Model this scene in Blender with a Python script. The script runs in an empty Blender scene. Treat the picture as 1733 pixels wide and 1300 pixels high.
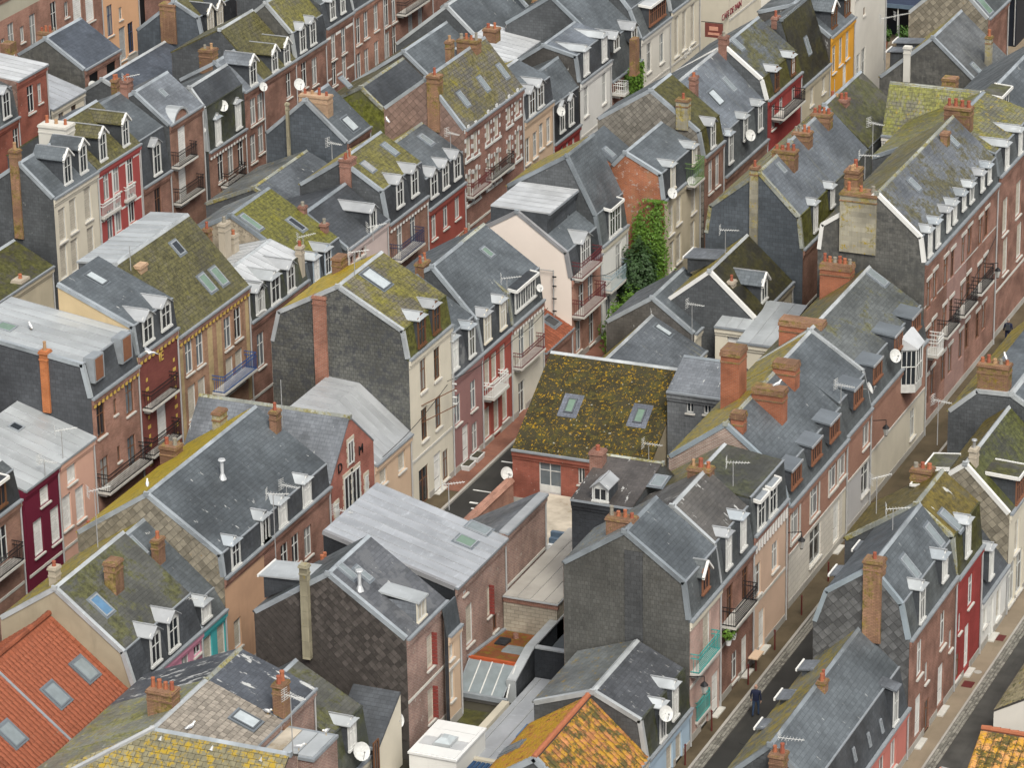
import bpy, bmesh, math, random
from mathutils import Vector, Matrix
random.seed(7)
S = bpy.context.scene
COL = S.collection
PI = math.pi
# ------------------------------------------------------------------ camera
F_PX, PITCH, ROLL, YAW, CH = 6409.1, math.radians(21.9615), math.radians(1.0463), math.radians(23.1167), 85.0
fw = Vector((-math.sin(YAW)*math.cos(PITCH), math.cos(YAW)*math.cos(PITCH), -math.sin(PITCH)))
rt = Vector((math.cos(YAW), math.sin(YAW), 0)); dn = fw.cross(rt)
r2 = math.cos(ROLL)*rt + math.sin(ROLL)*dn; d2 = -math.sin(ROLL)*rt + math.cos(ROLL)*dn
cam = bpy.data.objects.new('camera', bpy.data.cameras.new('camera'))
COL.objects.link(cam)
pos = -fw*(CH/math.sin(PITCH))
M = Matrix((r2, -d2, -fw)).transposed().to_4x4(); M.translation = pos
cam.matrix_world = M
cam.data.sensor_width = 36.0
cam.data.lens = 36.0*F_PX/1733.0
cam.data.clip_start = 1; cam.data.clip_end = 3000
S.camera = cam
# ------------------------------------------------------------------ world, sun, exposure
W = bpy.data.worlds.new('World'); S.world = W; W.use_nodes = True
nt = W.node_tree; nt.nodes.clear()
SUN_EL, SUN_AZ = math.radians(52), math.radians(-52)      # bright overcast, light from behind the viewer's right
sky_n = nt.nodes.new('ShaderNodeTexSky'); sky_n.sky_type = 'NISHITA'; sky_n.sun_disc = False
sky_n.sun_elevation = SUN_EL; sky_n.air_density = 1.0; sky_n.dust_density = 4.0; sky_n.ozone_density = 0.6
sdir = Vector((math.cos(SUN_EL)*math.cos(SUN_AZ), math.cos(SUN_EL)*math.sin(SUN_AZ), math.sin(SUN_EL)))
sky_n.sun_rotation = math.atan2(sdir.x, sdir.y)
bg = nt.nodes.new('ShaderNodeBackground'); bg.inputs['Strength'].default_value = 0.125
wo = nt.nodes.new('ShaderNodeOutputWorld')
hs = nt.nodes.new('ShaderNodeHueSaturation'); hs.inputs['Saturation'].default_value = .3      # cloud layer: nearly white sky
nt.links.new(sky_n.outputs[0], hs.inputs['Color']); nt.links.new(hs.outputs[0], bg.inputs[0]); nt.links.new(bg.outputs[0], wo.inputs[0])
sl = bpy.data.lights.new('sun', 'SUN'); sl.energy = 1.9; sl.angle = math.radians(22); sl.color = (1.0, .965, .85)
so = bpy.data.objects.new('sun', sl); COL.objects.link(so)
so.rotation_euler = sdir.to_track_quat('Z', 'Y').to_euler()
S.view_settings.view_transform = 'Standard'; S.view_settings.look = 'None'
S.view_settings.exposure = 0.5; S.view_settings.gamma = 1.0
S.view_settings.use_curve_mapping = False
S.render.engine = 'CYCLES'; S.cycles.max_bounces = 4; S.cycles.diffuse_bounces = 1; S.cycles.glossy_bounces = 2

# ------------------------------------------------------------------ materials
MATS = {}
class N:                                     # tiny node helper
    def __init__(s, name):
        s.m = bpy.data.materials.new(name); s.m.use_nodes = True; s.t = s.m.node_tree; s.t.nodes.clear()
        s.o = s.t.nodes.new('ShaderNodeOutputMaterial'); s.b = s.t.nodes.new('ShaderNodeBsdfPrincipled')
        s.t.links.new(s.b.outputs[0], s.o.inputs[0])
        uv = s.t.nodes.new('ShaderNodeUVMap'); oi = s.t.nodes.new('ShaderNodeObjectInfo')
        ad = s.t.nodes.new('ShaderNodeVectorMath'); ad.operation = 'MULTIPLY_ADD'
        cx = s.t.nodes.new('ShaderNodeCombineXYZ')
        s.t.links.new(oi.outputs['Random'], cx.inputs[2])
        ad.inputs[1].default_value = (1, 1, 1)
        s.t.links.new(uv.outputs[0], ad.inputs[0]); 
        sc = s.t.nodes.new('ShaderNodeVectorMath'); sc.operation = 'SCALE'; sc.inputs['Scale'].default_value = 40
        s.t.links.new(cx.outputs[0], sc.inputs[0]); s.t.links.new(sc.outputs[0], ad.inputs[2])
        s.uv = uv.outputs[0]; s.uvr = ad.outputs[0]; s.rand = oi.outputs['Random']
    def l(s, a, b): s.t.links.new(a, b)
    def scale(s, v):
        n = s.t.nodes.new('ShaderNodeVectorMath'); n.operation = 'MULTIPLY'; n.inputs[1].default_value = v
        s.l(s.uvr, n.inputs[0]); return n.outputs[0]
    def noise(s, sc, det=3, vec=None, rough=.55):
        n = s.t.nodes.new('ShaderNodeTexNoise'); n.inputs['Scale'].default_value = sc; n.inputs['Detail'].default_value = det
        n.inputs['Roughness'].default_value = rough
        s.l(vec or s.uvr, n.inputs['Vector']); return n.outputs['Fac']
    def ramp(s, f, a, b, lo=0., hi=1.):
        n = s.t.nodes.new('ShaderNodeMapRange'); n.inputs[1].default_value = a; n.inputs[2].default_value = b
        n.inputs[3].default_value = lo; n.inputs[4].default_value = hi; n.interpolation_type = 'SMOOTHSTEP'
        s.l(f, n.inputs[0]); return n.outputs[0]
    def mul(s, a, b, op='MULTIPLY'):
        n = s.t.nodes.new('ShaderNodeMath'); n.operation = op; s.put(a, n.inputs[0]); s.put(b, n.inputs[1]); return n.outputs[0]
    def put(s, v, sock):
        if isinstance(v, (int, float)): sock.default_value = v
        elif isinstance(v, tuple): sock.default_value = (*v, 1) if len(v) == 3 else v
        else: s.l(v, sock)
    def mix(s, f, a, b, mode='MIX'):
        n = s.t.nodes.new('ShaderNodeMixRGB'); n.blend_type = mode
        s.put(f, n.inputs[0]); s.put(a, n.inputs[1]); s.put(b, n.inputs[2]); return n.outputs[0]
    def brick(s, w, h, c1, c2, mort, ms=.01, off=.5):
        n = s.t.nodes.new('ShaderNodeTexBrick'); n.inputs['Scale'].default_value = 1; n.inputs['Brick Width'].default_value = w
        n.inputs['Row Height'].default_value = h; n.inputs['Mortar Size'].default_value = ms; n.offset = off
        n.inputs['Mortar Smooth'].default_value = .2
        s.put(c1, n.inputs['Color1']); s.put(c2, n.inputs['Color2']); s.put(mort, n.inputs['Mortar']); s.l(s.uv, n.inputs['Vector']); return n.outputs
    def bump(s, hgt, dist=.02, st=.6):
        n = s.t.nodes.new('ShaderNodeBump'); n.inputs['Strength'].default_value = st; n.inputs['Distance'].default_value = dist
        s.l(hgt, n.inputs['Height']); s.l(n.outputs[0], s.b.inputs['Normal'])
    def done(s, col, rough=.8, spec=.3, metal=0.):
        s.put(col, s.b.inputs['Base Color']); s.put(rough, s.b.inputs['Roughness'])
        s.b.inputs['Specular IOR Level'].default_value = spec; s.b.inputs['Metallic'].default_value = metal
        return s.m
def k(c, f): return tuple(min(1, max(0, x*f)) for x in c)
MOSS = (.10, .097, .02); MOSSY = (.17, .165, .016); DMOSS = (.035, .035, .014); LICH = (.25, .17, .015); LGREY = (.19, .19, .14)
def slate(name, base, w=.3, h=.22, moss=0, mcol=MOSS, lich=0, lcol=LICH, drop=0, mott=.35, patch=0, pcol=None, rough=.44, streak=0, moss2=0, m2col=MOSSY, spec=.45, dscale=1.0, ms=.012, grid=0, pscale=1.1, psoft=.03):
    s = N(name)
    br = s.brick(w, h, k(base, 1.15), k(base, .85), k(base, .66), ms)
    big = s.ramp(s.noise(.35, 4), .3, .7, 1-mott, 1+mott)
    c = s.mix(1, br['Color'], s.t.nodes.new('ShaderNodeCombineXYZ').outputs[0], 'MULTIPLY')
    cx = c.node.inputs[2].links[0].from_node
    for i in range(3): s.l(big, cx.inputs[i])
    if patch:                                    # replaced or differently aged slates, in patches that follow courses
        vo = s.noise(pscale, 5 if pscale > 2 else 2, None, .6); p = s.ramp(vo, 1-patch-psoft, 1-patch+psoft+.02)
        c = s.mix(p, c, pcol or k(base, .55))
    if streak:
        st = s.ramp(s.noise(1, 3, s.scale((4., .35, 1))), .62, .72, 0, streak)
        c = s.mix(st, c, LGREY)
    if moss:
        a = s.noise(.7, 8, None, .68); b_ = s.noise(6, 6, None, .8)
        f = s.mul(a, s.mul(b_, .6), 'ADD')
        f = s.ramp(f, .98-moss*.5, 1.10-moss*.5, 0, .93)
        dark = s.ramp(s.noise(3.5, 7, None, .75), .35, .65, .45, 1.5)
        cm = s.mix(1, mcol, (1, 1, 1), 'MULTIPLY'); cc = s.t.nodes.new('ShaderNodeCombineXYZ')
        for i in range(3): s.l(dark, cc.inputs[i])
        s.l(cc.outputs[0], cm.node.inputs[2])
        c = s.mix(f, c, cm)
    if moss2:
        f = s.ramp(s.noise(1.2, 8, s.scale((1, .6, 1)), .75), .70-moss2*.35, .80-moss2*.35, 0, .85)
        c = s.mix(f, c, m2col)
    if lich:
        f = s.ramp(s.noise(2.4, 6, None, .75), .70-lich*.28, .76-lich*.28, 0, .9)
        c = s.mix(f, c, lcol)
        f2 = s.ramp(s.noise(9, 2), .72, .76, 0, .5*min(1, lich*2)); c = s.mix(f2, c, LGREY)
    if drop:
        f = s.ramp(s.noise(1, 4, s.scale((3.2*dscale, .9*dscale, 1)), .7), .70-drop*.16, .74-drop*.16, 0, .8)
        c = s.mix(f, c, (.55, .55, .53))
    if grid: c = s.mix(s.mul(s.ramp(br['Fac'], 0, 1), grid), c, (.02, .018, .012)); c = s.mix(s.mul(s.ramp(br['Color'], .0, 1), 0.0), c, c)
    st2 = s.ramp(s.noise(1, 5, s.scale((7., .5, 1)), .7), .46, .74, 0, .36); c = s.mix(st2, c, k(base, .55)); st3 = s.ramp(s.noise(1, 5, s.scale((5., .4, 1.3)), .7), .52, .74, 0, .36); c = s.mix(st3, c, k(base, 1.6))
    sp = s.ramp(s.noise(26, 1), .74, .78, 0, .35); c = s.mix(sp, c, k(base, 2.2))
    s.bump(s.mul(br['Fac'], s.mul(s.noise(14, 2), -.5), 'ADD'), -.02, .5)
    return s.done(c, s.ramp(s.noise(1.3, 3), .3, .7, rough-.1, rough+.18), spec)
def plain(name, base, var=.12, rough=.8, grain=18, dirt=.3, dcol=None, spec=.25):
    s = N(name)
    c = s.mix(s.ramp(s.noise(.6, 4), .3, .75), k(base, 1+var), k(base, 1-var))
    d = s.ramp(s.noise(1, 4, s.scale((2.2, .28, 1)), .65), .52, .8, 0, dirt)
    c = s.mix(d, c, dcol or k(base, .55))
    s.bump(s.noise(grain, 3), .01, .3)
    return s.done(c, rough, spec)
def brick(name, c1, c2, mort=(.3, .27, .23), w=.22, h=.075, dirt=.35, ms=.009, var=.25, white=0, dcol=None):
    s = N(name)
    br = s.brick(w, h, c1, c2, mort, ms)
    g = s.ramp(s.noise(.7, 5), .3, .7, 1-var, 1+var); cc = s.t.nodes.new('ShaderNodeCombineXYZ')
    for i in range(3): s.l(g, cc.inputs[i])
    c = s.mix(1, br['Color'], cc.outputs[0], 'MULTIPLY')
    d = s.ramp(s.noise(1, 4, s.scale((1.6, .5, 1)), .65), .5, .8, 0, dirt); c = s.mix(d, c, dcol or k(c1, .4))
    if white: c = s.mix(s.ramp(s.noise(3.5, 5, None, .7), .66-white*.2, .74-white*.2, 0, .75), c, (.42, .38, .34))
    s.bump(br['Fac'], -.012, .5)
    return s.done(c, .85, .2)
def zinc(name, base, var=.18, white=.2):
    s = N(name)
    c = s.mix(s.ramp(s.noise(.5, 4, s.scale((1, .5, 1))), .3, .7), k(base, 1+var), k(base, 1-var))
    c = s.mix(s.ramp(s.noise(2.4, 7, s.scale((.5, 1.6, 1)), .75), .52, .72, 0, white+.15), c, k(base, 1.5))
    c = s.mix(s.ramp(s.noise(1.7, 5, None, .7), .62, .78, 0, .35), c, k(base, .62))
    s.bump(s.noise(3, 2), .02, .15)
    return s.done(c, s.ramp(s.noise(1.2, 3), .3, .7, .38, .6), .5, .25)
def spots(name, base, sp, amt=.5, rough=.9, sc=4.0, sp2=None, sp3=None):
    s = N(name)
    c = s.mix(s.ramp(s.noise(.8, 4), .3, .7), k(base, 1.25), k(base, .75))
    c = s.mix(s.ramp(s.noise(sc, 5, None, .7), .62-amt*.25, .70-amt*.25, 0, .95), c, sp)
    if sp2: c = s.mix(s.ramp(s.noise(sc*4.2, 6, None, .8), .565, .60, 0, .9), c, sp2)
    if sp3: c = s.mix(s.ramp(s.noise(sc*2.6, 2), .70, .74, 0, .9), c, sp3)
    s.bump(s.noise(sc*3, 4), .04, .6)
    return s.done(c, rough, .15)
def tilem(name, base, var=.3, lich=0, lcol=(.34, .2, .012), moss=0, rough=.75):
    s = N(name)
    v = s.ramp(s.rand, 0, 1, 1-var, 1+var); cc = s.t.nodes.new('ShaderNodeCombineXYZ')
    for i in range(3): s.l(v, cc.inputs[i])
    c = s.mix(1, s.mix(s.ramp(s.noise(3, 4), .3, .7), k(base, 1.15), k(base, .8)), cc.outputs[0], 'MULTIPLY')
    n = s.t.nodes.new('ShaderNodeTexCoord'); g = s.t.nodes.new('ShaderNodeNewGeometry')
    if lich: 
        q = s.noise(2.2, 8, g.outputs['Position'], .78); c = s.mix(s.ramp(q, .66-lich*.26, .74-lich*.26, 0, .9), c, lcol)
    if moss:
        q = s.noise(1.6, 8, g.outputs['Position'], .8); c = s.mix(s.ramp(q, .66-moss*.3, .72-moss*.3, 0, .9), c, (.05, .055, .018))
    q = s.noise(7, 3, g.outputs['Position']); c = s.mix(s.ramp(q, .66, .74, 0, .4), c, LGREY)
    s.bump(s.noise(20, 3), .01, .3)
    return s.done(c, rough, .3)
def flat(name, col, rough=.6, spec=.3, metal=0.):
    s = N(name); 
    c = s.mix(s.ramp(s.noise(2.5, 3), .3, .7), k(col, 1.08), k(col, .9))
    return s.done(c, rough, spec, metal)
SL = (.084, .093, .097); SLB = (.086, .098, .108); SLD = (.05, .055, .062); BRN = (.12, .105, .09)
REC = {
 'slate': lambda n: slate(n, SL, drop=.15), 'slate_blue': lambda n: slate(n, SLB, drop=.1), 'slate_big': lambda n: slate(n, k(SLB, .85), drop=.25, w=.32),
 'slate_dark': lambda n: slate(n, SLD, rough=.55), 'slate_dark2': lambda n: slate(n, (.06, .07, .088), rough=.5, drop=.05), 'slate_black': lambda n: slate(n, (.028, .031, .036), rough=.5, drop=.1),
 'slate_light': lambda n: slate(n, (.15, .165, .185), lich=.12, lcol=LGREY, mott=.3), 'slate_grey': lambda n: slate(n, (.125, .135, .15), drop=.12),
 'slate_mix': lambda n: slate(n, (.105, .118, .135), lich=.18, lcol=(.16, .14, .04), streak=.4), 'slate_brown': lambda n: slate(n, (.082, .074, .070), drop=.42, w=.32, h=.2), 'slate_brown2': lambda n: slate(n, (.070, .062, .058), drop=.42, w=.32, h=.2),
 'slate_patch': lambda n: slate(n, (.085, .09, .10), patch=.42, pcol=(.15, .155, .16)), 'slate_patch2': lambda n: slate(n, (.082, .086, .095), patch=.45, pcol=(.118, .122, .13), drop=.3),
 'slate_speck': lambda n: slate(n, (.062, .066, .074), drop=.38, dscale=2.2, lich=.12), 'slate_streak': lambda n: slate(n, (.088, .098, .11), streak=.7, drop=.3), 'slate_streak2': lambda n: slate(n, (.105, .11, .112), streak=.35, drop=.1),
 'slate_glare': lambda n: slate(n, (.12, .135, .155), streak=.35, drop=.3, rough=.38), 'slate_dropping': lambda n: slate(n, (.062, .068, .08), drop=.75, dscale=.7), 'slate_lightlich': lambda n: slate(n, (.18, .185, .15), lich=.55, lcol=(.27, .24, .04), drop=.3, moss=.4, mcol=(.17, .17, .04)),
 'slate_lich': lambda n: slate(n, (.13, .14, .14), lich=.45, streak=.5), 'slate_moss_steep': lambda n: slate(n, (.055, .06, .05), moss=.35, mcol=(.05, .055, .02)), 'slate_mosspatch': lambda n: slate(n, (.10, .108, .108), moss=.32, mcol=(.105, .10, .04), lich=.15),
 'slate_mossdark': lambda n: slate(n, (.062, .062, .052), moss=.45, mcol=(.055, .058, .03), lich=.1, lcol=LGREY), 'slate_moss2': lambda n: slate(n, (.12, .13, .145), moss=.42, mcol=(.08, .07, .025)),
 'lich': lambda n: slate(n, (.18, .175, .13), lich=.85, lcol=(.34, .25, .015), moss=.45, mcol=(.20, .17, .02), streak=.6), 'lich_yellow': lambda n: slate(n, (.24, .21, .07), lich=1.0, lcol=(.42, .30, .015), moss=.6, mcol=(.30, .25, .015)), 'lich_grey': lambda n: slate(n, (.18, .18, .15), lich=.75, lcol=(.32, .24, .02), streak=.7, moss=.3, mcol=(.17, .15, .03)),
 'moss_lich': lambda n: slate(n, (.14, .13, .09), lich=.55, moss=.5, mcol=(.12, .105, .02)), 'moss_steep': lambda n: slate(n, (.07, .075, .04), moss=.7, mcol=(.085, .085, .018)),
 'moss_green': lambda n: slate(n, (.14, .125, .09), w=.3, h=.24, ms=.03, grid=.28, moss=.52, mcol=(.145, .128, .026), moss2=.42, m2col=(.20, .185, .016)), 'moss_yellow': lambda n: slate(n, (.22, .18, .05), moss=.8, mcol=(.28, .23, .02), lich=.95, lcol=(.42, .28, .012)),
 'moss_green2': lambda n: slate(n, (.125, .115, .07), w=.3, h=.24, ms=.03, grid=.28, moss=.6, mcol=(.135, .122, .03), moss2=.4, m2col=(.185, .168, .02)), 'moss_bright': lambda n: slate(n, (.13, .12, .06), w=.3, h=.24, ms=.03, grid=.28, moss=.72, mcol=(.125, .12, .02), moss2=.45, m2col=(.205, .19, .014)),
 'moss_olive': lambda n: slate(n, (.11, .10, .06), w=.3, h=.24, ms=.03, grid=.28, moss=.62, mcol=(.09, .082, .028), moss2=.3, m2col=(.17, .155, .022), lich=.12, lcol=LGREY), 'moss_long': lambda n: slate(n, (.135, .125, .105), w=.3, h=.24, ms=.03, grid=.28, moss=.5, mcol=(.13, .112, .032), moss2=.42, m2col=(.21, .18, .018)),
 'moss_brown': lambda n: slate(n, (.12, .10, .08), moss=.35), 'moss_slate': lambda n: slate(n, (.085, .085, .075), moss=.40, mcol=(.075, .075, .025), lich=.16, lcol=LGREY, w=.34, h=.2), 'moss_mid': lambda n: slate(n, (.075, .07, .055), moss=.55, mcol=(.065, .065, .016)),
 'moss_dark': lambda n: slate(n, (.05, .05, .035), moss=.65, mcol=(.06, .058, .012)), 'moss_dark2': lambda n: slate(n, (.06, .055, .03), moss=.72, mcol=(.065, .06, .014), moss2=.2, m2col=(.11, .10, .015)), 'moss_black': lambda n: slate(n, (.028, .026, .018), moss=.5, mcol=(.042, .038, .012), lich=.2, lcol=(.1, .1, .07)),
 'moss_gold': lambda n: slate(n, (.09, .075, .035), moss=.72, mcol=(.115, .085, .012), moss2=.25, m2col=(.16, .16, .02), drop=.25, dscale=.5), 'moss_grey': lambda n: slate(n, (.15, .145, .105), w=.3, h=.24, ms=.03, grid=.28, moss=.5, mcol=(.16, .15, .03), lich=.5, lcol=(.34, .25, .015)), 'moss_pale': lambda n: slate(n, (.2, .19, .14), w=.3, h=.24, ms=.03, grid=.28, moss=.5, mcol=(.18, .18, .04), lich=.42, lcol=(.36, .26, .02), moss2=.4, m2col=(.19, .20, .03)),
 'moss_streak': lambda n: slate(n, (.06, .06, .04), moss=.55, mcol=(.07, .075, .018), moss2=.25, m2col=(.11, .13, .02), streak=.3), 'moss_streak2': lambda n: slate(n, (.10, .11, .12), moss=.5, mcol=(.075, .07, .02), lich=.2, lcol=LGREY), 'moss_hung': lambda n: slate(n, (.15, .15, .07), moss=.5, mcol=(.15, .16, .03), w=.4, h=.4),
 'moss_goldspeck': lambda n: spots(n, (.038, .034, .020), (.062, .056, .022), .5, sc=1.6, sp2=(.40, .23, .010), sp3=(.40, .39, .33)),
 'slate_hung': lambda n: slate(n, (.078, .083, .088), drop=.05, mott=.22, h=.2), 'slate_hung2': lambda n: slate(n, (.078, .090, .104), mott=.18, h=.25, w=.35), 'slate_mottle': lambda n: slate(n, (.092, .091, .084), patch=.4, pcol=(.074, .072, .064), mott=.25, lich=.06, lcol=LGREY, w=.2, h=.22, pscale=2.6, psoft=.09), 'slate_mottle2': lambda n: slate(n, (.115, .112, .102), patch=.48, pcol=(.068, .068, .064), mott=.2, pscale=2.6, psoft=.09), 'slate_mottle3': lambda n: slate(n, (.105, .105, .095), patch=.46, pcol=(.058, .06, .064), mott=.3, w=.24, h=.22, ms=.025, pscale=2.6, psoft=.09),
 'slate_strip': lambda n: slate(n, (.062, .064, .066), mott=.2), 'slate_brown': lambda n: slate(n, (.082, .076, .070), drop=.4), 'slate_diamond': lambda n: slate(n, (.062, .066, .074), mott=.2, drop=.05), 'slate_greyhung': lambda n: slate(n, (.17, .18, .19)),
 'zinc': lambda n: zinc(n, (.36, .37, .38)), 'zinc_pale': lambda n: zinc(n, (.40, .42, .43)), 'zinc_white': lambda n: zinc(n, (.52, .53, .54)), 'zinc_blue': lambda n: zinc(n, (.36, .375, .40), white=.5), 'zinc_dark': lambda n: zinc(n, (.16, .18, .20)), 'verge_zinc': lambda n: zinc(n, (.33, .36, .385), .28, .45), 'verge_dark': lambda n: zinc(n, (.22, .245, .265), .3, .4), 'verge_light': lambda n: zinc(n, (.42, .44, .45), .25, .3), 'verge_moss': lambda n: slate(n, (.27, .28, .25), 1.2, .6, moss=.4, mcol=(.2, .17, .04), lich=.3, rough=.6), 'pot_grey': lambda n: flat(n, (.24, .22, .18), .9), 'glass_sky_painted': lambda n: flat(n, (.13, .15, .165), .06, .7), 'pot_buff': lambda n: flat(n, (.36, .22, .12), .8), 'pot_red': lambda n: flat(n, (.28, .085, .05), .8), 'glass_curtain': lambda n: flat(n, (.26, .265, .26), .12, .6), 'grey': lambda n: zinc(n, (.3, .3, .31)), 'zincblue': lambda n: zinc(n, (.30, .35, .385)),  # sky glass: bluish grey reflection of the sky put into the pane colour
 'white': lambda n: plain(n, (.68, .67, .64), .05, .6, dirt=.15), 'white_warm': lambda n: plain(n, (.64, .61, .55), .05, dirt=.15), 'cream': lambda n: plain(n, (.60, .55, .45), .06, dirt=.2), 'cream_dirty': lambda n: plain(n, (.48, .42, .31), .1, dirt=.4), 'cream_ornate': lambda n: plain(n, (.55, .52, .45), .08, dirt=.3),
 'blue': lambda n: plain(n, (.36, .47, .58), .05, dirt=.12), 'pink': lambda n: plain(n, (.56, .40, .30), .06, dirt=.12), 'pink_tile': lambda n: spots(n, (.44, .30, .26), (.22, .25, .22), .12, .7, 6, (.5, .42, .36)), 'pink_deep': lambda n: plain(n, (.48, .17, .14), .06, dirt=.2), 'pink_bright': lambda n: plain(n, (.50, .22, .30), .05, dirt=.1),
 'terracotta': lambda n: brick(n, (.36, .20, .15), (.32, .175, .13), (.36, .22, .16), ms=.004, var=.08, dirt=.1), 'stone_white': lambda n: brick(n, (.64, .60, .53), (.60, .56, .5), (.42, .38, .33), .6, .32, .12, .012, .06), 'grey_paint': lambda n: plain(n, (.46, .45, .45), .05, dirt=.15), 'beige': lambda n: plain(n, (.40, .37, .29), .06), 'peach': lambda n: plain(n, (.56, .41, .29), .06, dirt=.2), 'peach_bright': lambda n: plain(n, (.66, .39, .23), .05, dirt=.12), 'salmon': lambda n: plain(n, (.58, .35, .27), .05, dirt=.12), 'crimson': lambda n: plain(n, (.12, .012, .03), .06, dirt=.1), 'render_crimson': lambda n: plain(n, (.14, .014, .035), .06), 'maroon': lambda n: brick(n, (.2, .065, .05), (.17, .05, .045), (.16, .06, .05), var=.12), 'mauve': lambda n: plain(n, (.28, .15, .14), .08, dirt=.25), 'red_paint': lambda n: brick(n, (.29, .05, .045), (.26, .043, .04), (.25, .05, .045), var=.14, dirt=.25), 'red_paint2': lambda n: plain(n, (.29, .075, .058), .1, dirt=.25), 'mustard': lambda n: plain(n, (.66, .32, .04), .05, dirt=.1), 'teal': lambda n: plain(n, (.06, .34, .36), .05, dirt=.1), 'orange_paint': lambda n: plain(n, (.50, .31, .20), .1, dirt=.35), 'redwhite': lambda n: plain(n, (.55, .45, .42), .06), 'timber': lambda n: plain(n, (.33, .07, .065), .06, dirt=.1), 'navy_wall': lambda n: plain(n, (.014, .018, .028), .1, .5, dirt=.05),
 'brick_red': lambda n: brick(n, (.255, .125, .094), (.195, .092, .07), (.27, .19, .15), var=.32), 'brick_redpaint': lambda n: brick(n, (.29, .09, .062), (.24, .072, .052), (.24, .12, .09), white=.15), 'brick_brown': lambda n: brick(n, (.27, .14, .10), (.21, .10, .075), (.25, .19, .15)), 'brick_brown2': lambda n: brick(n, (.33, .17, .125), (.26, .125, .09), (.3, .21, .17)), 'brick_brown3': lambda n: brick(n, (.27, .13, .10), (.2, .09, .075), (.27, .2, .16)), 'brick_pink': lambda n: brick(n, (.36, .18, .135), (.30, .145, .105), (.36, .25, .19)), 'brick_mauve': lambda n: brick(n, (.33, .20, .17), (.29, .17, .15), (.3, .21, .18), var=.1), 'brick_grey': lambda n: brick(n, (.22, .2, .17), (.17, .16, .14)), 'brick_mottled': lambda n: brick(n, (.30, .16, .13), (.20, .10, .085), (.33, .28, .24), white=.28, ms=.014), 'brick_pattern': lambda n: brick(n, (.33, .19, .12), (.26, .14, .09), (.3, .21, .15)), 'brick_quoin': lambda n: brick(n, (.33, .11, .085), (.27, .085, .065), (.3, .18, .14)), 'brick_flint': lambda n: brick(n, (.30, .19, .15), (.2, .11, .09), (.42, .36, .31), white=.3, ms=.02), 'brick_weathered': lambda n: brick(n, (.40, .13, .06), (.31, .10, .055), (.36, .25, .17), dirt=.85, white=.5, dcol=(.26, .2, .12)),
 'brick_moss': lambda n: slate(n, (.23, .13, .085), .22, .08, moss=.36, mcol=(.15, .12, .035), rough=.8, spec=.2), 'brick_lich': lambda n: slate(n, (.26, .15, .095), .22, .08, moss=.36, mcol=(.18, .14, .04), lich=.38, rough=.8, spec=.2), 'brick_orange': lambda n: brick(n, (.42, .14, .05), (.36, .115, .045), (.4, .2, .1), dirt=.15), 'brick_orange_cap': lambda n: brick(n, (.33, .112, .058), (.27, .092, .05), (.28, .16, .11), dirt=.15), 'brick_beige': lambda n: brick(n, (.44, .29, .18), (.36, .22, .14), (.38, .31, .23)), 'brick_red_clean': lambda n: brick(n, (.33, .13, .085), (.26, .095, .065), (.3, .22, .17), ms=.012),
 'render': lambda n: plain(n, (.38, .33, .26), .12, dirt=.4), 'render_lich': lambda n: slate(n, (.27, .25, .195), .5, .3, lich=.42, lcol=(.33, .24, .02), moss=.3, mcol=(.28, .23, .07), rough=.85, spec=.2, ms=.002), 'render_white': lambda n: plain(n, (.55, .53, .48), .08, dirt=.3), 'render_pale': lambda n: plain(n, (.74, .65, .58), .03, dirt=.06), 'render_beige': lambda n: plain(n, (.33, .28, .2), .12, dirt=.4), 'render_ochre': lambda n: plain(n, (.48, .37, .22), .08, dirt=.3), 'concrete_lich': lambda n: slate(n, (.30, .27, .19), 1.2, .8, lich=.3, lcol=(.26, .19, .03), rough=.85, spec=.2, ms=.01), 'concrete': lambda n: plain(n, (.34, .32, .29), .12, dirt=.4), 'rubble': lambda n: spots(n, (.33, .28, .21), (.2, .17, .13), .5), 'stone': lambda n: plain(n, (.46, .42, .34), .1),
 'tile_red': lambda n: tilem(n, (.215, .064, .032), .18), 'tile_orange': lambda n: tilem(n, (.33, .14, .055), .28, lich=.75, lcol=(.38, .21, .02), moss=.55), 'tile_yellow': lambda n: tilem(n, (.33, .15, .04), .2, lich=.85, lcol=(.36, .22, .02), moss=.25), 'tile_orange2': lambda n: tilem(n, (.38, .19, .07), .3, lich=.75, lcol=(.46, .25, .015), moss=.6), 'moss_tile': lambda n: tilem(n, (.22, .19, .12), .2, lich=.4, lcol=(.3, .24, .03), moss=.35), 'slab_roof': lambda n: tilem(n, (.25, .22, .185), .2, moss=.08), 'slab_hip': lambda n: tilem(n, (.21, .19, .12), .18, lich=.62, lcol=(.36, .24, .015), moss=.1),
 'diamond_brown': lambda n: tilem(n, (.21, .14, .115), .13), 'diamond_dark': lambda n: tilem(n, (.072, .062, .056), .35), 'slab_grey': lambda n: tilem(n, (.1, .1, .1), .3), 'slab_stone': lambda n: tilem(n, (.22, .195, .15), .25, lich=.2, lcol=(.26, .16, .05)), 'slab_mixed': lambda n: tilem(n, (.19, .175, .15), .2), 'grout': lambda n: flat(n, (.06, .055, .05), .9), 'grout_light': lambda n: flat(n, (.22, .2, .17), .9), 'grout_red': lambda n: flat(n, (.17, .055, .03), .9),
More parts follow.
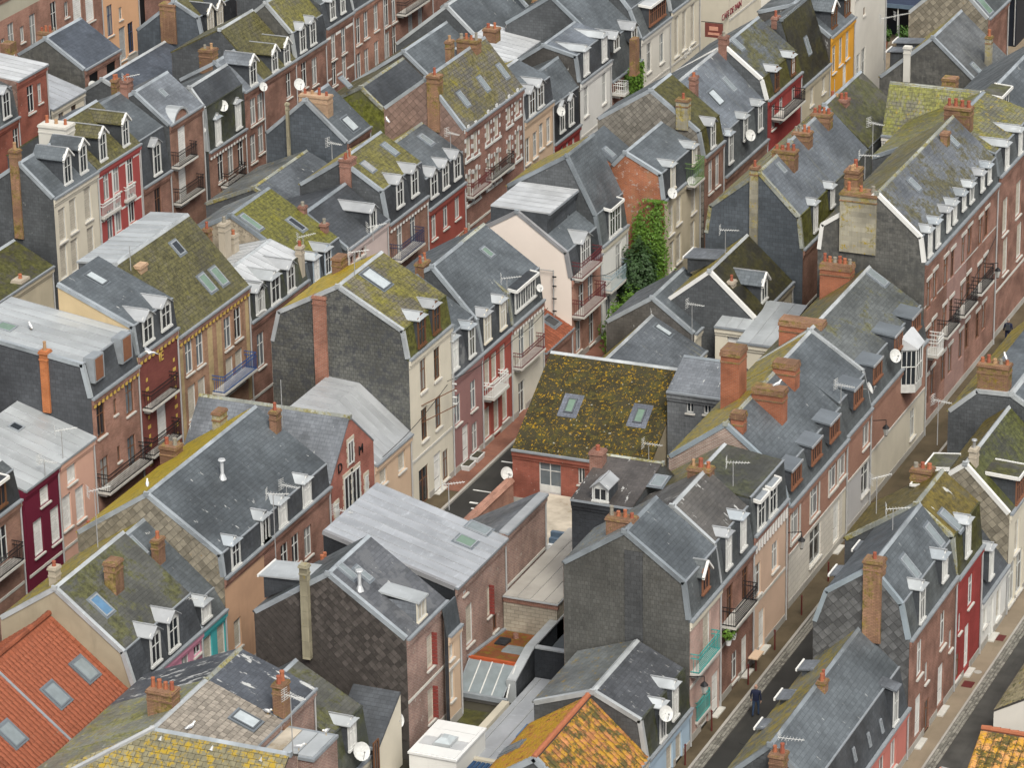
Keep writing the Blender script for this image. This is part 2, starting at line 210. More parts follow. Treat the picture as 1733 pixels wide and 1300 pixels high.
 'glass': lambda n: flat(n, (.025, .03, .036), .08, .6), 'glass_blue': lambda n: flat(n, (.10, .2, .32), .12, .6), 'glass_green_sky': lambda n: flat(n, (.15, .22, .17), .15, .6), 'glass_white_sky': lambda n: flat(n, (.42, .46, .48), .2, .5), 'glass_grey': lambda n: flat(n, (.2, .23, .24), .1, .6), 'frame_dark': lambda n: flat(n, (.09, .10, .11), .5), 'frame_white': lambda n: flat(n, (.56, .56, .54), .5), 'shutter_white': lambda n: flat(n, (.70, .69, .66), .5), 'shutter_beige': lambda n: flat(n, (.46, .42, .35), .6), 'wood_brown': lambda n: flat(n, (.13, .06, .03), .6), 'wood_red': lambda n: flat(n, (.21, .095, .055), .6), 'wood': lambda n: flat(n, (.42, .27, .11), .6), 'shutter_red': lambda n: flat(n, (.21, .045, .038), .6), 'shutter_navy': lambda n: flat(n, (.03, .05, .12), .6), 'shutter_grey': lambda n: flat(n, (.36, .37, .37), .6), 'sill': lambda n: flat(n, (.50, .48, .44), .8), 'black': lambda n: flat(n, (.008, .008, .009), .6), 'iron': lambda n: flat(n, (.014, .014, .016), .5), 'iron_teal': lambda n: flat(n, (.05, .30, .28), .5), 'iron_white': lambda n: flat(n, (.7, .7, .68), .5), 'iron_blue': lambda n: flat(n, (.02, .08, .25), .5), 'iron_navy': lambda n: flat(n, (.03, .04, .09), .5), 'iron_burgundy': lambda n: flat(n, (.12, .025, .03), .5), 'iron_green': lambda n: flat(n, (.12, .2, .07), .5), 'iron_bluegrey': lambda n: flat(n, (.28, .36, .4), .5), 'lead': lambda n: flat(n, (.24, .26, .28), .5, .4), 'downpipe': lambda n: flat(n, (.36, .36, .36), .5, .4), 'pot': lambda n: flat(n, (.34, .118, .06), .8), 'metal': lambda n: flat(n, (.5, .5, .5), .35, .5, .6), 'yellow': lambda n: flat(n, (.5, .34, .08), .8), 'txt_red': lambda n: flat(n, (.22, .05, .06), .7), 'txt_white': lambda n: flat(n, (.7, .68, .64), .7), 'rubber': lambda n: flat(n, (.03, .03, .03), .7), 'blueframe': lambda n: flat(n, (.36, .42, .48), .5), 'patch': lambda n: slate(n, (.11, .12, .145), .2, .2),  # white and green skylight glass: sky reflection painted into the base colour
 'asphalt': lambda n: plain(n, (.030, .030, .028), .25, .6, 30, .5, (.055, .052, .045), .4), 'asphalt_grey': lambda n: plain(n, (.062, .06, .055), .3, .7, 30, .5, (.03, .03, .028)), 'pavement': lambda n: plain(n, (.085, .065, .04), .3, .8, 25, .5, (.045, .045, .02)), 'pavement_tan': lambda n: plain(n, (.22, .175, .125), .15, .8, 25, .4, (.13, .11, .07)), 'pave_red': lambda n: brick(n, (.24, .10, .065), (.2, .085, .06), (.15, .1, .08), var=.2), 'cobble': lambda n: tilem(n, (.20, .19, .165), .3), 'paint': lambda n: flat(n, (.6, .6, .58), .7), 'earth': lambda n: plain(n, (.05, .045, .032), .3, .9), 'terrace': lambda n: spots(n, (.42, .37, .30), (.28, .23, .16), .25, .8, .8), 'corrug_blue': lambda n: flat(n, (.1, .14, .19), .5), 'corrug_navy': lambda n: flat(n, (.02, .055, .12), .5), 'gravel_orange': lambda n: spots(n, (.20, .07, .03), (.16, .10, .02), .45, .9, 2.5, (.1, .08, .03)), 'orange_edge': lambda n: flat(n, (.40, .085, .03), .7), 'whiteroof': lambda n: plain(n, (.66, .66, .65), .04, .5, dirt=.12), 'block': lambda n: brick(n, (.40, .36, .29), (.34, .3, .24), (.22, .19, .15), .45, .2, .4, .012), 'leaf_dark': lambda n: flat(n, (.032, .065, .022), .6), 'leaf': lambda n: flat(n, (.05, .105, .02), .6), 'leaf_ivy': lambda n: flat(n, (.085, .165, .02), .6), 'brick_yellow': lambda n: brick(n, (.44, .33, .17), (.38, .28, .14), (.36, .28, .18)), 'bark': lambda n: flat(n, (.06, .045, .03), .9), 'navy': lambda n: flat(n, (.012, .016, .04), .8), 'jeans': lambda n: flat(n, (.025, .045, .09), .85), 'skin': lambda n: flat(n, (.45, .27, .2), .6), 'hair_grey': lambda n: flat(n, (.3, .28, .26), .8), 'hair_dark': lambda n: flat(n, (.03, .022, .016), .8), 'gull': lambda n: flat(n, (.75, .75, .74), .7), 'gull_grey': lambda n: flat(n, (.34, .35, .37), .7), 'beak': lambda n: flat(n, (.6, .35, .03), .6), 'bollard': lambda n: flat(n, (.10, .02, .018), .5), 'lamp_glass': lambda n: flat(n, (.42, .42, .40), .15, .6), 'lamp_pink': lambda n: flat(n, (.6, .3, .22), .4), 'canvas': lambda n: flat(n, (.03, .04, .07), .8), 'wood_ramp': lambda n: plain(n, (.14, .10, .06), .25), 'terracotta_pot': lambda n: flat(n, (.3, .12, .07), .8), 'pot_green': lambda n: flat(n, (.2, .38, .3), .6), 'rail': lambda n: flat(n, (.3, .3, .3), .5),
}
def mat(n):
    if n not in MATS: MATS[n] = REC[n](n)
    return MATS[n]
# ------------------------------------------------------------------ mesh helpers
class MB:
    "collects polygons (verts, faces, material index); UVs in metres along each face"
    def __init__(s): s.v = []; s.f = []; s.mi = []
    def poly(s, pts, m=0):
        i = len(s.v); s.v += [Vector(p) for p in pts]; s.f.append(list(range(i, i+len(pts)))); s.mi.append(m); return s
    def box(s, x0, x1, y0, y1, z0, z1, m=0):
        p = [(x, y, z) for x in (x0, x1) for y in (y0, y1) for z in (z0, z1)]
        return s.hexa([p[0], p[4], p[6], p[2]], [p[1], p[5], p[7], p[3]], m)
    def hexa(s, lo, hi, m=0):
        "prism between two matching polygons"
        n = len(lo); i = len(s.v); s.v += [Vector(p) for p in lo] + [Vector(p) for p in hi]
        s.f.append([i+j for j in range(n)][::-1]); s.f.append([i+n+j for j in range(n)]); s.mi += [m, m]
        for j in range(n):
            j2 = (j+1) % n; s.f.append([i+j, i+j2, i+n+j2, i+n+j]); s.mi.append(m)
        return s
    def tube(s, a, b, r0, r1=None, n=6, m=0):
        a, b = Vector(a), Vector(b); r1 = r0 if r1 is None else r1
        d = (b-a).normalized(); u = d.orthogonal().normalized(); w = d.cross(u)
        lo = [a+(u*math.cos(2*PI*j/n)+w*math.sin(2*PI*j/n))*r0 for j in range(n)]
        hi = [b+(u*math.cos(2*PI*j/n)+w*math.sin(2*PI*j/n))*r1 for j in range(n)]
        return s.hexa(lo, hi, m)
    def path(s, pts, r, n=5, m=0):
        for a, b in zip(pts, pts[1:]): s.tube(a, b, r, r, n, m)
        return s
    def mesh(s, name, mats, smooth=False):
        me = bpy.data.meshes.new(name)
        me.from_pydata([tuple(v) for v in s.v], [], s.f)
        for m in mats: me.materials.append(mat(m) if isinstance(m, str) else m)
        uvl = me.uv_layers.new(name='UVMap'); buf = [0.0]*(2*len(me.loops)); li = 0
        Z = Vector((0, 0, 1))
        for f in s.f:
            a, b, c = s.v[f[0]], s.v[f[1]], s.v[f[2]]
            n = (b-a).cross(c-a)
            if n.length < 1e-9 and len(f) > 3: n = (s.v[f[2]]-b).cross(s.v[f[3]]-b)
            if n.length < 1e-12: n = Vector((0, 0, 1))
            n.normalize(); t = Z - n*n.z
            if t.length < .02: t = Vector((0, 1, 0)); 
            t.normalize(); u = t.cross(n)
            for vi in f:
                p = s.v[vi]; buf[li] = p.dot(u); buf[li+1] = p.dot(t); li += 2
        uvl.data.foreach_set('uv', buf)
        me.polygons.foreach_set('material_index', s.mi)
        if smooth: me.polygons.foreach_set('use_smooth', [True]*len(s.f))
        me.update(); return me
    def obj(s, name, mats, parent=None, loc=None, smooth=False):
        if isinstance(mats, str): mats = [mats]
        return link(name, s.mesh(name, mats, smooth), parent, loc)
def link(name, me, parent=None, loc=None):
    o = bpy.data.objects.new(name, me); COL.objects.link(o)
    if parent is not None: o.parent = parent
    if loc is not None: o.location = loc
    return o
def tag(o, label, cat, group=None):
    o['label'] = label; o['category'] = cat
    if group: o['group'] = group
    return o
def struct(o): o['kind'] = 'structure'; return o
def stuff(o): o['kind'] = 'stuff'; return o
def empty(name, loc, label, cat, group=None):
    o = bpy.data.objects.new(name, None); COL.objects.link(o); o.location = loc; o.empty_display_size = .1
    return tag(o, label, cat, group)
def clip(poly, a, b):
    "Sutherland-Hodgman half plane: keep left of a->b (2D)"
    out = []; ex, ey = b[0]-a[0], b[1]-a[1]
    sd = lambda p: ex*(p[1]-a[1])-ey*(p[0]-a[0])
    for i, p in enumerate(poly):
        q = poly[(i+1) % len(poly)]; sp, sq = sd(p), sd(q)
        if sp >= 0: out.append(p)
        if (sp >= 0) != (sq >= 0):
            t = sp/(sp-sq); out.append((p[0]+(q[0]-p[0])*t, p[1]+(q[1]-p[1])*t))
    return out
def clipconv(poly, conv):
    for i in range(len(conv)):
        poly = clip(poly, conv[i], conv[(i+1) % len(conv)])
        if len(poly) < 3: return []
    return poly
def area(p): return .5*sum(p[i][0]*p[(i+1) % len(p)][1]-p[(i+1) % len(p)][0]*p[i][1] for i in range(len(p)))
# ------------------------------------------------------------------ tile fields: single slabs, tiles, diamonds on a plane
TILE = {'diamond_brown': ('d', .52, .52, 'grout'), 'diamond_dark': ('d', .40, .40, 'grout'), 'slab_grey': ('d', .5, .5, 'grout'), 'slab_stone': ('d', .5, .5, 'grout'), 'slab_mixed': ('d', .42, .42, 'grout'),
        'slab_roof': ('r', .34, .28, 'grout'), 'slab_hip': ('r', .34, .28, 'grout'), 'tile_red': ('t', .30, .34, 'grout_red'), 'tile_orange': ('t', .36, .34, 'grout'), 'tile_yellow': ('t', .36, .34, 'grout_red'), 'tile_orange2': ('t', .36, .34, 'grout'), 'moss_tile': ('t', .3, .3, 'grout')}
def tiles(kind, O, U, V, poly, parent, name, prox=None, limit=290):
    "fill convex 2D poly (in u,v metres from O along U,V) with separate pieces; the nearest ones as parts, the rest as one stuff part"
    shp, w, h, _g = TILE[kind]; n = U.cross(V).normalized()
    if area(poly) < 0: poly = poly[::-1]
    us = [p[0] for p in poly]; vs = [p[1] for p in poly]; rnd = random.Random(len(poly)*7+int(us[0]*10))
    pcs = []
    if shp == 'd':
        r = w/2; i = 0; v = min(vs)-h
        while v < max(vs)+h:
            u = min(us)-w + (i % 2)*r
            while u < max(us)+w:
                g = .012; pcs.append(((u, v), [(u-r+g, v), (u, v-r+g), (u+r-g, v), (u, v+r-g)])); u += w
            v += r; i += 1
    else:
        i = 0; v = min(vs)
        while v < max(vs):
            u = min(us)-w + (i % 2)*(w/2 if shp == 'r' else 0)
            while u < max(us)+w:
                g = .012; pcs.append(((u+w/2, v+h/2), [(u+g, v), (u+w-g, v), (u+w-g, v+h-g), (u+g, v+h-g)])); u += w
            v += h; i += 1
    keep = []
    for c, q in pcs:
        cq = clipconv(q, poly)
        if len(cq) >= 3 and abs(area(cq)) > .006: keep.append((c, cq, abs(area(cq)) > abs(area(q))*.995))
    def key(t):
        p = O+U*t[0][0]+V*t[0][1]
        return (p-cam.location).length if prox is None else prox(p)
    keep.sort(key=key)
    cache = {}
    def shape(mb, c, q, rel):
        lift = .018+(rnd.random()*.012 if shp != 't' else 0)
        if shp == 't' and rel:                       # barrel tile: a rounded strip, tilted up at its lower edge
            u0, v0 = q[0]; u1, v1 = q[2]; prof = [(0, .0), (.12, .035), (.33, .06), (.55, .06), (.76, .035), (.88, .0), (1, -.005)]
            base = O0 if rel == 2 else O
            for a, b in zip(prof, prof[1:]):
                pa, pb = u0+(u1-u0)*a[0], u0+(u1-u0)*b[0]
                P = lambda uu, vv, zz: base+U*(uu-cu)+V*(vv-cv)+n*zz
                mb.poly([P(pa, v0, a[1]+.035), P(pb, v0, b[1]+.035), P(pb, v1+.03, b[1]+.004), P(pa, v1+.03, a[1]+.004)])
                mb.poly([P(pa, v0, a[1]+.005), P(pb, v0, b[1]+.005), P(pb, v0, b[1]+.035), P(pa, v0, a[1]+.035)])
            return
        lo = [O+U*(x-cu)+V*(y-cv)-n*.01 for x, y in q]
        vm = min(y for x, y in q)
        hi = [O+U*(x-cu)+V*(y-cv)+n*(lift+(.014 if y < vm+h*.4 else 0)) for x, y in q]
        mb.hexa(lo, hi)
    O_ = O; cnt = 0; rest = MB()
    for c, q, full in keep:
        if cnt < limit:
            cu, cv = c; mb = MB(); kk = ('f', cnt % 5) if full else None
            O = Vector((0, 0, 0)); O0 = O
            if kk and kk in cache: me = cache[kk]
            else:
                shape(mb, c, q, 1 if full else 0); me = mb.mesh(name, [kind])
                if kk: cache[kk] = me
            link(name, me, parent, O_+U*cu+V*cv-(parent.location if parent else Vector()))
            cnt += 1
        else:
            cu = cv = 0; O = O_-(parent.location if parent else Vector()); O0 = O
            shape(rest, c, q, 1 if full else 0)
    if rest.v: stuff(rest.obj(name+'_field', [kind], parent))
# ------------------------------------------------------------------ windows (shared meshes)
WST = {  # frame, pane, surround
 'w': ('frame_white', 'glass', None), 'b': ('frame_white', 'shutter_beige', None), 's': ('frame_white', 'shutter_white', None), 'd': ('wood_brown', 'glass', None), 'k': ('frame_white', 'shutter_white', None),
 'bs': ('frame_white', 'shutter_beige', 'stone'), 'ws': ('frame_white', 'glass', 'sill'), 'ks': ('frame_white', 'shutter_white', 'sill'), 'quoin': ('frame_white', 'shutter_beige', 'Q'), 'sr': ('shutter_beige', 'shutter_beige', 'R'), 'frenchdoor': ('frame_white', 'glass', None), 'navy': ('shutter_navy', 'glass', None),
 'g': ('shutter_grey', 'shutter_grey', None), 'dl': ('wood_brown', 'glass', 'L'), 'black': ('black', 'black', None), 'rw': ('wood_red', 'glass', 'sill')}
WMESH = {}
def wmesh(t, kind, w, h, what):
    key = (t, kind, round(w, 2), round(h, 2), what)
    if key in WMESH: return WMESH[key]
    T = (lambda a, b, z: (b, a, z)) if t == 'y' else (lambda a, b, z: (a, -b, z))
    mb = MB()
    def bx(a0, a1, b0, b1, z0, z1, m=0):
        p0, p1 = T(a0, b0, z0), T(a1, b1, z1)
        mb.box(min(p0[0], p1[0]), max(p0[0], p1[0]), min(p0[1], p1[1]), max(p0[1], p1[1]), z0, z1, m)
    fr, pn, su = WST[kind]; a = w/2
    if what == 'frame':
        e = .048
        bx(-a, -a+e, -.14, -.08, 0, h); bx(a-e, a, -.14, -.08, 0, h); bx(-a+e, a-e, -.14, -.08, h-e, h); bx(-a+e, a-e, -.14, -.08, 0, e+.02)
        if kind in ('w', 'd', 'dl', 'ws', 'frenchdoor', 'rw', 'navy'):
            bx(-.026, .026, -.135, -.075, e+.02, h-e)
            if h > 1.3: bx(-a+e, -.035, -.13, -.085, h*.66-.02, h*.66+.02); bx(.035, a-e, -.13, -.085, h*.66-.02, h*.66+.02)
        if kind == 'frenchdoor': bx(-a+e, a-e, -.139, -.07, .08, .5)
        me = mb.mesh('window', [fr])
    elif what == 'pane':
        if pn.startswith('shutter'):
            nsl = max(4, int(h/.16)); 
            for i in range(nsl):
                z0 = .05+(h-.1)*i/nsl; z1 = .05+(h-.1)*(i+1)/nsl-.012; bx(-a+.05, a-.05, -.13, -.118-.01*(i % 2), z0, z1)
            if kind in ('k', 'ks'): 
                mb = MB(); bx(-a+.05, a-.05, -.13, -.11, .05, h*.3); bx(-a+.05, a-.05, -.13, -.12, h*.32, h*.74); bx(-a+.05, a-.05, -.13, -.11, h*.76, h-.05)
        else: bx(-a+.03, a-.03, -.128, -.112, .03, h-.03)
        me = mb.mesh('pane', [pn])
    elif what == 'panec':
        bx(-a+.03, a-.03, -.128, -.112, .03, h-.03); me = mb.mesh('pane', ['glass_curtain'])
    elif what == 'panes':
        bx(-a+.03, a-.03, -.128, -.112, .03, h-.03); me = mb.mesh('pane', ['glass_sky_painted'])  # pane with a painted sky reflection
    elif what == 'sill':
        bx(-a-.08, a+.08, -.1, .10, -.09, -.004); me = mb.mesh('sill', ['sill'])
    elif what == 'curtain':
        bx(-a+.07, -a*.35, -.155, -.145, .06, h-.06); bx(a*.45, a-.07, -.155, -.145, .06, h-.06); me = mb.mesh('curtain', ['shutter_white'])
    elif what == 'surround':
        if su == 'Q':
            for zz in (0, h*.33, h*.66, h):
                for sg in (-1, 1):
                    p = sorted((sg*a, sg*(a+.2))); bx(p[0], p[1], -.02, .03, zz-.12, zz+.14)
            bx(-.14, .14, -.02, .05, h, h+.3); bx(-a-.24, a+.24, -.02, .09, -.26, -.12); m = 'frame_white'
        elif su == 'L':
            bx(-a-.1, a+.1, -.03, .045, h, h+.2); m = 'sill'
        elif su == 'R':
            p = sorted((a+.0, a+.02)); [bx(a-.04, a+.0, -.12, .2, .03+q*(h-.06)/9, .03+(q+.8)*(h-.06)/9) for q in range(9)]; m = 'shutter_red'
        else:
            bx(-a-.13, -a, -.03, .045, -.02, h+.13); bx(a, a+.13, -.03, .045, -.02, h+.13); bx(-a, a, -.03, .045, h, h+.13); bx(-a-.16, a+.16, -.03, .09, -.15, -.02); m = su
        me = mb.mesh('surround', [m])
    WMESH[key] = me; return me
# ------------------------------------------------------------------ a house
class House:
    def __init__(s, r):
        s.r = r; s.t = r['t']; s.a0, s.a1, s.b = r['a0'], r['a1'], r['b']; s.pr = [tuple(p) for p in r['prof']]
        am = (s.a0+s.a1)/2
        s.org = Vector(s.W(am, s.b, 0)); s.vm = ('verge_zinc', 'verge_light', 'verge_zinc', 'verge_dark', 'verge_zinc', 'verge_moss', 'verge_light')[int(abs(am*3.7+s.b*2.3)) % 7]
        s.e = empty(r.get('name', 'terraced_house'), s.org, r['label'], r.get('cat', 'house'), 'houses packed in rows along the narrow lanes')
    def W(s, a, b, z): return (b, a, z) if s.t == 'y' else (a, -b, z)
    def L(s, a, b, z): return Vector(s.W(a, b, z))-s.org
    def add(s, mb, name, mats, parent=None):
        p = parent or s.e
        o = mb.obj(name, mats, p)
        if p is not s.e: o.location = -p.location if p.type == 'MESH' and p.parent is s.e else (0, 0, 0)
        return o
    def bx(s, mb, a0, a1, b0, b1, z0, z1, m=0):
        p, q = s.L(a0, b0, z0), s.L(a1, b1, z1)
        mb.box(min(p[0], q[0]), max(p[0], q[0]), min(p[1], q[1]), max(p[1], q[1]), min(z0, z1), max(z0, z1), m)
    def roofz(s, b):
        for (b0, z0), (b1, z1) in zip(s.pr, s.pr[1:]):
            if b1 <= b <= b0: return z0+(z1-z0)*(b0-b)/(b0-b1+1e-9)
        return s.pr[0][1] if b > s.pr[0][0] else s.pr[-1][1]
    def roofb(s, z):
        "first b (going back from the front) where the roof reaches z"
        for (b0, z0), (b1, z1) in zip(s.pr, s.pr[1:]):
            if z1 >= z > z0: return b0-(b0-b1)*(z-z0)/(z1-z0)
            if z1 < z0: break
        return max(s.pr, key=lambda p: p[1])[0]
    def build(s):
        r = s.r; a0, a1 = s.a0+.006, s.a1-.006; ze = s.pr[0][1]; bb, zb = s.pr[-1]
        # front wall panels with real openings
        ops = []
        for f in r['feats']:
            if f[0] == 'wi':
                _, st, a, z, w, h = f; z0 = z-h/2
                if st in ('k', 'ks', 'frenchdoor'): z0 = max(z0, .08)
                z0 = max(z0, .1); h = min(h, ze-.15-z0)
                a = min(max(a, a0+w/2+.12), a1-w/2-.12)
                if h > .35: ops.append((st, a-w/2, a+w/2, z0, z0+h))
        good = []
        for o in sorted(ops, key=lambda o: o[3]):
            if all(o[2] < q[1]-.02 or o[1] > q[2]+.02 or o[4] < q[3]-.02 or o[3] > q[4]+.02 for q in good): good.append(o)
        A = sorted({a0, a1, *[x for o in good for x in (o[1], o[2])]}); 
        bands = [(max(a0, s.a0+b[1]), min(a1, s.a0+b[2]), max(0, b[3]), min(ze, b[4]), b[0]) for b in r.get('bands', [])]
        Zs = sorted({0., ze, *[x for o in good for x in (o[3], o[4])], *[x for b in bands for x in (b[2], b[3])]})
        A = sorted({*A, *[x for b in bands for x in (b[0], b[1]) if a0 <= x <= a1]})
        mats = [r['front']]+[b[4] for b in bands]; mb = MB()
        for x0, x1 in zip(A, A[1:]):
            for z0, z1 in zip(Zs, Zs[1:]):
                xm, zm = (x0+x1)/2, (z0+z1)/2
                if x1-x0 < 1e-4 or z1-z0 < 1e-4 or any(o[1] < xm < o[2] and o[3] < zm < o[4] for o in good): continue
                mi = 0
                for i, b in enumerate(bands):
                    if b[0] <= xm <= b[1] and b[2] <= zm <= b[3]: mi = i+1
                mb.poly([s.L(x0, s.b, z0), s.L(x1, s.b, z0), s.L(x1, s.b, z1), s.L(x0, s.b, z1)], mi)
        for st, x0, x1, z0, z1 in good:
            mi = 0
            for i, b in enumerate(bands):
                if b[0] <= (x0+x1)/2 <= b[1] and b[2] <= (z0+z1)/2 <= b[3]: mi = i+1
            d = .16
            for p, q in (((x0, z0), (x0, z1)), ((x1, z0), (x1, z1)), ((x0, z0), (x1, z0)), ((x0, z1), (x1, z1))):
                mb.poly([s.L(p[0], s.b, p[1]), s.L(q[0], s.b, q[1]), s.L(q[0], s.b-d, q[1]), s.L(p[0], s.b-d, p[1])], mi)
        s.add(mb, 'front_wall', mats)
        for n_, (st, x0, x1, z0, z1) in enumerate(good):
            w, h = x1-x0, z1-z0; loc = s.L((x0+x1)/2, s.b, z0); door = st in ('k', 'ks', 'frenchdoor')
            o = link('door' if door else 'window', wmesh(s.t, st, w, h, 'frame'), s.e, loc)
            link('door_panel' if door and st != 'frenchdoor' else 'pane', wmesh(s.t, st, w, h, 'pane' if WST[st][1] != 'glass' or (n_*7+int(abs(x0)*3)) % 5 > 2 else ('panec' if (n_*7+int(abs(x0)*3)) % 5 else 'panes')), o)
            if not door and WST[st][2] not in ('Q', 'stone', 'L'): link('sill', wmesh(s.t, st, w, h, 'sill'), o)
            if WST[st][2]: link('shutter' if WST[st][2] == 'R' else 'surround', wmesh(s.t, st, w, h, 'surround'), o)
            if WST[st][1] == 'glass' and (n_*7+int(x0)) % 3: 
                pass
        # gable walls and back wall
        gp = [(b, z) for b, z in s.pr]
        for a, nm in ((a0+.012, 'gable_wall'), (a1-.012, 'gable_wall')):
            near = (a < (a0+a1)/2)
            gm = r['gable']; tl = gm in TILE and near == (s.t == 'y')
            pts = [(s.b-.012, 0)]+[(min(b, s.b-.012), z-.05) for b, z in gp]+[(bb, 0)]
            mb = MB(); mb.poly([s.L(a, b, z) for b, z in pts])
            s.add(mb, nm, [TILE[gm][3] if gm in TILE else gm])
            if tl:
                zl = max(0, ze-r.get('hang', 5.5)); pp = [(b, max(z-.08, zl)) for b, z in gp if z > zl]
                pp = [(s.b-.06, zl)]+pp+[(bb+.05, zl)]
                U = Vector(s.W(0, 1, 0)); V = Vector((0, 0, 1)); sg = -1 if near else 1
                off = Vector(s.W(sg*.004, 0, 0)); n = U.cross(V)
                out = Vector(s.W(sg, 0, 0))
                if n.dot(out) < 0: U = -U; pp = [(-u, v) for u, v in pp]
                tiles(gm, Vector(s.W(a, 0, 0))+out*.004, U, V, pp, s.e, 'wall_slab')
        mb = MB(); mb.poly([s.L(a0, bb, 0), s.L(a1, bb, 0), s.L(a1, bb, zb), s.L(a0, bb, zb)]); s.add(mb, 'back_wall', [r['front'] if r['front'] != 'navy' else 'render'])
        # roof slopes: slabs 9 cm thick
        nseg = len(s.pr)-1; top = max(range(len(s.pr)), key=lambda i: s.pr[i][1])
        for i in range(nseg):
            (b0, z0), (b1, z1) = s.pr[i], s.pr[i+1]; dx, dz = b0-b1, z1-z0; L_ = math.hypot(dx, dz); nx, nz = dz/L_, dx/L_
            if i == 0: b0 += .16*dx/L_; z0 -= .16*dz/L_
            if i == nseg-1 and z1 < z0: b1 -= .12*dx/L_; z1 += .12*dz/L_
            m = r['roof'][i]; t = .09
            P = lambda a, b, z, d=0: s.L(a, b-nx*d, z-nz*d)
            mb = MB(); mb.hexa([P(a0, b0, z0, t), P(a1, b0, z0, t), P(a1, b1, z1, t), P(a0, b1, z1, t)], [P(a0, b0, z0), P(a1, b0, z0), P(a1, b1, z1), P(a0, b1, z1)])
            ro = s.add(mb, 'roof', [TILE[m][3] if m in TILE else m])
            if m in TILE:
                U = Vector(s.W(1, 0, 0)); V = Vector(s.W(0, -dx, dz)).normalized(); O = Vector(s.W(0, b0, z0)); pp = [(a0, 0), (a1, 0), (a1, L_), (a0, L_)]
                if U.cross(V).z < 0: U = -U; pp = [(-u, v) for u, v in pp]
                tiles(m, O, U, V, pp, s.e, 'roof_tile' if TILE[m][0] == 't' else 'roof_slab')
            if m.startswith('zinc') and L_ > 1.2:             # standing seam panels
                nP = max(2, round((a1-a0)/.72)); pw = (a1-a0)/nP
                for j in range(nP):
                    x0, x1 = a0+j*pw, a0+(j+1)*pw; q = MB()
                    q.hexa([P(x0+.01, b0+.01, z0, -.002), P(x1-.01, b0+.01, z0, -.002), P(x1-.01, b1, z1, -.002), P(x0+.01, b1, z1, -.002)], [P(x0+.01, b0+.01, z0, -.014), P(x1-.01, b0+.01, z0, -.014), P(x1-.01, b1, z1, -.014), P(x0+.01, b1, z1, -.014)])
                    q.hexa([P(x1-.012, b0, z0, -.002), P(x1+.012, b0, z0, -.002), P(x1+.012, b1, z1, -.002), P(x1-.012, b1, z1, -.002)], [P(x1-.012, b0, z0, -.04), P(x1+.012, b0, z0, -.04), P(x1+.012, b1, z1, -.04), P(x1-.012, b1, z1, -.04)], 1)
                    s.add(q, 'zinc_panel', [m, 'zinc'])
            if i == 0 and nseg > 1 and s.pr[2][1]-s.pr[1][1] > .2 and dz/dx > 1.6 and not m.startswith('zinc'):   # knee flashing of a mansard
                k0, kz = s.pr[1]; q = MB(); s.bx(q, a0, a1, k0-.06, k0+.05, kz-.03, kz+.035); s.add(q, 'knee_flashing', [m if 'moss' in m else 'lead'])
        # verge strips, ridge, gutter
        if not r.get('noverge'):
            tm = r.get('trim', 'verge_zinc'); tm = s.vm if tm in ('zinc', 'verge_zinc') else tm; ends = [a0] if s.t == 'y' else [a1]
            for a in ends:
                sg = -1 if a == a0 else 1
                for i in range(nseg):
                    (b0, z0), (b1, z1) = s.pr[i], s.pr[i+1]; dx, dz = b0-b1, z1-z0; L_ = math.hypot(dx, dz); nx, nz = dz/L_, dx/L_
                    wdt = .19; x0, x1 = sorted((a+sg*.035, a-sg*wdt))
                    P = lambda a_, b, z, d: s.L(a_, b+nx*d, z+nz*d)
                    mb = MB(); up = .085 if r['roof'][i] in TILE else .03
                    mb.hexa([P(x0, b0, z0, -.2), P(x1, b0, z0, -.2), P(x1, b1, z1, -.2), P(x0, b1, z1, -.2)], [P(x0, b0, z0, up), P(x1, b0, z0, up), P(x1, b1, z1, up), P(x0, b1, z1, up)])
                    s.add(mb, 'verge', [tm])
        if 0 < top < len(s.pr)-1 and not r['roof'][0].startswith('tile'):
            rb, rz = s.pr[top]; (pb, pz), (nb, nz_) = s.pr[top-1], s.pr[top+1]
            d0 = Vector((pb-rb, pz-rz)).normalized()*.17; d1 = Vector((nb-rb, nz_-rz)).normalized()*.17
            mb = MB(); q = [(rb+d0.x, rz+d0.y+.02), (rb, rz+.05), (rb+d1.x, rz+d1.y+.02), (rb, rz-.24)]
            mb.hexa([s.L(a0-(.05 if s.t == 'y' else -.01), *p) for p in q], [s.L(a1+(.05 if s.t == 'x' else -.01), *p) for p in q]); e_ = a0 if s.t == 'y' else a1; s.bx(mb, e_-.07, e_+.07, rb-.13, rb+.13, rz-.17, rz+.062); s.add(mb, 'ridge_cap', ['white' if r.get('ridge') == 'white' else s.vm])
        if 'tile' in r['roof'][-1] and 0 < top:
            rb, rz = s.pr[top]; nr = int((a1-a0)/.42)
            for j in range(nr):
                q = MB(); x0 = a0+j*(a1-a0)/nr; x1 = a0+(j+1)*(a1-a0)/nr+.04
                q.tube(s.L(x0, rb, rz+.03), s.L(x1, rb, rz+.05), .13, .15, 8); s.add(q, 'ridge_tile', ['pot' if 'orange' in r['roof'][0] else 'tile_red'])
        mb = MB(); s.bx(mb, a0-.01, a1+.01, s.b+.02, s.b+.20, ze-.14, ze-.03); o = s.add(mb, 'gutter', ['lead'])
        cz = r.get('cornice')
        mb = MB(); cm = {'cream': 'cream', 'dentil': 'brick_brown3', None: r['front']}[cz]
        s.bx(mb, a0, a1, s.b+.003, s.b+.13, ze-.42, ze-.145); s.bx(mb, a0, a1, s.b+.003, s.b+.06, ze-.60, ze-.425)
        s.add(mb, 'cornice', [cm])
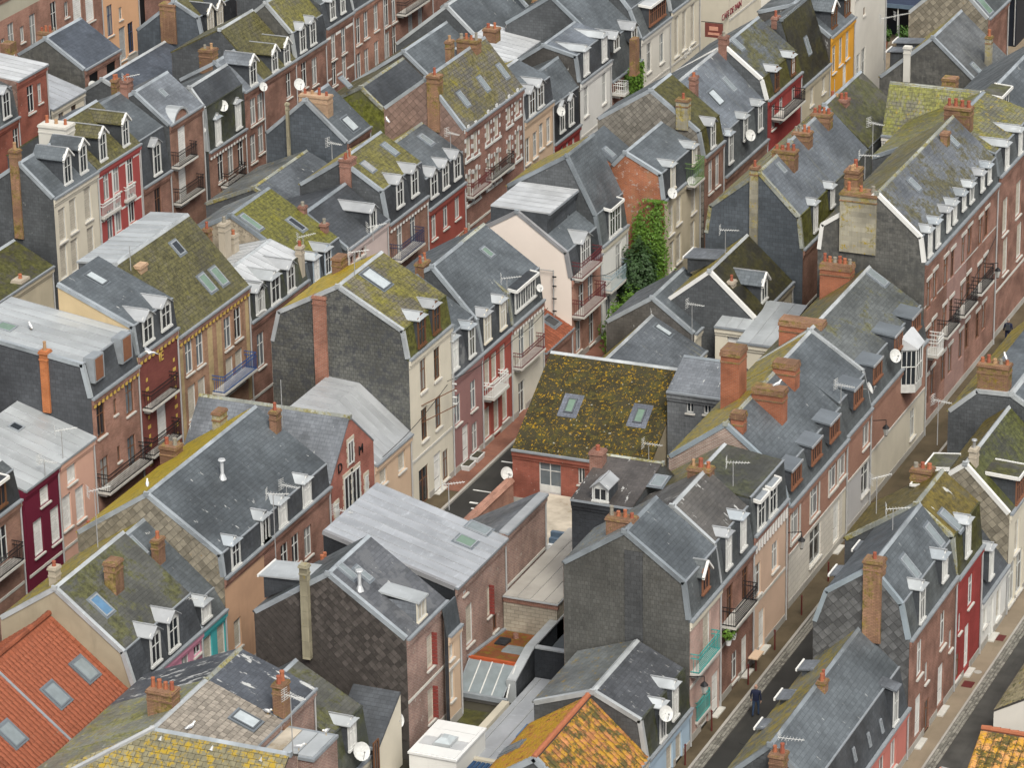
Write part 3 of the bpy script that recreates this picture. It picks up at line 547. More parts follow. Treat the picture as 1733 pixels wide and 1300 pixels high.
        if cz == 'dentil':
            nd = int((a1-a0)/.42); mb = MB()
            for j in range(nd): s.bx(mb, a0+(j+.25)*(a1-a0)/nd, a0+(j+.7)*(a1-a0)/nd, s.b+.062, s.b+.12, ze-(1.05 if r['front'] == 'pink' else .62), ze-.43)
            if r['front'] == 'pink': q = MB(); s.bx(q, a0, a1, s.b+.003, s.b+.058, ze-1.1, ze-.605); s.add(q, 'brick_frieze', ['brick_red'])
            s.add(mb, 'dentil_course', ['white' if s.r['front'] in ('pink', 'cream_ornate', 'brick_brown') else 'yellow'])
        mb = MB(); mb.path([s.L(a1-.12, s.b+.10, ze-.2), s.L(a1-.12, s.b+.07, ze-.6), s.L(a1-.12, s.b+.07, .15)], .05, 6); s.add(mb, 'downpipe', ['downpipe'])
        if ze < 12 and r['front'] not in ('navy_wall', 'slate_black', 'slate_dark'):          # low plinth between the doors
            cuts = sorted((o[1]-.05, o[2]+.05) for o in good if o[3] < .5); x = a0; mb = MB()
            for p, q in cuts+[(a1, a1)]:
                if p-x > .1: mb = MB(); s.bx(mb, x+.002, p-.002, s.b+.004, s.b+.035, 0, .48); s.add(mb, 'plinth', ['concrete'])
                x = max(x, q)
            for o in good:
                if o[0] in ('k', 'ks'): mb = MB(); s.bx(mb, o[1]-.1, o[2]+.1, s.b+.004, s.b+.34, 0, .17); s.add(mb, 'doorstep', ['sill'])
        if ze > 5 and r['front'] not in ('navy_wall',):       # string course at first floor level
            mb = MB(); s.bx(mb, a0, a1-.2, s.b+.004, s.b+.045, 3.05, 3.2)
            cut = any(o[3] < 3.2 and o[4] > 3.05 for o in good)
            if not cut: s.add(mb, 'string_course', ['sill'])
        s.feats()
    # ---------------- features
    def feats(s):
        for f in s.r['feats']:
            g = getattr(s, 'f_'+f[0], None)
            if g: g(*f[1:])
    def f_ch(s, a0, a1, b0, b1, zb, zt, m, pots):
        base = {'brick_orange_cap': 'brick_orange_cap'}.get(m, m); mb = MB()
        b0, b1 = min(b0, b1), max(b0, b1); h = zt-zb
        capm = 'brick_lich' if m in ('brick_moss', 'brick_lich', 'brick_orange_cap', 'render_lich') else m
        ch_ = .34 if m == 'brick_orange_cap' else .16
        s.bx(mb, a0, a1, b0, b1, zb, zt-ch_); o = s.add(mb, 'chimney', [base])
        q = MB()
        if a1-a0 < .1: return
        s.bx(q, a0-.05, a1+.05, b0-.05, b1+.05, zt-ch_, zt-ch_*.45); s.bx(q, a0-.02, a1+.02, b0-.02, b1+.02, zt-ch_*.45, zt); s.add(q, 'chimney_cap', [capm], o)
        if h > 1.3: 
            q = MB(); s.bx(q, a0-.025, a1+.025, b0-.025, b1+.025, zt-ch_-.36, zt-ch_-.27); s.add(q, 'corbel', [capm], o)
        if isinstance(pots, list): n, metal = len(pots), True
        else: n, metal = pots, False
        rnd = random.Random(int(abs(a0*13+b0*7)))
        for i in range(n):
            if b1-b0 >= a1-a0: b = b0+(b1-b0)*(i+.5)/n; a = (a0+a1)/2
            else: a = a0+(a1-a0)*(i+.5)/n; b = (b0+b1)/2
            hh = .16+rnd.random()*.26; rr = rnd.uniform(.8, 1.08)*min(.125, .42*(max(b1-b0, a1-a0)/max(1, n))); q = MB()
            if metal:
                q.tube(s.L(a, b, zt-.02), s.L(a, b, zt+.4), .08, .08, 8); q.tube(s.L(a, b, zt+.42), s.L(a, b, zt+.47), .16, .14, 8)
                s.add(q, 'flue_cowl', ['metal'], o)
            else:
                q.tube(s.L(a, b, zt-.02), s.L(a, b, zt+hh), rr, rr*.78, 8); q.tube(s.L(a, b, zt+hh-.002), s.L(a, b, zt+hh+.07), rr*.95, rr*.9, 8)
                s.add(q, 'chimney_pot', [rnd.choice(('pot', 'pot', 'pot_red', 'pot_buff', 'pot_red', 'pot_grey'))], o)
    def win_face(s, parent, a, b, z, w, h, fr='frame_white', pn='glass', back=.03):
        "window standing on a dormer front at depth b, facing the front"
        e = .045; mb = MB()
        s.bx(mb, a-w/2, a-w/2+e, b, b+.05, z, z+h); s.bx(mb, a+w/2-e, a+w/2, b, b+.05, z, z+h); s.bx(mb, a-w/2+e, a+w/2-e, b, b+.05, z+h-e, z+h); s.bx(mb, a-w/2+e, a+w/2-e, b, b+.06, z, z+e)
        s.bx(mb, a-.022, a+.022, b, b+.045, z+e, z+h-e)
        if h > 1.2: s.bx(mb, a-w/2+e, a-.03, b, b+.04, z+h*.62, z+h*.62+.035); s.bx(mb, a+.03, a+w/2-e, b, b+.04, z+h*.62, z+h*.62+.035)
        s.add(mb, 'window', [fr], parent)
        mb = MB(); s.bx(mb, a-w/2+.04, a+w/2-.04, b-.02, b+.015, z+.04, z+h-.04); s.add(mb, 'pane', [pn], parent)
    def f_dm(s, kind, a, z, w, h, col, b):
        j = (abs(a*7.3+b*3.1) % 1)-.5; w *= 1+.14*j; h *= 1+.1*j
        z0 = z; zt = z+h
        (q0, qz0), (q1, qz1) = s.pr[0], s.pr[1]
        if len(s.pr) > 2 and (qz1-qz0) > 1.6*(q0-q1) and b > q1-.05: zt = max(min(zt, qz1+{'hood': .22, 'hoodv': .22, 'whitegable': .15, 'flat': .10, 'flatw': .12, 'box': .3, 'slatehood': .1}.get(kind, .25)), z0+1.0)
        rm = max(p[1] for p in s.pr); rb = max(s.pr, key=lambda p: p[1])[0]
        if kind == 'red':                                # tall opening set into the mansard face
            mb = MB(); s.bx(mb, a-w/2-.1, a+w/2+.1, b-.5, b+.12, z0, zt); o = s.add(mb, 'dormer', ['lead'])
            mb = MB(); s.bx(mb, a-w/2+.06, a+w/2-.06, b+.121, b+.14, z0+.1, zt-.08); s.add(mb, 'shutter', ['wood_red'], o); return
        fm = {'white': 'frame_white', 'cream': 'cream', 'wood': 'wood_red', 'dark': 'wood_brown', 'terracotta': 'wood_red', 'blueframe': 'blueframe', 'moss': 'moss_mid'}[col]
        gab = kind in ('hood', 'hoodv', 'whitegable', 'slate'); hw = w/2
        flat_ = kind in ('flat', 'flatw', 'box', 'flatwide', 'zincshed')
        rise = {'hood': .24, 'hoodv': .26, 'whitegable': .34, 'slate': .45}.get(kind, .12)*(w/.9)**.6
        ov = .09 if kind != 'slate' else .18
        be = lambda zz: max(min(s.roofb(min(zz, rm-.02)), b-.25), rb-.1, b-(2.6 if s.t == 'y' else 1.2))
        ck = {'slate': 'slate_dark', 'box': 'slate_dark', 'zincshed': 'slate_grey'}.get(kind, 'slate_dark'); mb = MB()
        if kind == 'whitegable' and col == 'white': ck = 'slate_dark'
        bt = be(zt)
        # body: cheeks and front face
        lo = [(b, z0), (b, zt), (bt, zt)]
        if s.roofz(b) < zt: 
            side = [(b, z0-.15), (b, zt), (bt-.1, zt), (bt-.1, min(zt-.05, s.roofz(bt)-.4)), (b-.05, z0-.15)]
        else: side = lo
        mb.hexa([s.L(a-hw, *p) for p in side], [s.L(a+hw, *p) for p in side]); o = s.add(mb, 'dormer', [ck])
        mb = MB(); e = .055
        s.bx(mb, a-hw-.02, a-hw+e, b+.002, b+.05, z0, zt); s.bx(mb, a+hw-e, a+hw+.02, b+.002, b+.05, z0, zt); s.bx(mb, a-hw+e, a+hw-e, b+.002, b+.05, zt-.1, zt); s.bx(mb, a-hw-.05, a+hw+.05, b+.002, b+.12, z0-.06, z0+.05)
        if gab: mb.hexa([s.L(a-hw-.02, b+.002, zt), s.L(a+hw+.02, b+.002, zt), s.L(a, b+.002, zt+rise-.03)], [s.L(a-hw-.02, b+.05, zt), s.L(a+hw+.02, b+.05, zt), s.L(a, b+.05, zt+rise-.03)])
        s.add(mb, 'dormer_front', [fm], o)
        n = 1 if w < 1.4 else (2 if w < 2.4 else 4); ww = (w-.16)/n
        for i in range(n):
            pn = 'glass' if kind not in ('hood', 'hoodv') or (int(a*3) % 3 == 0) else 'shutter_white'
            if col in ('cream',): pn = 'shutter_beige'
            s.win_face(o, a-w/2+.08+ww*(i+.5), b+.004, z0+.06, ww-.02 if n > 1 else ww, zt-z0-.17, fm if col in ('wood', 'dark', 'terracotta') else 'frame_white', pn)
        hz = ('zinc_pale', 'zinc', 'verge_light', 'zinc_pale', 'verge_zinc')[int(abs(a*5.7)) % 5]
        rmat = {'hood': hz, 'hoodv': hz, 'whitegable': 'zinc', 'slate': s.r['roof'][0] if s.r['roof'][0] not in ('moss_black',) else 'slate_blue', 'flat': 'zinc_dark', 'flatw': 'moss_mid' if col in ('moss', 'wood') else 'slate_dark', 'box': 'lead', 'flatwide': 'zinc_white', 'zincshed': 'zinc_pale', 'shed': 'slate', 'slatehood': 'slate_grey'}[kind]
        if gab:
            zr = zt+rise; br = be(zr); be_ = be(zt)
            for sg in (-1, 1):
                mb = MB(); x = a+sg*(hw+ov); zz = zt-ov*rise/hw
                fb = b+.2; hip_ = .28 if kind in ('hood', 'hoodv') else 0
                up = [s.L(x, fb, zz), s.L(a, fb-hip_, zr), s.L(a, br-.1, zr), s.L(x, be_-.1, zz)]
                lo_ = [p-Vector((0, 0, .05)) for p in up]
                mb.hexa(lo_, up); s.add(mb, 'dormer_roof', [rmat], o)
                if kind == 'slate':
                    mb = MB(); mb.hexa([s.L(x, fb+.01, zz-.1), s.L(a, fb+.01, zr-.1), s.L(a, fb-.12, zr-.1), s.L(x, fb-.12, zz-.1)], [s.L(x, fb+.01, zz+.03), s.L(a, fb+.01, zr+.03), s.L(a, fb-.12, zr+.03), s.L(x, fb-.12, zz+.03)]); s.add(mb, 'bargeboard', ['white'], o)
            if kind in ('hood', 'hoodv'):
                mb = MB(); zz = zt-ov*rise/hw; mb.poly([s.L(a-hw-ov, b+.2, zz), s.L(a+hw+ov, b+.2, zz), s.L(a, b-.08, zr)]); s.add(mb, 'dormer_roof', [rmat], o)
            mb = MB(); s.bx(mb, a-.04, a+.04, br, b+.12, zr-.01, zr+.04); s.add(mb, 'dormer_ridge', ['zinc'], o)
        else:
            dz = .28 if kind in ('zincshed', 'shed', 'slatehood') else (.16 if kind == 'flat' else .08); bk = be(zt+dz); mb = MB()
            fo = .05 if kind == 'flat' else .18; q = [(b+fo, zt-.02), (b+fo, zt+.08), (bk-.15, zt+dz+.08), (bk-.15, zt+dz-.02)]
            mb.hexa([s.L(a-hw-.06, *p) for p in q], [s.L(a+hw+.06, *p) for p in q]); s.add(mb, 'dormer_roof', [rmat], o)
            if kind in ('flat', 'flatw', 'box', 'flatwide'):
                mb = MB(); em = 'white' if kind != 'flat' else 'zinc'
                if kind == 'flat': s.bx(mb, a-hw-.1, a+hw+.1, b+.051, b+.11, zt-.03, zt+.09); s.add(mb, 'dormer_fascia', [em], o); return
                s.bx(mb, a-hw-.13, a+hw+.13, b+.17, b+.25, zt-.06, zt+.12)
                for x in (a-hw-.17, a+hw+.09): mb.hexa([s.L(x, *p) for p in ((b+.17, zt-.06), (b+.17, zt+.12), (bk, zt+dz+.12), (bk, zt+dz-.06))], [s.L(x+.08, *p) for p in ((b+.17, zt-.06), (b+.17, zt+.12), (bk, zt+dz+.12), (bk, zt+dz-.06))])
                s.add(mb, 'dormer_fascia', [em], o)
    def f_db(s, kind, a, z, w, h, col, b):
        "dormer on the back slope; z is the top of its roof at the outer end"
        (b1, z1), (b2, z2) = s.pr[-2], s.pr[-1]; zt = z; bi = b2+(b1-b2)*min(1, max(.15, (zt-z2)/(z1-z2+1e-6)))
        bi = max(bi, b+.5); mb = MB()
        mb.hexa([s.L(a-w/2, b+.1, zt-h), s.L(a+w/2, b+.1, zt-h), s.L(a+w/2, bi, zt-.1), s.L(a-w/2, bi, zt-.1)], [s.L(a-w/2, b+.1, zt-.02), s.L(a+w/2, b+.1, zt-.02), s.L(a+w/2, bi, zt+.1), s.L(a-w/2, bi, zt+.1)]); o = s.add(mb, 'dormer', ['slate_dark'])
        mb = MB(); q = [(b-.1, zt-.03), (b-.1, zt+.04), (bi+.3, zt+.2), (bi+.3, zt+.12)]; mb.hexa([s.L(a-w/2-.1, *p) for p in q], [s.L(a+w/2+.1, *p) for p in q]); s.add(mb, 'dormer_roof', [{'shed': 'slate_grey', 'zinc': 'zinc_pale'}.get(kind, 'moss_mid')], o)
        mb = MB(); s.bx(mb, a-w/2-.14, a+w/2+.14, b-.18, b-.1, zt-.05, zt+.08)
        for x in ((a-w/2-.16, a+w/2+.09) if kind == 'flatw' else ()): mb.hexa([s.L(x, *p) for p in ((b-.1, zt-.05), (b-.1, zt+.08), (bi+.3, zt+.24), (bi+.3, zt+.1))], [s.L(x+.07, *p) for p in ((b-.1, zt-.05), (b-.1, zt+.08), (bi+.3, zt+.24), (bi+.3, zt+.1))])
        s.add(mb, 'dormer_fascia', ['white'], o)
    def slope(s, i):
        (b0, z0), (b1, z1) = s.pr[i], s.pr[i+1]; L_ = math.hypot(b0-b1, z1-z0); return (-(b0-b1)/L_, (z1-z0)/L_), ((z1-z0)/L_, (b0-b1)/L_)
    def f_sk(s, a, b, z, i, w, h, col):
        (tb, tz), (nb, nz) = s.slope(i); P = lambda x, v, d: s.L(a+x, b+tb*v+nb*d, z+tz*v+nz*d)
        def bx(mb, x0, x1, v0, v1, d0, d1): mb.hexa([P(x0, v0, d0), P(x1, v0, d0), P(x1, v1, d0), P(x0, v1, d0)], [P(x0, v0, d1), P(x1, v0, d1), P(x1, v1, d1), P(x0, v1, d1)])
        up = .09 if s.r['roof'][i] in TILE else .0
        fm = {'slot': 'lead', 'slot2': 'zinc', 'white': 'frame_dark', 'patch': 'frame_dark'}.get(col, 'zinc_dark' if s.r['roof'][i].startswith('tile') else 'lead'); e = .08; mb = MB(); X, Y_ = w/2, h/2
        bx(mb, -X, -X+e, -Y_, Y_, -.03, .08+up); bx(mb, X-e, X, -Y_, Y_, -.03, .08+up); bx(mb, -X+e, X-e, -Y_, -Y_+e, -.03, .08+up); bx(mb, -X+e, X-e, Y_-e, Y_, -.03, .08+up)
        o = s.add(mb, 'skylight', [fm])
        mb = MB(); bx(mb, -X+e*.8, X-e*.8, -Y_+e*.8, Y_-e*.8, -.02, .055+up)
        s.add(mb, 'pane', [{'glass': 'glass_grey', 'green': 'glass_green_sky', 'white': 'glass_white_sky', 'blue': 'glass_blue', 'dark': 'glass', 'slot': 'glass', 'slot2': 'zinc', 'patch': 'glass_green_sky'}[col]], o)
        mb = MB(); g = .10 if col != 'patch' else .3
        bx(mb, -X-g, -X, -Y_-g, Y_+g, .004, .018+up); bx(mb, X, X+g, -Y_-g, Y_+g, .004, .018+up); bx(mb, -X, X, -Y_-g, -Y_, .004, .018+up); bx(mb, -X, X, Y_, Y_+g, .004, .018+up)
        s.add(mb, 'flashing', ['patch' if col == 'patch' else ('zinc_dark' if col not in ('slot',) else 'slate_dark')], o)
    def f_tr(s, a, b, z, i):
        (tb, tz), (nb, nz) = s.slope(i); P = lambda x, v, d: s.L(a+x, b+tb*v+nb*d, z+tz*v+nz*d)
        mb = MB(); A_, B_, C_, D_ = P(-.13, -.13, .0), P(.13, -.13, .0), P(0, .22, 0.0), P(0, -.16, .13)
        mb.poly([A_, D_, C_]).poly([D_, B_, C_]).poly([A_, B_, D_]); s.add(mb, 'roof_vent', ['zinc_white'])
    def f_ve(s, a, b, z, hh):
        mb = MB(); mb.tube(s.L(a, b, z-.1), s.L(a, b, z+hh), .09, .09, 8); mb.tube(s.L(a, b, z+hh), s.L(a, b, z+hh+.07), .2, .17, 10); mb.tube(s.L(a, b, z-.05), s.L(a, b, z+.25), .22, .1, 8); s.add(mb, 'roof_vent', ['zinc_white'])
    def f_ba(s, a0, a1, z, d, hh, col):
        if a1 < a0: a0, a1 = a1, a0
        a0 = max(a0, s.a0+.02); a1 = min(a1, s.a1-.02)
        ir = {'black': 'iron'}.get(col, 'iron_'+col); mb = MB()
        s.bx(mb, a0, a1, s.b+.005, s.b+d, z-.13, z); 
        for x in (a0+.15, a1-.25): s.bx(mb, x, x+.1, s.b+.005, s.b+d*.6, z-.32, z-.132)
        o = s.add(mb, 'balcony', ['sill'])
        mb = MB(); t = .009; b1 = s.b+d-.05
        for zz in (z+.06, z+hh*.78, z+hh): s.bx(mb, a0+.03, a1-.03, b1-.02, b1+.02, zz-.018, zz+.018); [s.bx(mb, x-.02, x+.02, s.b+.01, b1, zz-.018, zz+.018) for x in (a0+.05, a1-.05)]
        n = max(4, int((a1-a0)/.14))
        for j in range(n+1): x = a0+.05+(a1-a0-.1)*j/n; s.bx(mb, x-t, x+t, b1-t, b1+t, z, z+hh)
        for x in (a0+.05, a1-.05):
            for j in range(1, max(2, int(d/.13))): bb_ = s.b+d*j/int(max(2, d/.13)); s.bx(mb, x-t, x+t, bb_-t, bb_+t, z, z+hh)
        if col in ('black', 'teal', 'navy', 'blue'):           # scrolled ironwork between the bars
            for j in range(n):
                x = a0+.05+(a1-a0-.1)*(j+.5)/n
                for q in range(5): s.bx(mb, x-.022, x+.022, b1-.005, b1+.005, z+hh*(.15+.12*q), z+hh*(.15+.12*q)+.03)
        stuff(s.add(mb, 'railing', [ir], o))
    def f_or(s, a, z, w, h):
        mb = MB(); d = .75; q = [(a-w/2, s.b+.005), (a-w/2+.35, s.b+d), (a+w/2-.35, s.b+d), (a+w/2, s.b+.005)]
        LL = lambda p, zz: s.L(p[0], p[1], zz)
        mb.hexa([LL(p, z) for p in q], [LL(p, z+.5) for p in q]); mb.hexa([LL(p, z+h-.1) for p in q], [LL(p, z+h) for p in q])
        for p in q[1:3]: mb.tube(LL(p, z+.5), LL(p, z+h), .05, .05, 6)
        for i in range(3):
            p0, p1 = Vector(q[i]), Vector(q[i+1])
            for tt in (.02, .35, .67, .98): pp = p0.lerp(p1, tt); mb.tube(LL(pp, z+.5), LL(pp, z+h-.1), .032, .032, 5)
            mb.tube(LL(p0, z+h*.6), LL(p1, z+h*.6), .03, .03, 5)
        o = s.add(mb, 'oriel_window', ['frame_white'])
        mb = MB(); qi = [(a-w/2+.03, s.b+.006), (a-w/2+.37, s.b+d-.03), (a+w/2-.37, s.b+d-.03), (a+w/2-.03, s.b+.006)]; mb.hexa([LL(p, z+.5) for p in qi], [LL(p, z+h-.1) for p in qi]); s.add(mb, 'pane', ['glass'], o)
        mb = MB(); mb.hexa([LL(p, z+h+.002) for p in [(a-w/2-.1, s.b+.005), (a-w/2+.3, s.b+d+.12), (a+w/2-.3, s.b+d+.12), (a+w/2+.1, s.b+.005)]], [LL(p, z+h+zz) for p, zz in (((a-w/2-.1, s.b+.005), .75), ((a-w/2+.3, s.b+d+.12), .06), ((a+w/2-.3, s.b+d+.12), .06), ((a+w/2+.1, s.b+.005), .75))]); s.add(mb, 'oriel_roof', ['zinc_white'], o)
    def f_gw(s, st, b, z, w, h, far):
        a = s.a1-.02 if far else s.a0+.02; sg = 1 if far else -1; fr, pn, su = WST[st]; mb = MB(); e = .07; z0 = z-h/2
        def bx(m_, b0, b1, d0, d1, z0_, z1_): s.bx(m_, a+sg*d0, a+sg*d1, b0, b1, z0_, z1_)
        bx(mb, b-w/2, b-w/2+e, 0, .07, z0, z0+h); bx(mb, b+w/2-e, b+w/2, 0, .07, z0, z0+h); bx(mb, b-w/2+e, b+w/2-e, 0, .07, z0+h-e, z0+h); bx(mb, b-w/2+e, b+w/2-e, 0, .07, z0, z0+e); bx(mb, b-.03, b+.03, 0, .065, z0+e, z0+h-e)
        o = s.add(mb, 'window', [fr]); mb = MB(); bx(mb, b-w/2+.04, b+w/2-.04, 0, .03, z0+.04, z0+h-.04); s.add(mb, 'pane', ['glass'], o)
        if su == 'Q':
            mb = MB()
            for j in range(int(h/.3)+1):
                e2 = .14 if j % 2 else .08
                for q in (-1, 1): p = sorted((b+q*w/2, b+q*(w/2+e2))); bx(mb, p[0], p[1], 0, .04, z0+j*.3-.1, z0+j*.3+.12)
            bx(mb, b-w/2-.1, b+w/2+.1, 0, .045, z0+h, z0+h+.2); s.add(mb, 'surround', ['stone'], o)
    def f_hx(s, Pb, Pa, Pl, Pr):
        "triangular continuation of the viewer-facing slope left of the house, with a hip cap"
        V3 = [Vector(p) for p in (Pa, Pb, Pl, Pr)]; mb = MB(); mb.poly([p-s.org for p in (V3[3], V3[0], V3[1], V3[2])]); s.add(mb, 'roof', ['grout'])
        U = Vector((1, 0, 0)); V = (V3[0]-V3[3]).normalized(); O = V3[3]; P2 = lambda p: ((p-O).dot(U), (p-O).dot(V))
        tiles('slab_hip', O, U, V, [P2(p) for p in (V3[3], V3[0], V3[1], V3[2])], s.e, 'roof_slab')
        L2 = Vector((3.6, -61.6, 5.8)); L3 = Vector((1.0, -66, 4.0)); mb = MB(); mb.poly([p-s.org for p in (V3[0], V3[1], V3[2], L3, L2)]); s.add(mb, 'roof', ['slate_lightlich'])
        mb = MB(); mb.tube(V3[0]-s.org+Vector((0, 0, .05)), V3[2]-s.org+Vector((0, 0, .05)), .13, .13, 6); s.add(mb, 'hip_cap', ['zinc'])
    def f_se(s, a):
        (b0, z0), (b1, z1) = s.pr[0], s.pr[1]; mb = MB(); mb.hexa([s.L(a-.07, b0, z0), s.L(a+.07, b0, z0), s.L(a+.07, b1, z1), s.L(a-.07, b1, z1)], [s.L(a-.07, b0, z0+.16), s.L(a+.07, b0, z0+.16), s.L(a+.07, b1, z1+.16), s.L(a-.07, b1, z1+.16)]); s.add(mb, 'roof_joint', ['lead'])
    def f_cu(s, a, z0, z1):
        mb = MB(); z = z0
        while z > .6:
            mb.tube(s.L(a, s.b+.42, z), s.L(a, s.b+.42, z-.95), .24, .19, 8); z -= .85
        s.add(mb, 'rubble_chute', ['shutter_white']) if 0 else None
    def f_tx(s, txt, a, z, size, col):
        cu = bpy.data.curves.new('lettering', 'FONT'); cu.body = txt; cu.size = size; cu.extrude = .02; cu.align_x = 'CENTER'
        t = bpy.data.objects.new('lettering', cu); COL.objects.link(t); dg = bpy.context.evaluated_depsgraph_get()
        me = bpy.data.meshes.new_from_object(t.evaluated_get(dg)); COL.objects.unlink(t); bpy.data.objects.remove(t)
        me.materials.clear(); me.materials.append(mat({'yellow': 'yellow', 'white': 'txt_white', 'red': 'txt_red'}[col]))
        o = link('lettering', me, s.e, s.L(a, s.b+.03, z-size*.35)); o.rotation_euler = (PI/2, 0, PI/2 if s.t == 'y' else 0)
    def f_il(s, a, z0, z1):
        n = int((z1-z0)/.55); mb = MB()
        for j in range(n):
            z = z0+j*.55; w = .16 if j % 2 else .09; s.bx(mb, a-w, a+w, s.b+.003, s.b+.022, z, z+.2)
        s.add(mb, 'brick_inlay', ['yellow'])
    def f_gt(s, txt, b, z, size):
        cu = bpy.data.curves.new('wall_tie', 'FONT'); cu.body = txt; cu.size = size; cu.extrude = .02; cu.align_x = 'CENTER'
        t = bpy.data.objects.new('wall_tie', cu); COL.objects.link(t); me = bpy.data.meshes.new_from_object(t.evaluated_get(bpy.context.evaluated_depsgraph_get())); bpy.data.objects.remove(t)
        me.materials.clear(); me.materials.append(mat('iron')); o = link('wall_tie', me, s.e, s.L(s.a1+.03, b, z)); o.rotation_euler = (PI/2, 0, PI/2)
    def f_ar(s, a, z):
        mb = MB(); n = 10; pts = [(a+math.cos(PI*j/n)*1.0, z-.5+math.sin(PI*j/n)*1.0) for j in range(n+1)]
        mb.hexa([s.L(p[0], s.b-1.2, p[1]) for p in pts], [s.L(p[0], s.b+.02, p[1]) for p in pts]); o = s.add(mb, 'attic_gable', ['brick_brown'])
        mb = MB()
        for p, q in zip(pts, pts[1:]):
            c = (a, z-.5); e = lambda t: (c[0]+(t[0]-c[0])*1.14, c[1]+(t[1]-c[1])*1.14)
            mb.hexa([s.L(*(x[0], s.b-1.3, x[1])) for x in (p, q, e(q), e(p))], [s.L(*(x[0], s.b+.12, x[1])) for x in (p, q, e(q), e(p))])
        s.add(mb, 'attic_roof', ['zinc_pale'], o)
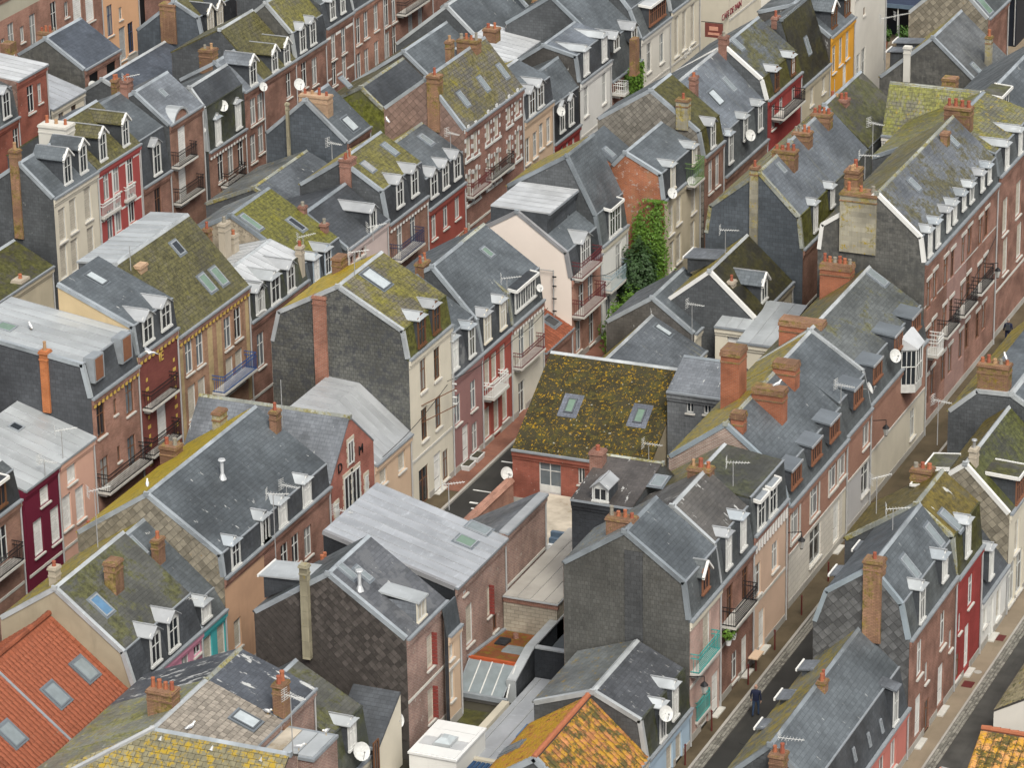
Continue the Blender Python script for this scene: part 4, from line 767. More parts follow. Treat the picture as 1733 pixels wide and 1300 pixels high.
# ------------------------------------------------------------------ measured houses (metres): footprint, roof profile, features
HOUSES = [
 {'label':'orange mossy tiled house with a hipped looking ridge at the bottom edge','t':'y','b':26.3,'front':'cream','gable':'slate_hung','feats':[['ch',-50.8,-50.2,21.96,22.45,3.8,3.68,'brick_moss',['metal']],['sk',-49.76,20.94,3.43,1,0.8,1.1,'glass']],'a0':-53,'a1':-46.3,'prof':[[26.3,2.41],[23.36,5.04],[20.35,3.03]],'roof':['tile_orange','tile_yellow']},
 {'label':'low slate mansard house with light blue front and two white dormers','t':'y','b':26.3,'front':'blue','gable':'slate_hung','feats':[['dm','hood',-44.25,2.31,0.8,1.9,'white',26.3],['dm','hood',-42.57,2.66,0.8,1.9,'white',26.3],['wi','b',-43.31,0.87,0.9,1.7],['wi','b',-42.05,0.87,0.9,1.7]],'a0':-46.3,'a1':-40.45,'prof':[[26.3,2.25],[26,4.22],[23.57,5.34],[20.58,4.25]],'roof':['slate_moss_steep','slate_speck','slate_lich']},
 {'label':'tall grey slate gable house with pink mosaic front and teal balconies','t':'y','b':26.2,'front':'pink_tile','gable':'slate_mottle','feats':[['ch',-39.35,-38.65,21.56,22.95,9.77,11.03,'brick_moss',4],['ch',-40.31,-40.28,22.88,23.81,4.58,10.07,'slate_strip',0],['dm','slate',-38.14,7.35,1,1.2,'wood',26.2],['wi','b',-37.91,4.98,1.1,2.3],['wi','b',-38.33,2.09,1,1.9],['wi','b',-38.21,0.52,1,1.9],['wi','k',-36.66,1.05,1,2.2],['ba',-40.25,-37.23,3.91,0.5,1,'teal'],['ba',-39.54,-37.63,0.94,0.15,1,'teal']],'a0':-40.29,'a1':-35.94,'prof':[[26.2,6.75],[25.96,8.7],[22.87,10.94],[19.7,8.81]],'roof':['slate','slate_blue','slate_lich'],'cornice':'cream'},
 {'label':'brown slate roofed house with brick front and black iron balcony','t':'y','b':26.1,'front':'brick_red','gable':'slate_hung','feats':[['ch',-31.25,-30.55,22.74,23.92,9.64,10.53,'brick_moss',3],['dm','hood',-34.55,7.04,0.8,1.9,'white',26.1],['dm','hood',-32.4,7.13,0.8,1.9,'white',26.1],['wi','d',-34.3,4.93,0.9,2.2],['wi','d',-32.02,5.12,0.9,2.2],['wi','w',-33.56,1.21,0.9,1.6],['wi','k',-32.09,0.45,0.9,2.1],['ba',-37.64,-32.3,4.35,0.8,1,'black']],'a0':-35.66,'a1':-30.78,'prof':[[26.1,6.64],[25.77,8.71],[23.57,10.45],[19.37,7.85]],'roof':['slate','slate_brown','slate_brown']},
 {'label':'dark mossy roofed house with tall white dormers and dentilled pink front','t':'y','b':26,'front':'pink','gable':'slate_hung','feats':[['dm','box',-29.42,7.02,1.2,1.7,'white',26],['dm','box',-27.65,7.02,1.2,1.7,'white',26],['wi','w',-27.18,4.5,1,1.6],['wi','b',-29.08,4.46,0.9,1.5],['wi','w',-30.21,4.31,1,1.8],['wi','k',-30.38,1.64,0.9,2.2],['wi','k',-29.19,1.27,0.9,2.2]],'a0':-30.5,'a1':-25.41,'prof':[[26,7.02],[25.82,9.06],[22.6,9.5],[19.5,7.4]],'roof':['slate','slate_mossdark','moss_lich'],'cornice':'dentil','noverge':1},
 {'label':'long slate house with brick front band and four wide flat topped dormers','t':'y','b':25.7,'front':'terracotta','gable':'brick_flint','feats':[['dm','flat',-23.07,6.73,1.5,1.5,'wood',25.7],['dm','flat',-19.81,6.81,1.5,1.5,'wood',25.7],['dm','flat',-16.79,6.89,1.5,1.5,'wood',25.7],['wi','ws',-23.12,4.56,1.35,1.75],['wi','ws',-19.97,4.53,1.35,1.75],['wi','ws',-16.88,4.78,1.35,1.75],['wi','ws',-13.42,4.84,1.35,1.75],['wi','w',-19.74,1.94,1.9,2],['wi','k',-16.2,1.76,1,2.3],['wi','b',-12.87,2.16,1.1,1.9],['ch',-23.85,-23.25,22.38,23.05,9.12,10.57,'brick_orange_cap',0],['ch',-18.97,-17.77,20.07,21.11,8.24,11.94,'brick_orange_cap',0],['ch',-20.29,-19.49,22.27,23.98,8.39,10.62,'brick_orange_cap',0],['ch',-16.63,-15.83,22.17,23.42,8.83,10.66,'brick_orange_cap',0]],'a0':-24.16,'a1':-14.5,'prof':[[25.7,6],[25.26,7.66],[22.2,10.1],[19.1,7.83]],'roof':['slate','slate_blue','lich'],'trim':'zincblue','bands':[['stone_white',0,9,0,3.2],['cream',9,16,0,3.2]]},
 {'label':'slate terraced house with grey ground floor below wood framed dormers','t':'y','b':25.6,'front':'terracotta','gable':'slate_hung','feats':[['dm','flat',-12.43,7.15,1.5,1.5,'wood',25.6],['dm','flat',-9,7.29,1.5,1.5,'wood',25.6],['wi','w',-9.27,4.93,1.3,1.9],['wi','w',-5.68,4.98,1.3,1.9],['wi','w',-9.66,2.08,1.4,1.8],['wi','w',-5.26,2.29,1.4,1.8],['ch',-9.32,-8.42,20.01,22.44,8.24,10.16,'brick_orange_cap',0]],'a0':-14.5,'a1':-10,'prof':[[25.6,6.05],[25.2,7.9],[22,10],[19,7.8]],'roof':['slate','slate_blue','lich'],'noverge':1,'bands':[['grey_paint',0,99,0,3.2]]},
 {'label':'slate house with white oriel window over the lane and mossy upper roof','t':'y','b':25.5,'front':'terracotta','gable':'slate_hung','feats':[['dm','flat',-4.88,7.48,1.5,1.5,'wood',25.5],['dm','flat',-1.52,7.37,1.5,1.5,'wood',25.5],['wi','w',-1.68,1.82,1,1.8],['or',-3.22,4.6,1.9,2.6],['ch',-0.57,0.33,19.46,21.25,7.85,10.37,'brick_orange_cap',6],['sk',0.07,22.67,9.67,1,0.8,1.35,'glass']],'a0':-10,'a1':0.7,'prof':[[25.5,6.15],[25.1,8.1],[22,10.1],[19,7.8]],'roof':['slate','slate_mosspatch','moss_lich'],'bands':[['cream',0,99,0,3]]},
 {'label':'tall brick house with dark slate gable and giant rendered chimney stack','t':'y','b':25.2,'front':'brick_red','gable':'slate_mottle2','feats':[['dm','hood',1.88,10.72,0.75,1.7,'white',25.2],['dm','hood',3.39,10.81,0.75,1.7,'white',25.2],['dm','hood',5.52,11.04,0.75,1.7,'white',25.2],['dm','hood',6.76,11.1,0.75,1.7,'white',25.2],['dm','hood',8.63,11.29,0.75,1.7,'white',25.2],['dm','hood',10.23,11.24,0.75,1.7,'white',25.2],['dm','hood',12.5,11.21,0.75,1.7,'white',25.2],['dm','hood',13.98,11.22,0.75,1.7,'white',25.2],['ch',0.87,1.97,20.12,22.28,10.7,14.27,'render_lich',3],['ch',2,3,20.01,20.81,12.6,15.22,'brick_lich',3],['ch',12.1,12.7,22.66,23.1,13.46,14.61,'brick_lich',0],['ch',16.27,17.07,21.64,23.25,13.33,14.87,'brick_moss',4],['sk',5.19,23.2,13.68,1,0.6,0.9,'glass'],['sk',13.36,23.12,13.74,1,0.6,0.8,'glass'],['wi','dl',1.93,8.35,0.85,1.8],['wi','dl',3.13,8.49,0.85,1.8],['wi','dl',5.27,8.6,0.85,1.8],['wi','dl',6.68,8.59,0.85,1.8],['wi','dl',8.88,8.7,0.85,1.8],['wi','dl',10.15,8.85,0.85,1.8],['wi','dl',12.44,8.66,0.85,1.8],['wi','dl',13.75,8.76,0.85,1.8],['wi','dl',1.93,5.35,0.85,1.8],['wi','dl',3.13,5.49,0.85,1.8],['wi','dl',5.27,5.6,0.85,1.8],['wi','dl',6.68,5.59,0.85,1.8],['wi','dl',8.88,5.7,0.85,1.8],['wi','dl',10.15,5.85,0.85,1.8],['wi','dl',12.44,5.66,0.85,1.8],['wi','dl',13.75,5.76,0.85,1.8],['wi','dl',1.93,2.35,0.85,1.8],['wi','dl',3.13,2.49,0.85,1.8],['wi','dl',5.27,2.6,0.85,1.8],['wi','dl',6.68,2.59,0.85,1.8],['wi','dl',8.88,2.7,0.85,1.8],['wi','dl',10.15,2.85,0.85,1.8],['wi','dl',12.44,2.66,0.85,1.8],['wi','dl',13.75,2.76,0.85,1.8],['wi','k',2.98,3,1,2.2],['wi','k',6.4,3.09,1,2.2],['wi','k',10.07,3.11,1,2.2],['wi','k',13.48,3.47,1,2.2],['ba',3.71,6.22,5.11,0.7,1,'black'],['ba',7.16,9.91,5.18,0.7,1,'black'],['ba',10.7,13.36,5.32,0.7,1,'black'],['ba',-0.48,2.31,4.95,0.9,1,'white']],'a0':0.99,'a1':16.01,'prof':[[25.2,10.6],[24.98,12.11],[22.28,14.48],[18.96,12.17],[18.79,10.64]],'roof':['slate','slate_moss2','moss_lich','slate'],'trim':'white','bands':[['brick_mauve',4.6,8.6,0,99],['sill',0,99,7.75,7.85],['sill',0,99,4.8,4.9],['sill',0,99,10,10.1]]},
 {'label':'mossy green roofed house with white dormers past the tall brick house','t':'y','b':25,'front':'brick_red','gable':'slate_hung','feats':[['dm','hood',18.55,10.64,0.8,2,'white',25],['dm','hood',21.52,10.64,0.8,2,'white',25],['wi','b',18.62,7.56,1.2,2.3],['wi','b',21.55,7.7,1.2,2.3],['wi','b',18.94,4.85,1.2,2.3],['wi','b',22.08,4.79,1.2,2.3]],'a0':16.91,'a1':25.7,'prof':[[25,10.64],[24.7,12],[21.4,13],[17,11]],'roof':['slate','moss_grey','moss_grey']},
 {'label':'long slate house with lichen back slope and pink front by the right street','t':'y','b':36.45,'front':'pink_deep','gable':'slate_hung','feats':[['ch',-51.48,-50.83,34.08,34.77,4.33,6.49,'brick_moss',2],['ch',-44.59,-44.09,34.01,34.41,5.96,6.88,'brick_lich',2],['dm','slatehood',-40.14,3.05,0.75,1.9,'white',36.45],['sk',-43.62,36.25,3.8,0,0.25,0.7,'slot'],['sk',-41.82,36.28,3.66,0,0.25,0.7,'slot'],['sk',-45.67,36.2,4.02,0,0.25,0.7,'slot'],['wi','w',-40.3,1.82,0.9,2.2],['wi','w',-42.11,1.85,0.9,2.2],['db','shed',-40.18,5.27,0.9,1,'white',31.87],['db','shed',-43.33,5.2,0.9,1,'white',31.87],['db','shed',-46.16,5.02,0.9,1,'white',31.87]],'a0':-50.88,'a1':-38.07,'prof':[[36.45,2.95],[35.98,4.96],[33.91,6.68],[31.62,4.57]],'roof':['slate_dark','slate_blue','lich_grey']},
 {'label':'slate house with gambrel gable of stone slabs and a tall lichen chimney','t':'y','b':36.45,'front':'brick_red','gable':'slab_grey','feats':[['ch',-38.19,-37.49,34.13,35.04,6.04,10.3,'brick_lich',1],['dm','hoodv',-36.14,6.62,0.8,1.8,'white',36.45],['dm','hoodv',-32.44,7.17,0.8,1.8,'white',36.45],['sk',-31.26,35.54,8.86,1,0.7,1.3,'glass'],['sk',-35.19,35.54,8.86,1,0.7,1.3,'glass'],['wi','w',-36.31,4.7,0.9,1.9],['wi','w',-32.46,4.52,0.9,1.9],['wi','w',-35.07,3.38,0.55,1.1],['wi','w',-31.04,3.29,0.55,1.1],['wi','k',-36.33,1.64,1,2.2],['wi','k',-32.59,1.56,1,2.2],['wi','d',-34.85,0.69,0.8,1.7],['db','shed',-31.86,7.95,1,1.1,'white',31.9],['db','shed',-35.49,8.19,1,1.1,'white',31.9]],'a0':-38.07,'a1':-30.26,'prof':[[36.45,6.48],[36.07,8.27],[34.51,10.02],[32.2,8.35],[31.65,6.67]],'roof':['slate','slate_blue','slate_blue','slate'],'trim':'zincblue'},
 {'label':'house with thick golden moss on its roof and bright red painted front','t':'y','b':36.45,'front':'red_paint','gable':'slate_hung','feats':[['dm','hood',-28.44,6.76,0.85,2.2,'white',36.45],['wi','w',-27.67,4.5,0.9,1.7],['wi','w',-29.46,3.51,0.5,1.1],['wi','k',-28.06,1.6,0.9,2.4],['wi','d',-29.65,1.21,0.8,1.4],['ch',-26.4,-25.6,32.8,33.85,8.69,10,'brick_lich',3],['sk',-29.18,35.78,8.8,1,0.7,1.4,'glass'],['db','shed',-25.46,6.7,1,1.2,'white',30.92]],'a0':-30.26,'a1':-25.73,'prof':[[36.45,6.26],[36.23,8.46],[34.27,9.97],[30.67,7.57]],'roof':['moss_dark','moss_gold','moss_gold']},
 {'label':'low white fronted house with steep dark slate roof and one dormer','t':'y','b':36.45,'front':'white','gable':'slate_hung','feats':[['dm','hood',-23.98,3.6,0.8,1.8,'white',36.45],['wi','b',-24.77,1.84,0.6,1.3],['wi','b',-22.31,1.36,0.8,1.7],['wi','k',-23.7,1.01,0.9,2.3]],'a0':-25.73,'a1':-20.77,'prof':[[36.45,3],[33.4,6.7],[30.5,4.5]],'roof':['slate_dark','slate_dark']},
 {'label':'cream house with stone slab gable and white edged mossy roof','t':'y','b':36.45,'front':'cream','gable':'slab_stone','feats':[['dm','flatw',-18.91,5.81,1.7,1.6,'wood',36.45],['wi','b',-19.12,3.87,0.9,1.9],['wi','w',-18.39,1.53,1.2,2.4],['wi','w',-19.86,1.52,1.2,2.4],['db','flatw',-23.62,9.35,1.7,0.9,'white',33.06],['db','flatw',-25.74,9.27,1.7,0.9,'white',33.06],['ch',-20.25,-19.75,34.07,34.47,7.51,8.84,'render',['metal']]],'a0':-20.72,'a1':-12.5,'prof':[[36.45,5.81],[34.02,8.26],[32.81,7.31]],'roof':['moss_streak','moss_gold'],'trim':'white'},
 {'label':'dark slate gable house with broad mossy chimney on the right edge','t':'y','b':36.45,'front':'brick_red','gable':'slate_hung','feats':[['ch',-12.2,-11.4,32.13,33.82,8.53,10.29,'brick_lich',5]],'a0':-12.3,'a1':0.5,'prof':[[36.45,6],[35.2,8.2],[34.07,8.89],[32.12,8.83],[30.62,7.46]],'roof':['slate','slate_blue','slate_blue','lich']},
 {'label':'orange red tiled roof house with three skylights at the lower left corner','t':'y','b':2.4,'front':'cream','gable':'render_beige','feats':[['sk',-53.28,0.42,5.57,0,1,1.25,'glass'],['sk',-56.1,0.44,5.55,0,1,1.25,'glass'],['sk',-60.34,0.46,5.53,0,1,1.25,'glass'],['se',-57.78]],'a0':-67,'a1':-52.01,'prof':[[2.4,3.97],[-2.05,7.55],[-4.78,5.61]],'roof':['tile_red','tile_red'],'trim':'grey'},
 {'label':'mossy slate house with two white dormers above a pink painted front','t':'y','b':2.4,'front':'pink_bright','gable':'render_beige','feats':[['dm','whitegable',-49.85,4.7,1,1.7,'white',2.4],['dm','whitegable',-48,4.64,1,1.7,'white',2.4],['sk',-50.58,0.01,7.7,1,0.8,1.2,'blue'],['ch',-49.23,-48.43,-0.51,0.11,7.32,9.32,'brick_lich',0],['ch',-50.75,-50.25,-2.69,-2.29,8.05,9.36,'render',1],['wi','w',-46.89,3.63,0.8,1.4],['wi','w',-45.54,3.94,0.8,1.4]],'a0':-52.01,'a1':-45.07,'prof':[[2.4,4.43],[1.89,6.22],[-1.67,9.03],[-4.78,6.96]],'roof':['slate_dark','moss_slate','lich']},
 {'label':'slate house with brick chimney above a teal green painted front','t':'y','b':2.4,'front':'teal','gable':'slate_hung','feats':[['dm','hoodv',-44.54,4.67,0.9,1.9,'white',2.4],['ch',-44.39,-43.69,-0.55,-0.15,6.76,8.43,'brick_moss',1],['sk',-44.55,-1.26,8.01,1,0.7,1.2,'glass'],['ch',-41.9,-41.1,-5.98,-5.38,5.68,7.02,'brick_moss',1],['wi','b',-44.52,3.31,0.9,1.8],['wi','b',-42.95,2.85,0.9,1.8]],'a0':-45.07,'a1':-42.47,'prof':[[2.4,4.4],[1.81,5.4],[-1.93,8.58],[-5.93,5.98]],'roof':['slate','slate_blue','lich']},
 {'label':'big blue grey slate roof house with three hooded dormers and lichened verge','t':'y','b':2.4,'front':'brick_red','gable':'slab_stone','feats':[['dm','hood',-41.13,6.06,0.9,2,'white',2.4],['dm','hood',-37.81,6.06,0.9,2,'white',2.4],['dm','hood',-37.74,6.06,0.9,2,'white',2.4],['dm','hood',-35.77,6.06,0.9,2,'white',2.4],['dm','hood',-32.93,6.06,0.9,2,'white',2.4],['wi','w',-35.71,4.18,0.9,1.7],['wi','w',-34.44,4.16,0.9,1.7],['wi','w',-32.98,3.98,0.9,1.7],['wi','b',-41.18,3.42,0.8,1.6],['wi','b',-41.28,2.44,0.8,1.6],['ch',-33.6,-32.8,-5.73,-4.77,7.03,8.43,'brick_moss',2],['ch',-31,-30.2,-3.93,-3.44,8.23,9.6,'render_lich',0],['ch',-31.09,-30.49,-0.52,-0.12,8.6,10.16,'brick_moss',1],['ve',-37.28,-0.15,8.92,1]],'a0':-42.46,'a1':-30.23,'prof':[[2.4,6.06],[2.29,7.27],[-1.73,9.99],[-5.79,7.29]],'roof':['slate_dark','slate_big','lich_yellow'],'trim':'zinc','bands':[['orange_paint',0,4.4,0,99]]},
 {'label':'brick house with stepped stone trim and lettered gable facing the lane','t':'x','b':30,'front':'brick_red','gable':'brick_quoin','feats':[['gt','M',26.31,6.29,0.75],['gt','D',28.92,6.27,0.75],['gw','quoin',27.53,6.87,0.7,1.3,1],['gw','quoin',27.99,4.73,1,2,1],['gw','quoin',27.02,4.7,1,2,1],['gw','quoin',29.47,4.23,0.4,0.9,1],['gw','quoin',25.73,4.35,0.4,0.9,1]],'a0':-6.5,'a1':2.4,'prof':[[30,6.2],[27.47,8.92],[24.68,6.49]],'roof':['slate_grey','slate_grey'],'noverge':1},
 {'label':'low cream house with pale zinc roof below the tall slate gable','t':'y','b':2.4,'front':'peach','gable':'render_pale','feats':[['wi','b',-23.59,4.16,0.9,1.5],['wi','b',-21.17,3.96,0.9,1.5]],'a0':-24.63,'a1':-19.88,'prof':[[2.4,4.99],[-0.63,7.47],[-2.6,7.6]],'roof':['zinc','zinc']},
 {'label':'tall house with big mottled slate gable and mossy yellow green roof','t':'y','b':2.4,'front':'cream','gable':'slate_mottle3','feats':[['ch',-20,-19.6,-3.24,-2.46,6.15,12.33,'brick_red_clean',0],['dm','hoodv',-18.12,9.5,0.95,1.7,'dark',2.4],['dm','hoodv',-16.12,9.54,0.95,1.7,'dark',2.4],['sk',-17.02,-0.74,12.55,1,1.15,1.6,'white'],['wi','d',-18.02,7.68,0.85,1.9],['wi','d',-16.13,7.66,0.85,1.9],['wi','d',-18.02,4.78,0.85,1.9],['wi','d',-16.13,4.76,0.85,1.9],['wi','k',-16.43,0.94,1,2.3],['wi','d',-18.33,1.15,1.3,2.2],['wi','d',-15.33,1.25,0.8,1.8],['ch',-14.95,-14.05,-4.44,-3.88,11.33,12.64,'brick_lich',0]],'a0':-19.88,'a1':-14.1,'prof':[[2.4,9.33],[2.13,10.96],[-1.73,13.09],[-5.46,11.09],[-5.92,9.29]],'roof':['moss_steep','moss_green','moss_yellow','slate'],'cornice':'cream'},
 {'label':'mauve fronted house with patchy slate mansard in the central lane','t':'y','b':2.4,'front':'mauve','gable':'slate_hung','feats':[['dm','hood',-11.33,6.34,0.9,1.9,'white',2.4],['dm','hood',-13.73,6.4,0.9,1.9,'white',2.4],['wi','w',-12.92,5.3,0.85,1.8],['wi','w',-11.27,5.24,0.85,1.8],['wi','w',-13.44,3.9,0.85,1.8],['wi','w',-11.23,3.91,0.85,1.8],['wi','w',-13.36,1.41,0.85,1.8],['wi','w',-11.14,1.3,0.85,1.8],['wi','k',-12.47,1.44,0.9,2.2],['ch',-9.93,-9.03,-1.64,-1.09,9.75,10.94,'brick_lich',3]],'a0':-14.1,'a1':-9.89,'prof':[[2.4,6.05],[1.95,8.2],[-1.5,10.3],[-5,8]],'roof':['slate_patch','slate_blue','lich']},
 {'label':'red painted house with two cream dormers under a smooth slate roof','t':'y','b':2.4,'front':'red_paint2','gable':'slate_hung','feats':[['dm','hoodv',-9.09,6.41,0.9,2,'cream',2.4],['dm','hoodv',-6.82,6.39,0.9,2,'cream',2.4],['wi','b',-9.18,4.59,0.85,1.8],['wi','b',-8.16,4.59,0.85,1.8],['wi','b',-6.9,4.65,0.85,1.8],['wi','b',-9.33,1.46,0.85,1.9],['wi','b',-7.97,1.41,0.85,1.9],['wi','b',-6.69,1.59,0.85,1.9],['ba',-10.09,-7.6,3.24,0.7,0.9,'white']],'a0':-9.89,'a1':-5.57,'prof':[[2.4,6.05],[2.11,7.94],[-0.6,10.92],[-4.6,8.52]],'roof':['slate_dark','slate_blue','slate_blue'],'noverge':0},
 {'label':'dark slate roofed house with ornate cream front and burgundy balcony','t':'y','b':2.4,'front':'cream_ornate','gable':'slate_hung','feats':[['dm','flatw',-3.45,6.67,3,1.3,'white',2.4],['wi','w',-4.01,4.41,0.95,2],['wi','w',-2.48,4.43,0.95,2],['wi','w',-4.2,0.04,0.95,2],['ba',-6.42,-1.82,3.42,0.6,0.9,'burgundy'],['sk',-3.2,-0.04,9.49,1,0.6,0.8,'green'],['ch',-1.45,-0.55,-2.52,-2.02,9.31,9.75,'brick_lich',2]],'a0':-5.46,'a1':-0.74,'prof':[[2.4,6.09],[2.19,7.98],[-1.3,10.34],[-5.3,7.94]],'roof':['slate','slate_blue','slate_blue'],'cornice':'dentil'},
 {'label':'small house with orange tile lean roof beside the pale blank gable','t':'y','b':2.4,'front':'brick_red','gable':'render_pale','feats':[['sk',2.72,1.44,3.15,0,1,0.9,'dark']],'a0':-0.7,'a1':3.78,'prof':[[2.4,2.65],[0.5,3.65]],'roof':['tile_red'],'flatback':1},
 {'label':'brick house with blank pale gable wall and two burgundy balconies','t':'y','b':2.4,'front':'brick_pink','gable':'render_pale','feats':[['dm','whitegable',6.03,5.78,1.5,1.9,'white',2.4],['wi','w',5.35,3.79,0.95,2.1],['wi','w',6.88,3.85,0.95,2.1],['wi','w',4.79,1.68,0.9,2],['wi','w',6.94,1.4,0.9,2],['ba',3.03,7.2,5.76,0.7,1,'burgundy'],['ba',2.09,7.53,3.34,0.8,1,'burgundy']],'a0':3.78,'a1':8.6,'prof':[[2.4,5.78],[2.12,7.38],[-1.1,9.64],[-3.5,8.26]],'roof':['slate_dark','slate_blue','slate'],'trim':'grey'},
 {'label':'zinc flat roofed attic block with dark slate sides above the pale gable','t':'y','b':0.8,'front':'slate_dark','gable':'slate_dark','feats':[['wi','w',7.33,8.24,0.4,0.45]],'a0':4,'a1':9.1,'prof':[[0.8,9.66],[-2.9,9.72]],'roof':['zinc_white'],'noverge':1},
 {'label':'white fronted house with slate mansard and pale blue balcony','t':'y','b':2.4,'front':'white','gable':'slate_hung','feats':[['dm','flatw',10.94,6.18,2,1.9,'white',2.4],['wi','w',9.86,4.22,0.95,2.2],['wi','w',11.56,4.24,0.95,2.2],['wi','w',9.81,2.2,0.95,2.2],['wi','w',11.65,1.86,0.95,2.2],['ba',7.4,11.99,3.25,0.7,1,'bluegrey']],'a0':8.6,'a1':13.06,'prof':[[2.4,6.16],[2.11,8.13],[0.23,11.82],[-3.77,9.42]],'roof':['slate','slate_blue','lich'],'cornice':'cream'},
 {'label':'brown brick house with black mansard at the far left edge','t':'y','b':-10,'front':'brick_brown','gable':'slate_hung','feats':[['wi','w',-42.74,5.97,1,2],['dm','flatw',-42.62,8.06,1,1.6,'dark',-10],['ba',-44.4,-41.84,4.87,0.7,1,'black']],'a0':-50,'a1':-40.77,'prof':[[-10,7.77],[-10.29,9.31],[-11.02,9.8],[-15.02,7.8]],'roof':['slate_black','slate','slate']},
 {'label':'crimson painted house with white shutters under a pale zinc roof','t':'y','b':-10,'front':'crimson','gable':'render_crimson','feats':[['wi','s',-38.33,7.42,0.95,2],['wi','s',-39.22,4.91,0.95,2],['wi','s',-37.43,4.86,0.95,2],['sk',-35.31,-13.24,9.05,0,0.7,0.7,'dark']],'a0':-40.41,'a1':-36.77,'prof':[[-10,8.05],[-14.5,9.44]],'roof':['zinc_pale','zinc_pale'],'noverge':1},
 {'label':'salmon pink house with white shutters under a pale zinc roof','t':'y','b':-10,'front':'salmon','gable':'render_pale','feats':[['wi','s',-35.46,7.39,0.95,1.9],['wi','s',-36.25,5.07,0.95,1.9],['wi','s',-34.75,4.98,0.95,1.9]],'a0':-36.77,'a1':-32.93,'prof':[[-10,8.1],[-14.52,9.44]],'roof':['zinc_pale','zinc_pale'],'noverge':1},
 {'label':'brick house with slate clad gable and pale zinc topped mansard','t':'y','b':-10,'front':'brick_brown2','gable':'slate_diamond','feats':[['ch',-33.05,-32.55,-12.91,-12.45,9.08,12.57,'brick_orange',1],['wi','d',-32.02,8.68,0.9,1.9],['wi','d',-28.81,8.73,0.9,1.9],['wi','d',-31.96,5.54,0.9,1.9],['wi','d',-28.91,5.57,0.9,1.9],['wi','d',-30.45,8.82,0.35,0.9],['wi','d',-30.34,6.06,0.35,0.9],['dm','red',-32.08,10.98,0.95,1.6,'terracotta',-10],['dm','red',-28.99,10.93,0.95,1.6,'terracotta',-10],['ba',-34,-28.12,4.9,0.8,1,'black'],['sk',-31.26,-15.87,12.86,1,0.9,1,'green'],['ch',-24.95,-24.05,-19.14,-18.55,12.8,12.92,'render',1]],'a0':-32.93,'a1':-27.69,'prof':[[-10,10.26],[-10.38,12.12],[-17.6,13.1]],'roof':['slate_dark','zinc_pale','zinc_pale'],'trim':'zinc','cornice':'dentil'},
 {'label':'narrow maroon house with yellow inlay and tall white shutters','t':'y','b':-10,'front':'maroon','gable':'render_ochre','feats':[['dm','whitegable',-26.42,11.05,1.1,2,'white',-10],['dm','whitegable',-24.35,11.1,1.1,2,'white',-10],['wi','s',-25.41,8.11,1.1,2.2],['wi','s',-25.36,6.09,1.1,2.2],['ba',-27.49,-24.27,7.56,0.6,1,'black'],['ba',-27.53,-24.28,4.84,0.6,1,'black'],['sk',-25.27,-13.61,13.83,1,0.75,1.2,'white'],['tx','IE',-25.13,9.76,0.75,'yellow'],['il',-26.84,1.2,9.6],['il',-23.69,1.2,9.9]],'a0':-27.69,'a1':-23.09,'prof':[[-10,10.76],[-10.18,12.38],[-14.66,14.27]],'roof':['slate_dark','slate_blue','slate'],'cornice':'dentil'},  # the tall white panels are closed window shutters
 {'label':'house with patterned brown and yellow brick front and mossy tile roof','t':'y','b':-10,'front':'brick_pattern','gable':'slate_hung','feats':[['ch',-21.92,-21.12,-13.38,-12.72,12.69,13.46,'brick_beige',0],['sk',-17.43,-12.77,13.04,0,0.7,0.9,'dark'],['sk',-17.51,-10.99,11.18,0,0.75,1.2,'green'],['sk',-16.17,-10.94,11.13,0,0.75,1.2,'green'],['wi','w',-21.88,8.47,0.9,1.9],['wi','w',-20.58,8.44,0.9,1.9],['wi','w',-17.17,8.21,0.9,1.9],['wi','w',-15.9,8.31,0.9,1.9],['wi','b',-20.54,6.11,0.95,2.1],['wi','b',-17.14,5.67,0.95,2.1],['wi','b',-15.96,5.7,0.95,2.1],['wi','b',-21.8,5.73,0.95,2.1],['wi','b',-20.58,5.72,0.95,2.1],['ba',-19.4,-15.26,5.44,0.8,1,'blue']],'a0':-23.09,'a1':-14.38,'prof':[[-10,10.14],[-13.64,13.95],[-15.95,13.76]],'roof':['moss_olive','zinc_pale'],'noverge':1,'cornice':'dentil','bands':[['brick_yellow',3.45,4.05,3.3,9.3],['brick_yellow',4.55,5.15,3.3,9.3],['brick_yellow',0.15,0.5,3.3,9.3],['brick_yellow',8.15,8.55,3.3,9.3]]},
 {'label':'house with bright zinc roof and three white dormers on a mossy mansard','t':'y','b':-10,'front':'brick_red','gable':'slate_hung','feats':[['dm','whitegable',-13.18,7.99,0.9,1.7,'white',-10],['dm','whitegable',-9.03,7.9,0.9,1.7,'white',-10],['dm','whitegable',-12.98,7.92,0.9,1.7,'white',-10],['dm','hoodv',-11.08,7.86,1.1,1.9,'white',-10],['wi','w',-13.19,5.81,0.95,2.1],['wi','w',-12.77,5.94,0.95,2.1],['wi','w',-13.19,5.72,0.95,2.1],['ch',-12.46,-11.96,-13.84,-13.44,9.27,12.35,'brick_lich',1],['ch',-9.9,-9.1,-14.13,-13.73,9.18,11.79,'render',1],['ch',-8.9,-8.3,-14.04,-13.64,9.21,10.75,'render',1],['ch',-7.4,-7,-10.45,-10.05,7.77,10.01,'render',1]],'a0':-14.38,'a1':-6.8,'prof':[[-10,7.86],[-10.33,9.3],[-12.37,10.02],[-14.49,9.37]],'roof':['slate_moss_steep','zinc_white','zinc_white']},
